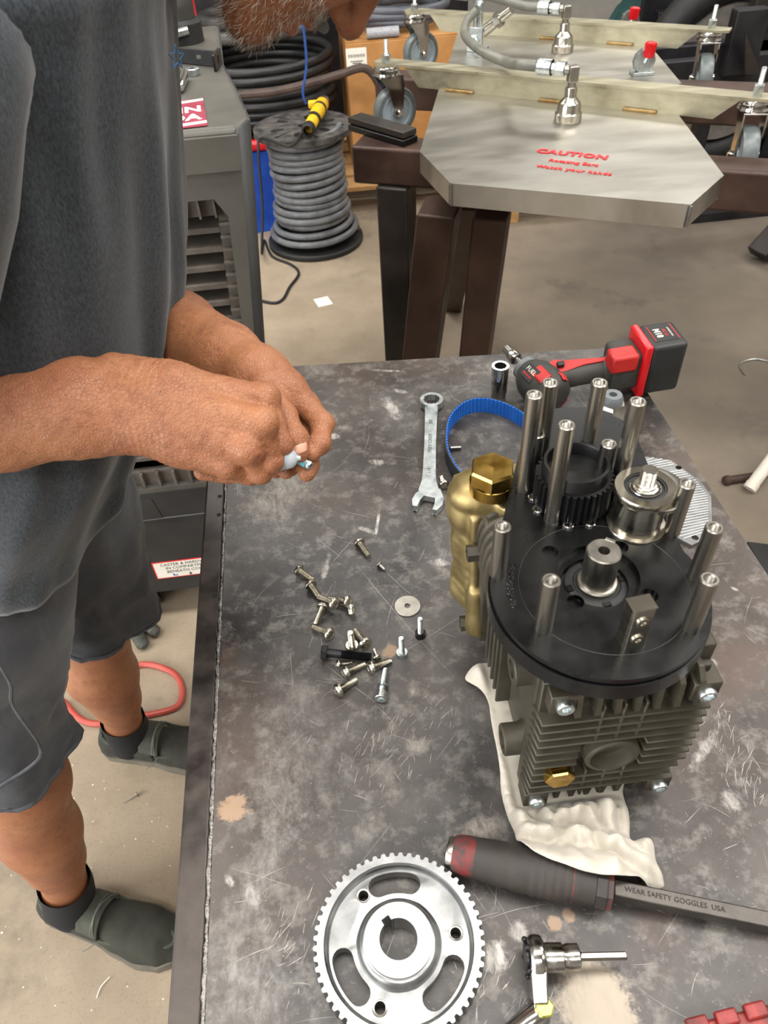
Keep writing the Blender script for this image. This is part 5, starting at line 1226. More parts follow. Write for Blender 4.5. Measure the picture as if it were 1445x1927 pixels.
# ---- shorts
k = NT('faded_canvas')
f1 = k.noise(500, 2, 0.6); f2 = k.noise(7, 5, 0.65); f3 = k.noise(26, 4, 0.6, k.map(scale=(1, 1, .4)))
c = k.mix(k.ramp(f2, [(0.35, 0), (0.68, 1)]), lin('#2c2f37'), lin('#4b4d52')); c = k.mix(k.ramp(f3, [(0.55, 0), (0.75, 0.4)]), c, lin('#67675f'))
c = k.mix(k.ramp(f1, [(0.4, 0.25), (0.6, 0)]), c, lin('#1f2127')); k.set(col=c, rough=0.88, sheen=0.15); k.bump(k.math('ADD', f1, f3), 0.3, 0.0008); canvas = k.m
def leg_cloth(path, radii, seed):
    dd = lambda a, t, p: (.011 * nz(a * 1.6, t * 5, seed) + .004 * math.sin(a * 6 + seed + 2 * t) * t + .0055 * nz(a * 4, t * 14, seed + 3) + .004 * max(0, 1 - 3 * abs(nz(a * 3 + t * 8, t * 9 - a, seed)))) * (0.5 + .6 * t)
    P_ = spline(path, 6); R_ = []
    for i in range(len(P_)):
        t = i / (len(P_) - 1) * (len(radii) - 1); j = min(int(t), len(radii) - 2); R_.append(radii[j] + (radii[j + 1] - radii[j]) * (t - j))
    return tubegrid(P_, R_, 56, dd), P_, R_
sh = MB()
(lv, lf), PN, RN = leg_cloth([(-.418, .635, .95), (-.440, .620, .86), (-.476, .596, .76), (-.502, .578, .67), (-.514, .566, .598)], [.118, .112, .105, .101, .104], 1)
sh.add(lv, lf); ringN = lv[-56:]
(lv, lf), PF, RF = leg_cloth([(-.392, .805, .95), (-.396, .815, .86), (-.408, .830, .74), (-.428, .844, .64), (-.440, .850, .548)], [.115, .106, .104, .103, .107], 4)
sh.add(lv, lf); ringF = lv[-56:]
sh.grid(lambda u, t: Vector((-.412 + (.098 + .038 * t ** .6) * math.cos(2 * PI * u), .72 + (.150 + .043 * t ** .6) * math.sin(2 * PI * u), .855 + .17 * t)), 60, 8, True)
sho = sh.build('shorts', canvas, man, ang=80, mods=[('SOLIDIFY', dict(thickness=.0028, offset=-1))])
hem_m = mat('canvas_hem', '#3a3c41', '#54565a', 0.9, 0, 60, 0.05, 0.4, 500, .0006)
for rg_ in (ringN, ringF):
    MB().tube(rg_, .0034, 8, closed=True).build('hem', hem_m, sho)
# cargo pocket welt on the near leg
pw = [Q(x, y, .478) for x, y in ((-5, 1245), (20, 1290), (25, 1330), (75, 1405), (60, 1440), (-20, 1490))]
MB().tube(spline(pw, 5), .0022, 6).build('pocket_seam', hem_m, sho)
# ---- socks and shoes
sock_m = mat('black_rib_sock', '#121316', '#1c1d21', 0.9, 0, 80, 0.05, 0.5, 900, .0006)
shoe_m = mat('dark_canvas_shoe', '#282922', '#3a3b31', 0.85, 0, 30, 0.08, 0.5, 800, .0008)
sole_m = mat('grey_foam_sole', '#635f54', '#757064', 0.75, 0, 40, 0.08, 0.3, 300, .0008)
lace_m = mat('grey_lace', '#5f605a', '#71726b', 0.8)
flap_m = mat('olive_canvas_flap', '#3b3d34', '#4d5045', 0.85, 0, 40, 0.08, 0.4, 700, .0007)
def shoe(Hp, hd, ank):
    M = T_(Hp[0], Hp[1], 0) @ RZ(hd); L = .305
    W_ = [(0, .006), (.03, .024), (.10, .033), (.25, .0345), (.40, .036), (.58, .0455), (.72, .0500), (.85, .0445), (.94, .029), (.985, .013), (1, .004)]
    def wid(s):
        for (a, b), (c, d) in zip(W_, W_[1:]):
            if a <= s <= c: q = (s - a) / (c - a); q = q * q * (3 - 2 * q) if s > .1 else math.sin(q * PI / 2); return b + (d - b) * q
        return .004
    S_ = [0, .008, .02, .04, .07] + [.1 + .9 * i / 26 for i in range(26)] + [.985, 1.0]
    ol = [(s * L, wid(s)) for s in S_]; outline = ol + [(x, -y) for x, y in ol[::-1]]
    sl = MB().prism([(x - .002 + .004 * (x / L), y * 1.07) for x, y in outline][::-1], 0.001, .024, M=M).build('sole', sole_m, None, bevel=.004, seg=3)
    up = MB()
    s0 = .44
    def wall(u, t):                            # heel counter and sides: from one side round the heel to the other
        q = (u - .5) * 2; s = s0 * abs(q) ** 1.5; y = wid(max(s, .0)) * (1 if q > 0 else -1) * (1.0 if abs(q) > .02 else 0)
        hc = .060 + .016 * (1 - abs(q)) ** 2 - .006 * math.sin(PI * abs(q)) + (.010 * max(0, abs(q) - .8) / .2)
        inn = .010 * t * t + .004 * math.sin(PI * t) * -1
        x = s * L + .012 * t * t * (1 - abs(q)); yy = y - math.copysign(min(abs(y), inn), y) if y else 0
        return M @ Vector((x, yy, .020 + (hc - .020) * t))
    up.grid(wall, 61, 9)
    def vamp(u, t):
        s = .43 + .565 * t; a = PI * u; w_ = wid(s) * .99
        h = (.072 * (1 - t) + .048 * t) * (1 - max(0, t - .72) / .28 * .45) - .020
        e = 2.6; ca, sa = math.cos(a), math.sin(a)
        x = s * L - (.010 * t if True else 0) * (1 - sa)
        wr = .0012 * math.sin(t * 40) * max(0, .5 - abs(t - .35)) * sa
        return M @ Vector((s * L - .006 * max(0, t - .9) * 10 * sa, w_ * math.copysign(abs(ca) ** (2 / e), ca), .020 + (h + wr) * abs(sa) ** (2 / e)))
    up.grid(vamp, 31, 30)
    upo = up.build('shoe_upper', shoe_m, None, ang=80, mods=[('SOLIDIFY', dict(thickness=.0030, offset=-1))])
    def seam(t):                               # moc-toe seam
        return [M @ Vector(((.47 + .43 * math.sin(q * PI / 2) if False else .46 + .46 * (1 - abs(2 * q - 1) ** 2.4)) * L, (2 * q - 1) * .040 * (1 if abs(2 * q - 1) > .0 else 0), .047 - .010 * (1 - abs(2 * q - 1) ** 2.0) + .004)) for q in [i / 30 for i in range(31)]]
    MB().tube(seam(0), .0034, 7).build('toe_seam', flap_m, upo)
    def flap(u, t):
        s = .355 + .135 * t; a = PI * (.13 + .74 * u); w_ = .040 + .003 * t
        return M @ Vector((s * L, w_ * math.cos(a), .034 + (.058 - .008 * t) * math.sin(a) + .004 * (1 - t)))
    MB().grid(flap, 25, 9).build('flap', flap_m, upo, ang=80, mods=[('SOLIDIFY', dict(thickness=.0032, offset=0))])
    for (sa_, sb_, wob) in ((.445, .470, .010), (.480, .452, -.008)):
        pt = [M @ Vector(((sa_ + (sb_ - sa_) * i / 14 + .02 * math.sin(i / 14 * PI) * wob * 10) * L, .042 * math.cos(PI * (.12 + .76 * i / 14)), .036 + .0585 * math.sin(PI * (.12 + .76 * i / 14)))) for i in range(15)]
        MB().tube(pt, .0013, 6).build('lace', lace_m, upo)
    MB().tube(spline([M @ Vector(p) for p in ((.145, -.038, .042), (.135, -.050, .036), (.122, -.058, .027))], 5), .0012, 6).build('lace', lace_m, upo)
    MB().tube([M @ Vector((s0 * L * abs(q) ** 1.5 + .012 * (1 - abs(q)), (wid(s0 * abs(q) ** 1.5) - .009) * (1 if q > 0 else -1) if abs(q) > .03 else 0, .060 + .016 * (1 - abs(q)) ** 2 - .006 * math.sin(PI * abs(q)) + (.010 * max(0, abs(q) - .8) / .2))) for q in [(i / 40 - .5) * 2 for i in range(41)]], .0042, 8).build('collar_binding', flap_m, upo)
    a_ = Vector(ank); 
    sk = MB(); b0 = M @ Vector((.060, 0, .03)); mid = M @ Vector((.070, 0, .075))
    sk.add(*tubegrid([a_ + Vector((.004, 0, .030)), a_ + Vector((0, 0, .008)), mid, b0], [.0445, .0450, .0465, .042], 40, lambda a, t, p: .0008 * math.sin(a * 20) + .006 * t * math.cos(a)))
    sk.ell((0, 0, 0), (.085, .033, .026), M @ T_(.13, 0, .047) @ RY(.22))
    sko = sk.build('sock', sock_m, None, ang=80)
    for o in (sl, upo, sko):                    # parts of the man
        me = o.data; inv = WM[man].inverted(); me.transform(inv); o.parent = man; WM[o] = WM[man]
        for c in COL.objects:
            if c.parent is o: c.data.transform(inv); WM[c] = WM[man]
shoe(HN, hdN, (-.572, .556, .125)); shoe(HF, hdF, (-.513, .878, .115))
# ---- what he holds: a screw wet with blue threadlocker and the little bottle
s1, s2 = DP(545, 852, .624), DP(585, 877, .618); dd_ = (s2 - s1).normalized()
hs = thing('held_screw', 'zinc screw wet with blue threadlocker, pinched in the fingers', 'screw', M=frame(s1, dd_))
pr = [(0, 0), (.0042, 0)]; z = .001
Ls = (s2 - s1).length
while z < Ls - .002: pr += [(.0036, z), (.0042, z + .0005)]; z += .0010
pr += [(.0040, Ls - .001), (.0034, Ls), (.0020, Ls), (.0018, Ls - .004), (0, Ls - .004)]
MB().lathe(pr, 20).build('shank', MT['zinc'], hs, local=True)
MB().grid(lambda u, t: Vector(((.0045) * math.cos(2.2 + 2.2 * u), .0045 * math.sin(2.2 + 2.2 * u), Ls * (.30 + .55 * t))), 10, 8).build('threadlocker_film', mat('blue_liquid', '#2f7f92', '#5fa7b4', 0.15), hs, local=True, mods=[('SOLIDIFY', dict(thickness=.0006))])
b1_, b2_ = DP(484, 862, .612), DP(566, 862, .6085); bd = (b2_ - b1_).normalized(); BL = (b2_ - b1_).length
bt = thing('threadlocker_bottle', 'small threadlocker bottle with a clear ribbed cap, held in the near hand', 'bottle', M=frame(b1_, bd))
MB().lathe([(0, -.020), (.0085, -.020), (.0095, -.018), (.0095, .012), (.0085, .0155), (0, .0155)], 24).build('bottle_body', MT['blue_plastic'], bt, local=True)
MB().lathe([(.0085, .0140), (.0118, .0145), (.0118, .0172), (.009, .0175)], 28).build('blue_collar', MT['blue_plastic'], bt, local=True)
clear = NT('frosted_clear_plastic'); clear.set(col=lin('#cfd8e0'), rough=0.35, trans=0.35, ior=1.4)
pr = []
for i in range(9): z = .0165 + i * .0011; pr += [(.0112 - .0002 * i, z), (.0106 - .0002 * i, z + .0005)]
pr += [(.0090, .0270), (.0080, .0300), (.0055, .0325), (.0030, .0335), (.0016, BL), (0, BL)]
MB().lathe([(0, .0165)] + pr, 28).build('ribbed_cap', clear.m, bt, local=True)
# ================================================================== behind the bench
# ---- grey evaporative cooler behind the man
CY, CZ = 1.25, 1.145
A0 = Q(449, 244, CY); A0.z = CZ
kx = (A0.x - Q(483, 690, CY).x) / (CZ - Q(483, 690, CY).z)       # the case draws in towards its foot
def cx(x, z): return x - kx * (CZ - z)
Bt, Ct, Dt = P(471, 225, CZ), P(452, 180, CZ), P(421, 121, CZ)
XLc = -0.80; ZBc = 0.13
cool = thing('evaporative_cooler', 'tall grey moulded evaporative cooler with louvers, standing behind the man', 'cooler', (-.45, 1.5, 0))
MF = Matrix(((1, 0, 0, 0), (0, 0, -1, CY), (0, 1, 0, 0), (0, 0, 0, 1)))   # (x, z, out) -> world
v0, v1 = Q(425, 373, CY), Q(462, 660, CY); zvT, zvB = v0.z, Q(300, 918, CY).z
XR_ = lambda z: cx(A0.x, z)
vr = lambda z: v0.x + (v1.x - v0.x) * (v0.z - z) / (v0.z - v1.z)          # right border of the vent frame
outer = [(XLc, ZBc), (XR_(ZBc), ZBc), (XR_(CZ - .01), CZ - .01), (XLc, CZ - .01)]
hole = [(XLc + .09, zvB), (vr(zvB), zvB), (vr(zvT - .03), zvT - .03), (vr(zvT) - .02, zvT), (XLc + .09, zvT)]
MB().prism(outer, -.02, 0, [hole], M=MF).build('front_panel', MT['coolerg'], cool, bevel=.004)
topm = [Vector((XLc, CY, CZ)), A0, Bt, Ct, Dt, Vector((Dt.x - .02, 2.0, CZ)), Vector((XLc, 2.0, CZ))]
low = [Vector((cx(p.x, ZBc) if p.x > XLc + .1 else p.x, p.y, ZBc)) for p in topm]
sd = MB()
for i in range(1, 6):                          # side wall, no face behind the vent
    a, b = topm[i], topm[i + 1]; c, d = low[i + 1], low[i]; sd.add([d, c, b, a], [(0, 1, 2, 3)])
sd.add([topm[6], topm[0], low[0], low[6]], [(0, 3, 2, 1)]).add(low, [tuple(range(7))])
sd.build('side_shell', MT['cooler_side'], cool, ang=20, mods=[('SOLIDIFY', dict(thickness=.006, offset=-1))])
lid = [p.copy() for p in topm]
ml = sum(lid, Vector()) / 7
MB().hexa([p - Vector((0, 0, .012)) for p in lid], [ml + (p - ml) * .985 + Vector((0, 0, .004)) for p in lid]).build('top_cover', MT['coolerg'], cool, bevel=.008, seg=3, ang=50)
zb0, zb1_ = Q(400, 322, CY).z, Q(400, 256, CY).z
MB().prism([(XLc, zb0), (XR_(zb0), zb0), (XR_(zb1_), zb1_), (XLc, zb1_)], 0, .008, M=MF).build('upper_band', MT['coolerg'], cool, bevel=.004)
back_w = MB().prism([(XLc + .05, zvB - .02), (vr(zvB) - .005, zvB - .02), (vr(zvT) - .005, zvT + .01), (XLc + .05, zvT + .01)], -.15, -.13, M=MF).build('vent_back', MT['dark_hole'], cool)
# ribbed frame round the louvers
zi = Q(400, 412, CY).z
wv_ = Q(428, 412, CY).x - Q(408, 412, CY).x
fr = MB()
fr.prism([(XLc + .09, zi), (vr(zi), zi), (vr(zvT - .03), zvT - .03), (vr(zvT) - .02, zvT), (XLc + .09, zvT)], -.030, -.014, M=MF)
zbt = Q(300, 893, CY).z
fr.prism([(vr(zbt) - wv_, zbt), (vr(zbt), zbt), (vr(zi), zi), (vr(zi) - wv_, zi)], -.030, -.014, M=MF)
fr.prism([(XLc + .09, zvB), (vr(zvB), zvB), (vr(zbt), zbt), (XLc + .09, zbt)], -.030, -.014, M=MF)
fr.build('vent_frame', MT['louver'], cool)
px_ = 0.028; x = vr(zvT) - .022
while x > XLc + .1: MB().box((x, (zi + zvT) / 2, -.009), (.0035, zvT - zi, .014), M=MF).build('frame_rib', MT['louver'], cool); x -= .026
z = zi - .012
while z > zbt: MB().box((vr(z) - wv_ / 2, z, -.009), (wv_, .0035, .014), M=MF).build('frame_rib', MT['louver'], cool); z -= .0225
x = vr(zvB) - .05
while x > XLc + .1: MB().box((x, (zvB + zbt) / 2, -.009), (.006, zbt - zvB, .014), M=MF).build('frame_rib', MT['louver'], cool); x -= .034
zs = Q(380, 441, CY).z; dz = (Q(380, 441, CY).z - Q(395, 580, CY).z) / 4
z = zs
while z > zbt + .015:
    x1 = vr(z) - wv_
    MB().hexa([MF @ Vector(p) for p in ((XLc + .09, z - .0085, -.018), (x1, z - .0085, -.018), (x1, z + .000, -.062), (XLc + .09, z + .000, -.062))], [MF @ Vector(p) for p in ((XLc + .09, z + .0025, -.018), (x1, z + .0025, -.018), (x1, z + .008, -.062), (XLc + .09, z + .008, -.062))]).build('louver', MT['louver'], cool, bevel=.0015)
    z -= dz
x = vr(zi) - .05
while x > XLc + .12: MB().box((x - .02, (zi + zbt) / 2, -.095), (.010, zi - zbt, .012), M=MF).build('vent_strut', MT['louver'], cool); x -= .075
# lower body: recess, ridge line, sticker
q0, q1 = Q(255, 945, CY), Q(310, 978, CY)
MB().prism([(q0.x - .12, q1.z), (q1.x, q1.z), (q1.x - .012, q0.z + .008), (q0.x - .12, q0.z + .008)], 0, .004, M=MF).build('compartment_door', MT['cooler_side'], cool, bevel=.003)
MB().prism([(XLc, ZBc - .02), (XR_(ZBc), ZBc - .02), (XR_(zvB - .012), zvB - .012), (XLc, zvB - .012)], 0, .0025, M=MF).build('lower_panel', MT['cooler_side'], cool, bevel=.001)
q0, q1 = Q(258, 998, CY), Q(405, 962, CY)
MB().tube([(XLc, CY - .003, q1.z), (XR_(q1.z), CY - .003, q1.z)], .003, 6).build('ridge', MT['cooler_side'], cool)
c0, c1, c2, c3 = (Q(x, y, CY - .004) for x, y in ((302, 1101), (420, 1067), (416, 1035), (294, 1066)))
sw, shh = (c1 - c0).length, .058
cxm = (c0.x + c1.x) / 2; czm = (c0.z + c1.z + c2.z + c3.z) / 4 
MS = MF @ T_(cxm, czm, .003)
stk = MB().box((0, 0, 0), (sw, shh, .001), M=MS).build('notice_sticker', MT['red_print'], cool, bevel=.0003)
MB().box((0, 0, .0004), (sw - .006, shh - .006, .0008), M=MS).build('sticker_face', MT['paper'], stk)
for i, tx in enumerate(('CASTER & HARDWARE', 'IN COMPARTMENT', 'BENEATH COOLER')): MB().text(tx, .0125, MS @ T_(0, .018 - .0125 * i, .0010), .0001).build('lettering', MT['black_print'], stk, ang=0)
MB().prism([(-.004, .004), (-.001, .004), (-.001, .008), (.001, .008), (.001, .004), (.004, .004), (0, -.003)][::-1], 0, .0002, M=MS @ T_(0, -.023, .0010)).build('arrow', MT['black_print'], stk, ang=0)
for s_ in (-1, 1): MB().prism([(-.006, .003), (-.003, .003), (-.002, -.001), (.006, -.001), (.006, -.004), (-.005, -.004)][::-1] if s_ < 0 else [(.006, .003), (.003, .003), (.002, -.001), (-.006, -.001), (-.006, -.004), (.005, -.004)], 0, .0002, M=MS @ T_(s_ * .036, -.018 , .0010)).build('arrow', MT['blue_plastic'], stk, ang=0)
for x in (-.72, -.30):
    for y in (1.36, 1.90):
        wh = MB().lathe([(0, -.012), (.036, -.012), (.040, -.008), (.040, .008), (.036, .012), (0, .012)], 24, T_(x, y, .040) @ RY(PI / 2)).build('caster_wheel', MT['rubber'], cool)
        MB().box((x, y, .105), (.03, .03, .06)).build('caster_fork', MT['zinc'], wh)
# top sticker (made in florida)
a, b, c, d = (P(*q, CZ + .0048) for q in ((395, 241), (371, 183), (312, 200), (322, 255)))
ex = (a - Vector((P(322, 255, CZ).x, P(322, 255, CZ).y, a.z))).normalized()
qs = P(386, 213, CZ + .0048)
MT2 = frame(qs + Vector((-.080, 0, .0006)), ZA, Vector((1, .10, 0)))
ts = MB().box((0, 0, 0), (.160, .150, .0006), M=MT2).build('top_sticker', mat('crimson_print', '#7d1c33', '#8d2740', 0.5), cool)
MB().prism([(-.080, .054), (.0, .062), (.080, .074), (.080, .062), (.0, .050), (-.080, .042)][::-1], 0, .0004, M=MT2 @ T_(0, 0, .0003)).build('flag_stripe', MT['paper'], ts)
MB().prism([(-.080, -.068), (.0, -.056), (.080, -.050), (.080, -.062), (0, -.070), (-.080, -.074)][::-1], 0, .0004, M=MT2 @ T_(0, 0, .0003)).build('flag_stripe', MT['paper'], ts)
for tx, ty in (('MADE IN', .016), ('FLORIDA', -.026)):
    tm_ = MB().text(tx, .044, Matrix.Identity(4), .0001, bold=.0014); xs = [v[0] for v in tm_.v]; k_ = .148 / (max(xs) - min(xs)); m_ = (max(xs) + min(xs)) / 2
    tm_.v = [tuple(MT2 @ Vector(((v[0] - m_) * k_, v[1] + ty, v[2] + .0005))) for v in tm_.v]
    tm_.build('lettering', MT['paper'], ts, ang=0)
# ---- things lying on the cooler
zc = CZ + .0045
a, b = P(325, 118, zc), P(412, 127, zc)
e = (b - a).normalized(); n_ = Vector((-e.y, e.x, 0))
br = thing('angle_bracket', 'black painted flat bracket with a bent slotted end on the cooler', 'bracket', (b.x, b.y, zc))
hB_ = up_to(a, 88) - zc
MB().hexa([a - e * .25, b, b + n_ * .005, a - e * .25 + n_ * .005], [p + Vector((0, 0, hB_)) for p in (a - e * .25, b, b + n_ * .005, a - e * .25 + n_ * .005)]).build('flat_bar', MT['black_satin'], br, bevel=.001)
e2 = (P(432, 112, zc) - P(410, 142, zc)); e2.z = 0; e2.normalize()
Mt_ = Matrix(((e2.x, 0, e2.y, b.x), (e2.y, 0, -e2.x, b.y), (0, 1, 0, zc), (0, 0, 0, 1)))
MB().prism([(-.030, 0), (.026, 0), (.026, hB_), (-.030, hB_)], -.0025, .0025, [circ(-.004, hB_ * .5, .008, 16)], M=Mt_).build('bent_end', MT['black_satin'], br, bevel=.0012)
MB().box(tuple((a + (b - a) * .62) + Vector((0, 0, hB_ * .55)) - n_ * .0006), (.010, .003, .006)).build('slot_plug', MT['steel'], br)
q = P(364, 141, zc)
nb_ = thing('hex_nut', 'bright hex nut lying on the cooler near the bracket', 'nut', (q.x, q.y, zc))
MB().lathe([(.006, 0), (.0125, 0), (.0128, .001), (.0128, .010), (.0115, .0115), (.006, .0115), (.006, 0)], 6, T_(q.x, q.y, zc)).build('nut_body', MT['zinc'], nb_, ang=20)
MB().lathe([(.0062, .0002), (.0062, .0102), (.0050, .0110), (.0050, .0002)], 20, T_(q.x, q.y, zc)).build('thread', MT['steel'], nb_)
q0, q1 = P(338, 165, zc + .008), P(347, 140, zc + .010)
cl2 = MB().tube([q0 - Vector((.03, .03, 0)), q0, q1], [.008, .008, .009], 14)
cl2.top('pipe_clip', MT['chrome'], 'small chrome clip lying beside the hex nut on the cooler', 'clip', (q0.x, q0.y, zc))
q = P(352, 82, zc)
cp2 = thing('hose_fitting', 'stepped black round fitting standing behind the bracket on the cooler', 'fitting', (q.x, q.y, zc))
MB().lathe([(0, 0), (.040, 0), (.040, .035), (.034, .042), (0, .042)], 32, T_(q.x - .005, q.y + .02, zc)).build('fitting_base', MT['rubber'], cp2)
MB().lathe([(.030, .040), (.031, .060), (.031, .085), (.029, .088), (.006, .088), (.005, .084), (0, .084)], 32, T_(q.x - .005, q.y + .02, zc)).build('fitting_cap', MT['tool_black'], cp2)
MB().cyl((q.x - .03, q.y - .028, zc + .022), (q.x + .010, q.y - .022, zc + .028), .0085).build('steel_stub', MT['zinc'], cp2)
q = Vector((q.x + .005, q.y + .16, zc))
MB().cyl((q.x, q.y, zc), (q.x, q.y, zc + .13), .011).ell((q.x, q.y, zc + .13), (.011, .011, .011)).top('marker', MT['red_knob'], 'red round handled marker standing at the back of the cooler', 'marker', tuple(q))
# ---- hose reel with grey hose
sc = Vector((.032, 3.42, 0)); ST = up_to(Vector((.032, 3.42, 0)), 236)
sp = thing('hose_spool', 'upright black flanged spool wound with grey hose', 'spool', tuple(sc))
MB().lathe([(0, 0), (.215, 0), (.222, .006), (.222, .020), (.215, .026), (.12, .026)], 64, T_(*sc)).build('lower_flange', MT['rubber'], sp)
dusty = mat('dusty_black_plastic', '#1b1918', '#585450', 0.75, 0, 18, 0.1)
fl = MB(); holes = []
for i in range(6): a = i * PI / 3 + .3; holes.append([(.115 * math.cos(a) + .030 * math.cos(t) * math.cos(a) - .018 * math.sin(t) * math.sin(a), .115 * math.sin(a) + .030 * math.cos(t) * math.sin(a) + .018 * math.sin(t) * math.cos(a)) for t in [2 * PI * j / 14 for j in range(14)]])
fl.prism(circ(0, 0, .212, 64), ST - .022, ST, holes + [circ(0, 0, .022, 20)], M=T_(*sc)).build('upper_flange', dusty, sp, bevel=.004)
for i in range(6):
    a = i * PI / 3 + .82; MB().box((.13, 0, ST + .001), (.09, .010, .006), M=T_(*sc) @ RZ(a)).build('flange_rib', dusty, sp)
MB().lathe([(.13, .02), (.13, ST - .02)], 40, T_(*sc)).build('drum', MT['rubber'], sp)
rows = 15; r_h = (ST - .052) / rows / 2; pth = []
rh = random.Random(2)
for i in range(rows * 40):
    t = i / 40; a = 2 * PI * t; R = .152 + .004 * math.sin(t * 2.1) + (.010 if 3 < t < 5 else 0) + .003 * math.sin(a + t)
    if t < 2.6: R += .045 * (1 - t / 2.6) ** .6
    pth.append(sc + Vector((R * math.cos(a), R * math.sin(a), .030 + r_h + t * 2 * r_h + .006 * math.sin(a + t * .9) * (1 if 5 < t < 11 else .3))))
MB().tube(pth, r_h * .96, 10).build('hose', mat('pale_grey_hose', '#55575a', '#6f7173', 0.4, 0, 20, 0.08), sp, ang=80)
# yellow grinder lying on the spool
g0, g1 = P(583, 238, ST + .037), P(606, 196, ST + .037)
gr = thing('angle_grinder', 'yellow and black corded power tool lying on the hose spool', 'power tool', ((g0.x + g1.x) / 2, (g0.y + g1.y) / 2, ST))
gd_ = (g1 - g0).normalized(); gl = (g1 - g0).length
Mg_ = frame(g0, gd_, gd_.cross(ZA))
MB().lathe([(0, -.01), (.022, -.008), (.024, .0), (.025, gl * .45), (.029, gl * .55), (.029, gl), (.020, gl + .015), (0, gl + .016)], 20, Mg_).build('housing', MT['yellow'], gr)
for z0 in (.25, .72): MB().lathe([(.0292, gl * z0), (.0300, gl * z0 + .004), (.0300, gl * z0 + .022), (.0292, gl * z0 + .026)], 20, Mg_).build('dark_band', MT['rubber'], gr)
MB().lathe([(.018, -.050), (.026, -.045), (.026, -.012), (.020, -.006), (0, -.006)][::-1], 20, Mg_).build('rear_cap', MT['rubber'], gr)
MB().cyl(g1 + gd_ * .005, g1 + gd_ * .055, .024, .022).build('gear_case', MT['steel'], gr)
MB().box(tuple(g1 + Vector((-.035, .01, .0))), (.05, .03, .03)).build('trigger', MT['yellow'], gr, bevel=.006)
lp = [P(570, 250, ST + .012), P(545, 275, ST + .012), sc + Vector((-.175, -.13, ST + .004)), sc + Vector((-.198, -.145, ST - .05)), sc + Vector((-.215, -.165, .25)), sc + Vector((-.250, -.18, .05)), P(497, 452, .006), P(512, 482, .006), P(548, 498, .006), P(562, 515, .006), P(545, 540, .006), P(532, 563, .006), P(512, 570, .006), P(470, 560, .006)]
MB().tube(spline(lp, 8), .0058, 8).top('power_cord', MT['rubber'], 'black cord hanging from the yellow power tool to the floor', 'cord', tuple(P(530, 520, 0)))
bc = P(576, 196, ST + .01); bc2 = Q(570, 40, bc.y + .02)
MB().tube(spline([bc, bc + Vector((-.008, .0, .05)), (bc + bc2) / 2 + Vector((.008, 0, 0)), bc2, bc2 + Vector((-.003, .006, .4))], 8) + [Vector((bc2.x - .02, bc.y + .1, 3.99))], .0055, 6).top('blue_cord', mat('blue_cord_fibre', '#153a78', '#23509a', .7, 0, 90, .1), 'blue cord hanging down behind the man to the yellow power tool', 'cord', tuple(bc))
# ---- pallets, black hose coil, bin, box
def pallet(x0, x1, y0, y1, label):
    t = thing('pallet', label, 'pallet', ((x0 + x1) / 2, (y0 + y1) / 2, 0), group=None)
    n = 6; w_ = (y1 - y0) / n
    for i in range(n): MB().box(((x0 + x1) / 2, y0 + w_ * (i + .5), .115), (x1 - x0, w_ * .78, .022)).build('board', MT['wood'], t, bevel=.002)
    for x in (x0 + .05, (x0 + x1) / 2, x1 - .05): MB().box((x, (y0 + y1) / 2, .052), (.06, y1 - y0, .104)).build('stringer', MT['wood'], t, bevel=.002)
    return t
pallet(-.62, .82, 3.68, 4.72, 'raw wood pallet under the coiled black hoses')
pallet(.92, 1.62, 3.40, 4.20, 'raw wood pallet behind the brown steel legs')
def coil(cx_, cy_, z0, R, tr, turns, label, m, name='hose_coil', seed=1, wob=.02):
    rr = random.Random(seed); ph = rr.random() * 6; pts = []
    for i in range(int(turns * 44)):
        t = i / 44; a = 2 * PI * t
        R_ = R + wob * math.sin(t * 1.7 + ph) + wob * .6 * math.sin(a * 2 + t)
        pts.append((cx_ + R_ * math.cos(a), cy_ + R_ * .95 * math.sin(a), z0 + tr + t * 2 * tr * .97))
    return MB().tube(pts, tr, 10).top(name, m, label, 'hose', (cx_, cy_, z0), ang=80)
coil(-.10, 4.12, .128, .270, .036, 2.6, 'thick corrugated black hose coiled at the bottom of the stack', MT['tool_black'], seed=3)
coil(-.10, 4.12, .362, .300, .0185, 7.5, 'thin black hose wound in many turns on the corrugated hose', MT['dark_hose'], seed=5, wob=.012)
coil(-.10, 4.12, .690, .270, .026, 2.2, 'grey black hose coil on top of the wound thin hose', mat('worn_grey_hose', '#3a3a3a', '#4c4b4a', .45, 0, 12, .1), seed=8, wob=.02)
coil(-.13, 4.16, .862, .300, .030, 2.4, 'dark ribbed hose coil topmost of the stack behind the man', MT['dark_hose'], seed=12, wob=.02)
cab = thing('backdrop_cabinet', 'made-up dark cabinet closing off the space behind the coiled hoses', 'cabinet', (-.1, 5.1, 0))  # unseen cabinet, added as a dark backdrop
MB().box((-.1, 5.15, .70), (2.3, .5, 1.40)).build('cabinet_body', MT['dark_rack'], cab, bevel=.008)
for x in (-.66, .46):
    dr_ = MB().box((x, 4.892, .70), (1.08, .016, 1.30)).build('door', MT['dark_rack'], cab, bevel=.004)
    MB().box((x + (.45 if x < 0 else -.45), 4.874, .80), (.02, .02, .16)).build('handle', MT['zinc'], dr_, bevel=.004)
rp_ = spline([Q(395, 190, 3.72), Q(440, 180, 3.72), Q(520, 172, 3.74), Q(600, 152, 3.76), Q(640, 140, 3.78), Q(690, 130, 3.80), Q(720, 180, 3.80), Q(728, 260, 3.76)], 8)
MB().tube([Vector((p.x, max(p.y - .0, 3.60) if False else p.y, p.z)) for p in rp_], .018, 10).top('stray_hose', mat('rusty_brown_hose', '#3b2f2a', '#52423a', .6, 0, 14, .1), 'rusty brown hose slung across the front of the black coil', 'hose', (.1, 3.75, .13))
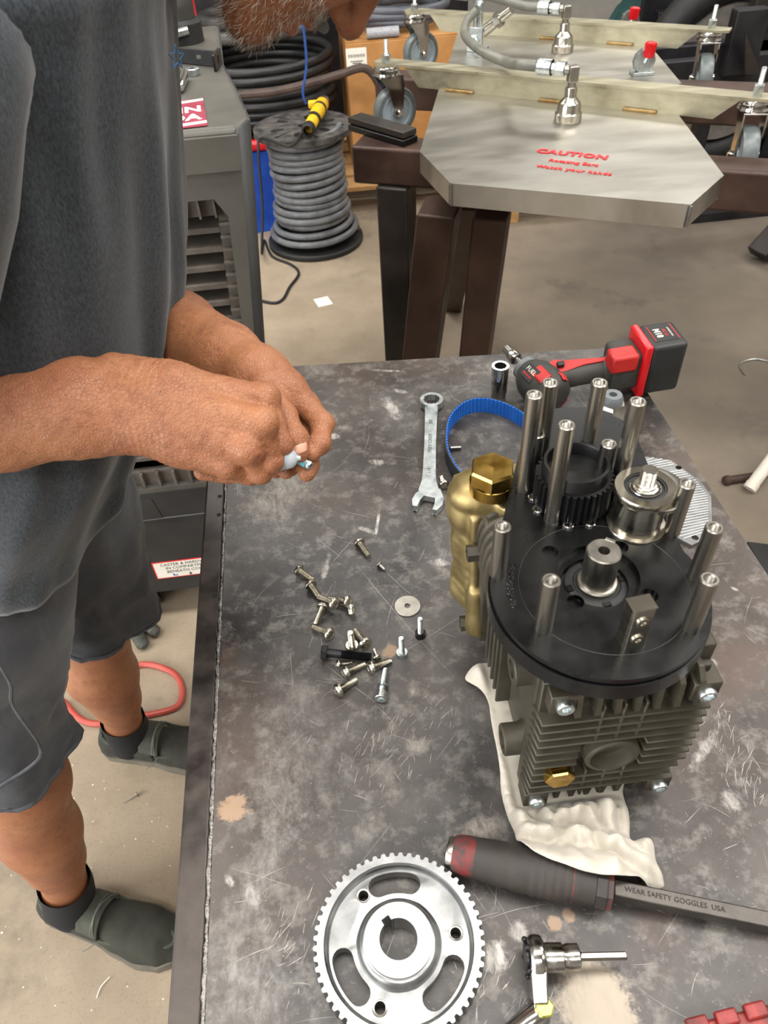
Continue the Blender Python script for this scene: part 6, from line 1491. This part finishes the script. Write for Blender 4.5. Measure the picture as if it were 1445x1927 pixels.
bn = thing('storage_bin', 'blue plastic bin tucked behind the hose spool', 'bin', (-.24, 3.62, 0))
MB().prism([(-.40, 3.54), (-.125, 3.60), (-.125, 3.66), (-.40, 3.66)], .0, .36, [[(-.39, 3.552), (-.135, 3.61), (-.135, 3.65), (-.39, 3.65)]]).build('bin_wall', MT['blue_plastic'], bn, bevel=.004)
MB().box((-.27, 3.625, .006), (.24, .05, .01)).build('bin_floor', MT['blue_plastic'], bn)
MB().box((-.265, 3.662, .345), (.27, .012, .03)).build('bin_rim', MT['blue_plastic'], bn, bevel=.003)
q = Q(483, 238, 3.61)
MB().cyl((q.x - .10, 3.61, .386), (q.x + .03, 3.61, .386), .024).cyl((q.x + .03, 3.61, .386), (q.x + .045, 3.61, .386), .020).top('red_handle', MT['red_knob'], 'red rubber handle lying across the blue bin', 'handle', (q.x - .02, 3.61, .36))
bx0, bx1, by0, by1, bz0, bz1 = .272, .81, 3.92, 4.40, .128, .685
cb = thing('cardboard_box', 'tall brown cardboard box with a white barcode label', 'box', ((bx0 + bx1) / 2, (by0 + by1) / 2, bz0))
MB().box(((bx0 + bx1) / 2, (by0 + by1) / 2, (bz0 + bz1) / 2), (bx1 - bx0, by1 - by0, bz1 - bz0)).build('carton', MT['card'], cb, bevel=.004)
for s_, nm in ((-1, 0), (1, 1)): MB().box(((bx0 + bx1) / 2, (by0 + by1) / 2 + s_ * (by1 - by0) / 4, bz1 + .003), (bx1 - bx0, (by1 - by0) / 2 - .004, .004)).build('flap', MT['card'], cb)
l0, l1 = Q(650, 92, by0), Q(691, 126, by0)
lb = MB().box(((l0.x + l1.x) / 2, by0 - .001, (l0.z + l1.z) / 2), (l1.x - l0.x, .002, l0.z - l1.z)).build('shipping_label', MT['paper'], cb)
for i in range(16): MB().box((l0.x + .012 + i * .0048, by0 - .0025, (l0.z * .62 + l1.z * .38)), (.0012 + .0014 * (i % 3 == 0), .001, .012)).build('barcode_bar', MT['black_print'], lb)
for i in range(2): MB().box(((l0.x + l1.x) / 2, by0 - .0025, l0.z * .34 + l1.z * .66 - .008 * i), (.06 - .02 * i, .001, .003)).build('text_line', MT['black_print'], lb)
ghm = mat('slate_hose', '#4a4d55', '#5c5f66', .4, 0, 15, .1)
rr = random.Random(9)
for j, (lab, m, z0, R, tr) in enumerate((('slate grey hose coil lying lowest on the cardboard box', ghm, bz1 + .008, .17, .020), ('second slate grey hose coil, lying on the first', MT['dark_hose'], bz1 + .125, .155, .018), ('loose slate grey hose coil on top of the pile', ghm, bz1 + .235, .175, .019))):
    pts = []
    for i in range(90):
        t = i / 30; a = 2 * PI * t + j
        pts.append((.56 + (R + .03 * math.sin(t * 5 + j)) * 1.15 * math.cos(a), 4.16 + R * .95 * math.sin(a), z0 + tr + t * .024 + .006 * math.sin(a * 2 + j)))
    MB().tube(pts, tr, 10).top('hose_coil', m, lab, 'hose', (.56, 4.16, z0), ang=80)
tq = [Q(690, 66, 3.94), Q(715, 64, 3.94), Q(750, 60, 3.94)]
MB().tube(spline([Vector((p.x, p.y, bz1 + .030)) for p in tq], 6), .022, 12).top('braided_tube', mat('braided_clear_tube', '#8d8d92', '#b5b5ba', .4, 0, 300, .1, lo=.45, hi=.55), 'pale braided tube on the front edge of the cardboard box', 'tube', (.45, 3.95, bz1 + .005))
MB().ell((.315, 3.99, bz1 + .020), (.030, .026, .013)).ell((.295, 3.965, bz1 + .014), (.020, .02, .008)).top('plastic_bag', mat('yellow_film', '#b39b3c', '#d4c26a', .3, 0, 60, .1), 'crumpled yellow plastic bag on the box under the braided tube', 'bag', (.31, 3.98, bz1 + .005), ang=80)
# ---- brown steel stand
u_ = (Vector((1.045, 1.615, 0)) - Vector((.136, 2.045, 0))).normalized(); w2 = Vector((-u_.y, u_.x, 0))
st_ = thing('steel_stand', 'brown welded box tube stand carrying the two aluminium decks', 'stand', (.6, 1.9, 0))
def beam(mb, a, b, wd, hh, side=None):
    d = (b - a).normalized(); s_ = side if side is not None else d.cross(ZA).normalized(); t = s_.cross(d).normalized()
    return mb.hexa([a + s_ * wd / 2 - t * hh / 2, a - s_ * wd / 2 - t * hh / 2, a - s_ * wd / 2 + t * hh / 2, a + s_ * wd / 2 + t * hh / 2], [b + s_ * wd / 2 - t * hh / 2, b - s_ * wd / 2 - t * hh / 2, b - s_ * wd / 2 + t * hh / 2, b + s_ * wd / 2 + t * hh / 2])
b0 = Vector((.136, 2.045, 0)) + w2 * .05; zc_ = .802
beam(MB(), Vector((b0.x, b0.y, zc_)), Vector((b0.x, b0.y, zc_)) + u_ * 1.75, .10, .095).build('front_beam', MT['brown_steel'], st_, bevel=.008, seg=3)
rb_ = P(1290, 150, .85)
rA = Vector((rb_.x, rb_.y, zc_)) - u_ * .95 + w2 * -.04
beam(MB(), rA, rA + u_ * 1.9, .10, .095).build('rear_beam', MT['brown_steel'], st_, bevel=.008, seg=3)
for s_ in (.30, 1.55):
    a = Vector((b0.x, b0.y, zc_)) + u_ * s_ + w2 * .05; L = (rA - a).dot(w2)
    beam(MB(), a, a + w2 * (L - .05), .08, .08).build('cross_beam', MT['brown_steel'], st_, bevel=.006)
def legbar(top, bot, wd, m=MT['brown_steel']):
    return beam(MB(), bot, top, wd, wd, u_).build('leg', m, st_, bevel=.006)
legbar(P(828, 388, .755), P(778, 790, .0), .098)
legbar(P(927, 396, .755), P(880, 790, .0), .085)
legbar(Vector((P(748, 350, .755).x, P(748, 350, .755).y + .03, .755)), Vector((P(748, 350, .755).x, P(748, 350, .755).y + .03, 0)), .088, MT['mill_steel'])
legbar(P(885, 370, .70), P(853, 575, .0), .075)
for t in (1.6,):
    a = b0 + u_ * t; legbar(Vector((a.x, a.y, .755)), Vector((a.x + .02, a.y - .1, 0)), .09)
a = rA + u_ * 1.7; legbar(Vector((a.x, a.y, .755)), Vector((a.x, a.y, 0)), .09)
f0 = P(1430, 492, 0); fo = thing('strut_foot', 'dark steel strut end with bolt holes on the right edge of the floor', 'strut', tuple(f0))
beam(MB(), f0 + Vector((-.02, 0, .03)), f0 + Vector((.26, .10, .30)), .10, .05).build('strut', MT['mill_steel'], fo, bevel=.006)
for i in range(2): MB().cyl(f0 + Vector((.005 + .03 * i, -.055, .045 + .03 * i)), f0 + Vector((.005 + .03 * i, -.048, .045 + .03 * i)), .010, n=12).build('bolt_hole', MT['dark_hole'], fo)
# flat dark file lying on the left end of the beam
q0, q1 = P(668, 228, .868), P(772, 258, .868)
fl_ = thing('steel_bar_pair', 'two dark flat steel bars stacked on the left end of the beam', 'bar', ((q0.x + q1.x) / 2, (q0.y + q1.y) / 2, .85))
beam(MB(), Vector((q0.x, q0.y, .858)), Vector((q1.x, q1.y, .858)), .055, .015).build('lower_bar', MT['black_satin'], fl_, bevel=.002)
beam(MB(), Vector((q0.x, q0.y + .006, .875)), Vector((q1.x, q1.y + .006, .875)), .050, .016).build('upper_bar', MT['mill_steel'], fl_, bevel=.002)
# ---- aluminium surface cleaner decks
SHIFT = P(1058, 95, .9) - P(1068, 225, .9)
def deck(shift, name, label, lettering):
    S = Vector((shift.x, shift.y, 0)); D = lambda px, py, z=.9: P(px, py, z) + S
    dk = thing('surface_cleaner', label, 'surface cleaner', tuple(Vector((.62, 1.9, .85)) + S))
    corners = [D(790, 285), D(848, 345), D(1300, 385), D(1362, 330)]
    bR, bL = D(1270, 207), D(825, 170)
    cr_ = corners + [bR + (bR - corners[3]) * .02, bL + (bL - corners[0]) * .02]
    MB().prism([(p.x, p.y) for p in cr_], .852, .9).build('deck', MT['alu_sheet'], dk, bevel=.006, seg=3)
    for c in (corners[1], corners[2]): MB().tube([Vector((c.x, c.y, .856)), Vector((c.x, c.y, .897))], .004, 8).build('corner_weld', MT['alu'], dk)
    # angle bar across the deck
    La, Ra = D(700, 118, .952), D(1450, 190, .952); ub = (Ra - La); LL = ub.length; ub.normalize(); vb = Vector((-ub.y, ub.x, 0))
    sA, sB = (D(790, 163) - La).dot(ub), (D(1352, 209) - La).dot(ub)
    fz0, fz1 = (D(790, 163) - La).dot(vb), (D(1352, 209) - La).dot(vb)
    Mb_ = Matrix(((ub.x, vb.x, 0, La.x), (ub.y, vb.y, 0, La.y), (0, 0, 1, 0), (0, 0, 0, 1)))
    ab = MB().prism([(0, .010), (.02, 0), (LL - .02, 0), (LL + .02, .012), (LL + .02, .055), (0, .055)], .947, .9535, M=Mb_)
    Mf = Mb_ @ Matrix(((1, 0, 0, 0), (0, 0, -1, .004), (0, 1, 0, 0), (0, 0, 0, 1)))
    ab.prism([(sA, .9), (sB, .9), (sB + .055, .949), (sA - .045, .949)], -.004, .0, M=Mf)
    ab.build('angle_bar', mat('yellowed_aluminium', '#a8a28a', '#bdb79f', .45, .85, 12, .1, stretch=(.3, 3, 3)), dk, bevel=.0015)
    burn = mat('heat_tint', '#8a6a3d', '#b59a68', .45, .8, 60, .1)
    for f in (.16, .50, .78):
        s_ = sA + (sB - sA) * f; MB().box((s_, -.0015, .9030), (.085, .005, .007), M=Mb_).build('weld_seam', burn, dk, bevel=.002)
    # casters under the ends of the bar
    for px, py, yaw, rr_ in ((727, 118, .35, .066), (1425, 178, -1.85, .066)):
        c = D(px, py, .9535)
        cs = MB().lathe([(0, .0), (.0125, 0), (.0125, .020), (.0115, .022), (.006, .022), (.006, .056), (.005, .058), (0, .058)], 6 , T_(c.x, c.y, .9535)).build('caster', MT['zinc'], dk, ang=20)
        MB().lathe([(.0058, .022), (.0066, .023)] + [q for i in range(11) for q in ((.0058, .024 + i * .003), (.0066, .0255 + i * .003))] + [(0, .058)], 14, T_(c.x, c.y, .9535)).build('stud', MT['zinc'], cs)
        MB().lathe([(0, 0), (.034, 0), (.036, -.004), (.036, -.010), (.030, -.013), (.036, -.016), (.038, -.022), (.032, -.027), (0, -.027)][::-1], 28, T_(c.x, c.y, .947)).build('swivel_bearing', MT['chrome'], cs)
        My = T_(c.x, c.y, .947) @ RZ(yaw) @ T_(.022, 0, 0)          # axle along local y
        zc3 = -.027 - .028 - rr_
        for s_ in (-1, 1):
            MB().prism([(-.055, -.024), (.016, -.024), (.020, -.05), (.013, zc3 - .004), (.0, zc3 - .014), (-.012, zc3 - .004), (-.030, -.06)], -.0018, .0018, M=My @ Matrix(((1, 0, 0, 0), (0, 0, -1, s_ * .026), (0, 1, 0, 0), (0, 0, 0, 1)))).build('fork', MT['chrome'], cs, bevel=.001)
        MB().box((-.018, 0, -.026), (.070, .054, .004), M=My).build('fork_bridge', MT['chrome'], cs, bevel=.001)
        Mw_ = My @ T_(0, 0, zc3) @ RX(PI / 2)
        wl = MB().lathe([(rr_ * .76, -.019), (rr_ * .94, -.019), (rr_, -.012), (rr_, .012), (rr_ * .94, .019), (rr_ * .76, .019)], 48, Mw_).build('tread', MT['caster_tread'], cs)
        MB().lathe([(0, -.016), (.016, -.020), (.018, -.016), (rr_ * .62, -.014), (rr_ * .66, -.018), (rr_ * .77, -.018), (rr_ * .77, .018), (rr_ * .66, .018), (rr_ * .62, .014), (.018, .016), (.016, .020), (0, .016)], 40, Mw_).build('wheel_hub', MT['caster_hub'], cs)
        MB().lathe([(0, -.036), (.006, -.036), (.0095, -.034), (.0095, -.029), (.005, -.029), (.005, .029), (.0095, .029), (.0095, .034), (.006, .038), (0, .038)], 12, Mw_).build('axle_bolt', MT['chrome'], cs)
    # rotary swivel and elbow
    b = D(1068, 226); Mv = T_(b.x, b.y, .9)
    hh = up_to(P(1068, 226, .9), 163) - .9; q_ = hh / .088
    sv = MB().lathe([(0, 0), (.032, 0), (.033, .003 * q_), (.033, .020 * q_), (.029, .026 * q_), (.028, .044 * q_), (.025, .050 * q_), (.016, .060 * q_), (.0145, .064 * q_), (.0145, .086 * q_), (.0135, .088 * q_), (0, .088 * q_)], 40, Mv).build('swivel_joint', MT['stainless'], dk)
    eb = MB().cyl(b + Vector((0, 0, hh - .002)), b + Vector((0, 0, hh + .012)), .010).box((b.x, b.y, .9 + hh + .028), (.024, .024, .036))
    dirn = (P(1000, 131, .985) - P(1090, 140, .985)); dirn.z = 0; dirn.normalize()
    e0 = b + Vector((0, 0, hh + .036))
    eb.cyl(e0, e0 + dirn * .022, .0105)
    eb.build('elbow', MT['steel'], dk, bevel=.003)
    MB().lathe([(0, 0), (.0165, 0), (.0165, .020), (.0155, .022), (.0125, .024), (.0125, .034), (0, .034)], 6, frame(e0 + dirn * .020, dirn)).build('swivel_nut', MT['zinc'], dk, ang=20)
    MB().lathe([(.0175, .034), (.0180, .036), (.0180, .068), (.0165, .070), (0, .070)], 20, frame(e0 + dirn * .020, dirn)).build('hose_ferrule', MT['zinc'], dk)
    if lettering:
        dx = (P(1143, 297, .9) - P(1010, 283, .9)); dx.z = 0; dx.normalize(); Mt3 = lambda px, py: frame(P(px, py, .9012), ZA, dx)
        MB().text('CAUTION', .034, Mt3(1076, 290), .0005, spacing=1.08, bold=.0014).build('lettering', MT['red_print'], dk, ang=0)
        MB().text('Rotating Bars', .0205, Mt3(1079, 306), .0005, spacing=1.0, bold=.0004).build('lettering', MT['red_print'], dk, ang=0)
        MB().text('Watch your hands', .0205, Mt3(1079, 320), .0005, spacing=1.08, bold=.0004).build('lettering', MT['red_print'], dk, ang=0)
    return e0 + dirn * .088, dirn
hA_, dA = deck(Vector((0, 0, 0)), 'f', 'nearer square aluminium deck with red CAUTION lettering', True)
hB2, dB = deck(SHIFT, 'r', 'farther square aluminium deck with a pink warning slip on it', False)
# grey jumper hose between the decks
mf_ = P(893, 60, .94)
hp_ = [hA_ + dA * .008, hA_ + dA * .05, P(955, 118, .975), P(905, 95, .985), P(875, 66, .99), P(880, 38, 1.0), P(897, 20, 1.02)]
jh = thing('jumper_hose', 'grey hydraulic hose looping from the nearer deck to the manifold', 'hose', tuple(P(880, 95, .9)))
MB().tube(spline(hp_, 8), .0125, 12).build('hose', MT['grey_hose'], jh)
MB().cyl(P(897, 20, 1.02), P(903, 10, 1.026), .014).build('end_ferrule', MT['zinc'], jh)
h2 = thing('short_hose', 'short grey hose from the manifold to the farther deck', 'hose', tuple(P(980, 20, .9)))
MB().tube(spline([hB2 + dB * .003, hB2 + dB * .05, hB2 + dB * .16 + Vector((0, .02, .015)), hB2 + dB * .26 + Vector((0, .01, .02))], 6), .0125, 12).build('hose', MT['grey_hose'], h2)
MB().cyl(hB2 + dB * .24 + Vector((0, .01, .019)), hB2 + dB * .31 + Vector((0, .01, .021)), .017).build('end_ferrule', MT['zinc'], h2)
# manifold post with hex bolt
m0 = P(893, 98, .9); mp = thing('manifold_bracket', 'zinc bracket and fitting standing left of the warning slip', 'bracket', tuple(m0))
dxm = (P(920, 96, .9) - P(880, 92, .9)).normalized(); nm = dxm.cross(ZA)
Mm = Matrix(((dxm.x, -dxm.y, 0, m0.x), (dxm.y, dxm.x, 0, m0.y), (0, 0, 1, .9), (0, 0, 0, 1)))
hm_ = up_to(m0, 52) - .9
MB().box((0, 0, hm_ / 2 + .0006), (.052, .008, hm_), M=Mm).box((0, .022, .005), (.052, .05, .008), M=Mm).build('plate', MT['zinc'], mp, bevel=.001)
MB().lathe([(0, 0), (.019, 0), (.019, .010), (.016, .013), (0, .013)], 6, Mm @ T_(0, -.004, hm_ * .45) @ RX(PI / 2)).build('hex_bolt', MT['zinc'], mp, ang=20)
MB().cyl(Mm @ Vector((0, .015, hm_ - .005)), Mm @ Vector((.003, .015, hm_ + .09)), .015).build('riser', MT['zinc'], mp)
MB().cyl(Mm @ Vector((.02, .02, hm_ * .8)), Mm @ Vector((.11, .02, hm_ + .05)), .017, .013).lathe([(0, 0), (.022, 0), (.022, .02), (0, .02)], 6, frame(Mm @ Vector((.06, .02, hm_ * .8 + .03)), Mm.to_3x3() @ Vector((.8, 0, .5)))).build('coupler', MT['stainless'], mp)
# pink slip
slm = mat('pink_slip', '#d8b3a8', '#e6c9bf', .7, 0, 30, .05)
cs_ = [P(x, y, .903) for x, y in ((944, 58), (1042, 66), (1052, 40), (950, 30))]
wsl = thing('warning_slip', 'crumpled pink CAUTION slip lying on the farther deck', 'slip', tuple(sum(cs_, Vector()) / 4))
MB().grid(lambda u, t: (cs_[0].lerp(cs_[1], u)).lerp(cs_[3].lerp(cs_[2], u), t) + Vector((0, 0, .004 * nz(u * 5, t * 4) + .012 * (t - .3) ** 2 + .004)), 16, 8).build('slip', slm, wsl, mods=[('SOLIDIFY', dict(thickness=.0006))])
dxs = (cs_[1] - cs_[0]).normalized()
MB().text('CAUTION', .040, frame(P(998, 40, .9) + Vector((0, 0, .0155)), ZA, dxs), .0001, spacing=1.1, bold=.001).build('lettering', MT['red_print'], wsl, ang=0)
MB().text('Rotating Bars', .021, frame(P(998, 50, .9) + Vector((0, 0, .0135)), ZA, dxs), .0001).build('lettering', MT['red_print'], wsl, ang=0)
MB().text('Watch your hands', .021, frame(P(998, 58, .9) + Vector((0, 0, .0120)), ZA, dxs), .0001).build('lettering', MT['red_print'], wsl, ang=0)
# toggle clamps with red handles
def toggle(px, py, ptop, label):
    b = P(px, py, .9); t = thing('toggle_clamp', label, 'clamp', tuple(b), group=None)
    h = up_to(b, ptop) - .9
    MB().box((b.x, b.y, .9046), (.06, .035, .008)).build('foot', MT['zinc'], t, bevel=.001)
    MB().lathe([(0, -.010), (.030, -.010), (.032, 0), (.030, .010), (0, .010)], 10, T_(b.x, b.y, .934) @ RX(PI / 2)).build('bracket', MT['zinc'], t)
    MB().cyl((b.x, b.y - .012, .93), (b.x + .006, b.y - .012, .9 + h * .55), .007).build('lever', MT['zinc'], t)
    MB().lathe([(0, 0), (.0135, 0), (.0155, .01), (.0165, h * .40), (.012, h * .44), (0, h * .45)], 20, frame((b.x + .006, b.y - .012, .9 + h * .54), (.06, 0, 1))).build('red_grip', MT['red_knob'], t)
toggle(1181, 62, 11, 'red handled toggle clamp against the farther angle bar')
toggle(1207, 140, 76, 'red handled toggle clamp peeping over the nearer angle bar')
# ---- dark rack, tyre and cloth at the back right
rk = thing('steel_rack', 'dark welded steel rack behind the decks on the right', 'rack', (2.3, 4.0, 0))
def bx(px0, py0, px1, py1, y, dep, nm='rail', m=MT['dark_rack']):
    a, b = Q(px0, py0, y), Q(px1, py1, y)
    zl, zh = sorted((a.z, b.z)); MB().box(((a.x + b.x) / 2, y + dep / 2, (zl + zh) / 2), (abs(b.x - a.x), dep, zh - zl)).build(nm, m, rk, bevel=.005)
bx(1225, 62, 1500, 74, 3.9, .06); bx(1225, 92, 1500, 106, 3.6, .06); bx(1250, 118, 1600, 140, 3.3, .05)
bx(1390, 20, 1420, 140, 3.25, .06, 'post'); bx(1440, -60, 1500, 140, 3.6, .06, 'post', MT['mill_steel'])
for x in (Q(1240, 80, 3.9).x, Q(1500, 80, 3.9).x):
    for y in (3.32, 3.92): MB().box((x, y, .35), (.06, .06, .72)).build('post', MT['dark_rack'], rk, bevel=.004)
g3 = [Q(x, y, 3.2) for x, y in ((1402, 60), (1432, 140), (1402, 140))]
MB().hexa(g3[::-1], [p + Vector((0, .012, 0)) for p in g3[::-1]]).build('gusset', MT['mill_steel'], rk)
MB().box((3.2, 4.02, .62), (3.0, .03, 1.15)).build('back_panel', MT['dark_rack'], rk, bevel=.003)
MB().cyl(Q(1340, 104, 3.55), Q(1405, 112, 3.55), .006).build('rod', MT['zinc'], rk)
MB().box((3.15, 3.65, .02), (2.85, .9, .04)).build('base_plate', MT['dark_rack'], rk)
tc = Q(1385, 30, 3.75)
ty = thing('tyre', 'black tyre leaning at the back behind the dark rack', 'tyre', (tc.x, 3.755, 0.04))
MB().tube([(tc.x + .36 * math.cos(a), 3.755, .472 + .36 * math.sin(a)) for a in [2 * PI * i / 40 for i in range(40)]], .070, 14, closed=True).build('tread', MT['rubber'], ty, ang=80)
MB().lathe([(0, -.03), (.06, -.03), (.10, -.05), (.285, -.05), (.285, .05), (.10, .03), (0, .03)], 30, T_(tc.x, 3.755, .472) @ RX(PI / 2)).build('wheel_rim', mat('grey_rim', '#77736d', '#8b8680', .5, .4), ty)
cq = Q(1235, 12, 4.3)
MB().grid(lambda u, t: Vector((cq.x - .25 + .5 * u, 4.25 + .25 * t, .487 + .35 * math.sin(PI * u) * math.sin(PI * (.15 + .8 * t)) + .05 * nz(u * 6, t * 6))), 20, 14).top('tarp', mat('teal_cloth', '#11302e', '#1d4a46', .85, 0, 12, .1), 'dark teal tarp heaped at the back behind the farther deck', 'tarp', (cq.x, 4.3, .45), ang=80, mods=[('SOLIDIFY', dict(thickness=.006))])
tb = thing('tarp_crate', 'dark crate under the teal tarp', 'crate', (cq.x, 4.35, 0))
MB().box((cq.x, 4.40, .215), (.62, .36, .43)).build('crate_body', MT['dark_rack'], tb, bevel=.01)
MB().box((cq.x, 4.21, .36), (.62, .02, .05)).build('crate_batten', MT['mill_steel'], tb)
# ---- on the floor
q = P(608, 568, 0); Mp_ = T_(q.x, q.y, 0) @ RZ(.25)
pp = MB().box((0, 0, .0008), (.062, .072, .0016), M=Mp_); pp.top('paper_scrap', MT['paper'], 'small white square of paper on the floor near the spool', 'paper', (q.x, q.y, 0))
hp_ = [P(x, y, .008) for x, y in ((120, 1320), (150, 1352), (185, 1362), (230, 1352), (290, 1343), (332, 1330), (343, 1305), (335, 1275), (310, 1258), (270, 1250), (230, 1262), (190, 1250))]
MB().tube(spline(hp_, 8), .0075, 10).top('air_hose', MT['red_hose'], 'thin red air hose curling on the floor between the man\'s feet', 'hose', tuple(P(330, 1345, 0)))
pg = thing('pliers', 'pair of grey and red cushioned pliers handles on the floor below the cooler', 'pliers', tuple(P(270, 1180, 0)))
for a, b, r in (((245, 1150), (296, 1192), .017), ((240, 1165), (272, 1218), .017)):
    p0, p1 = P(*a, .02), P(*b, .02); d_ = (p1 - p0)
    hnd = MB().tube([p0, p0 + d_ * .5, p1 - d_ * .08, p1], [r * .8, r, r * .95, r * .45], 12).build('grip', mat('grip_grey', '#3f403b', '#4d4e48', .5), pg)
    MB().tube([p0 + Vector((-.004, -.004, .012)), p0 + d_ * .55 + Vector((0, 0, .013))], .006, 8).build('red_inlay', MT['red_plastic'], hnd)
MB().cyl(P(228, 1140, .015), P(244, 1155, .015), .016).build('pivot', MT['oxide'], pg)
q0, q1 = P(265, 1110, .02), P(300, 1130, .02)
MB().tube([q0, q0.lerp(q1, .8), q1], [.016, .017, .008], 12).top('file_handle', MT['rubber'], 'black rubber handle on the floor under the cooler edge', 'handle', tuple(P(285, 1120, 0)))
n0_, n1_ = P(232, 1511, .003), P(257, 1495, .006)
nl = thing('nail', 'grey steel nail lying on the floor between the shoes', 'nail', tuple(P(245, 1502, 0)))
MB().cyl(n0_, n1_, .0008, .0018).build('shank', MT['steel'], nl); dn_ = (n1_ - n0_).normalized()
MB().cyl(n1_, n1_ + dn_ * .0015, .0055).build('head', MT['steel'], nl)
wp = spline([P(x, y, .003) for x, y in ((182, 1878), (190, 1857), (207, 1838))], 5)
MB().tube(wp, .0012, 6).top('wire_offcut', MT['paper'], 'bent white wire offcut on the floor at the near left', 'wire', tuple(P(190, 1857, 0)))
wp = spline([P(x, y, .004) for x, y in ((1402, 705), (1392, 690), (1400, 680), (1425, 676), (1460, 684))], 6)
MB().tube(wp, .0025, 6).top('wire_loop', MT['zinc'], 'thin bright wire curling on the dark floor at the right edge', 'wire', tuple(P(1400, 690, 0)))
q0, q1 = P(1413, 916, .018), P(1500, 800, .15)
wl_ = thing('white_leg', 'white tubular leg slanting down to the floor at the right edge', 'leg', tuple(P(1413, 916, 0)))
MB().cyl(q0, q1, .018).build('tube', MT['white_paint'], wl_); MB().cyl(q0 - (q1 - q0).normalized() * .008, q0 + (q1 - q0).normalized() * .012, .0195).build('end_cap', MT['white_paint'], wl_)
MB().cyl(P(1362, 905, .013), P(1440, 893, .013), .012).lathe([(.0125, 0), (.015, .002), (.015, .012), (.0125, .014)], 16, frame(P(1364, 904.7, .013), P(1440, 893, .013) - P(1362, 905, .013))).top('rusty_pipe', mat('rusty_pipe', '#3a2a22', '#4d3a30', .7, .3), 'short rusty pipe on the floor beside the white leg', 'pipe', tuple(P(1400, 900, 0)))
mq = [P(x, y, .0) for x, y in ((1405, 1022), (1470, 1030), (1560, 1120), (1480, 1150))]
MB().hexa([Vector((p.x, p.y, .0005)) for p in mq], [Vector((p.x, p.y, .006)) for p in mq]).top('dark_floor_sheet', MT['rubber'], 'flat black sheet on the floor right of the bench', 'mat', tuple(sum(mq, Vector()) / 4))  # thin black sheet laid on the floor
rf = random.Random(21); deb = MB()
for i in range(420):
    x, y = rf.uniform(-1.05, -.2), rf.uniform(.12, 1.0); 
    if any(-.02 < (x - h_[0]) * math.cos(a_) + (y - h_[1]) * math.sin(a_) < .33 and abs(-(x - h_[0]) * math.sin(a_) + (y - h_[1]) * math.cos(a_)) < .065 for h_, a_ in ((HN, hdN), (HF, hdF))) or y > .90: continue
    s_ = rf.uniform(.0006, .0018) * (1.6 if rf.random() < .08 else 1); deb.ell((x, y, s_ * .5), (s_ * rf.uniform(.7, 2.2), s_, s_ * .7), T_(0, 0, 0), 5, 3)
do = deb.build('floor_grit', MT['paper'], None, ang=0); tag(do, 'tiny pale chips and grit scattered on the floor round the shoes', 'grit', kind='stuff')
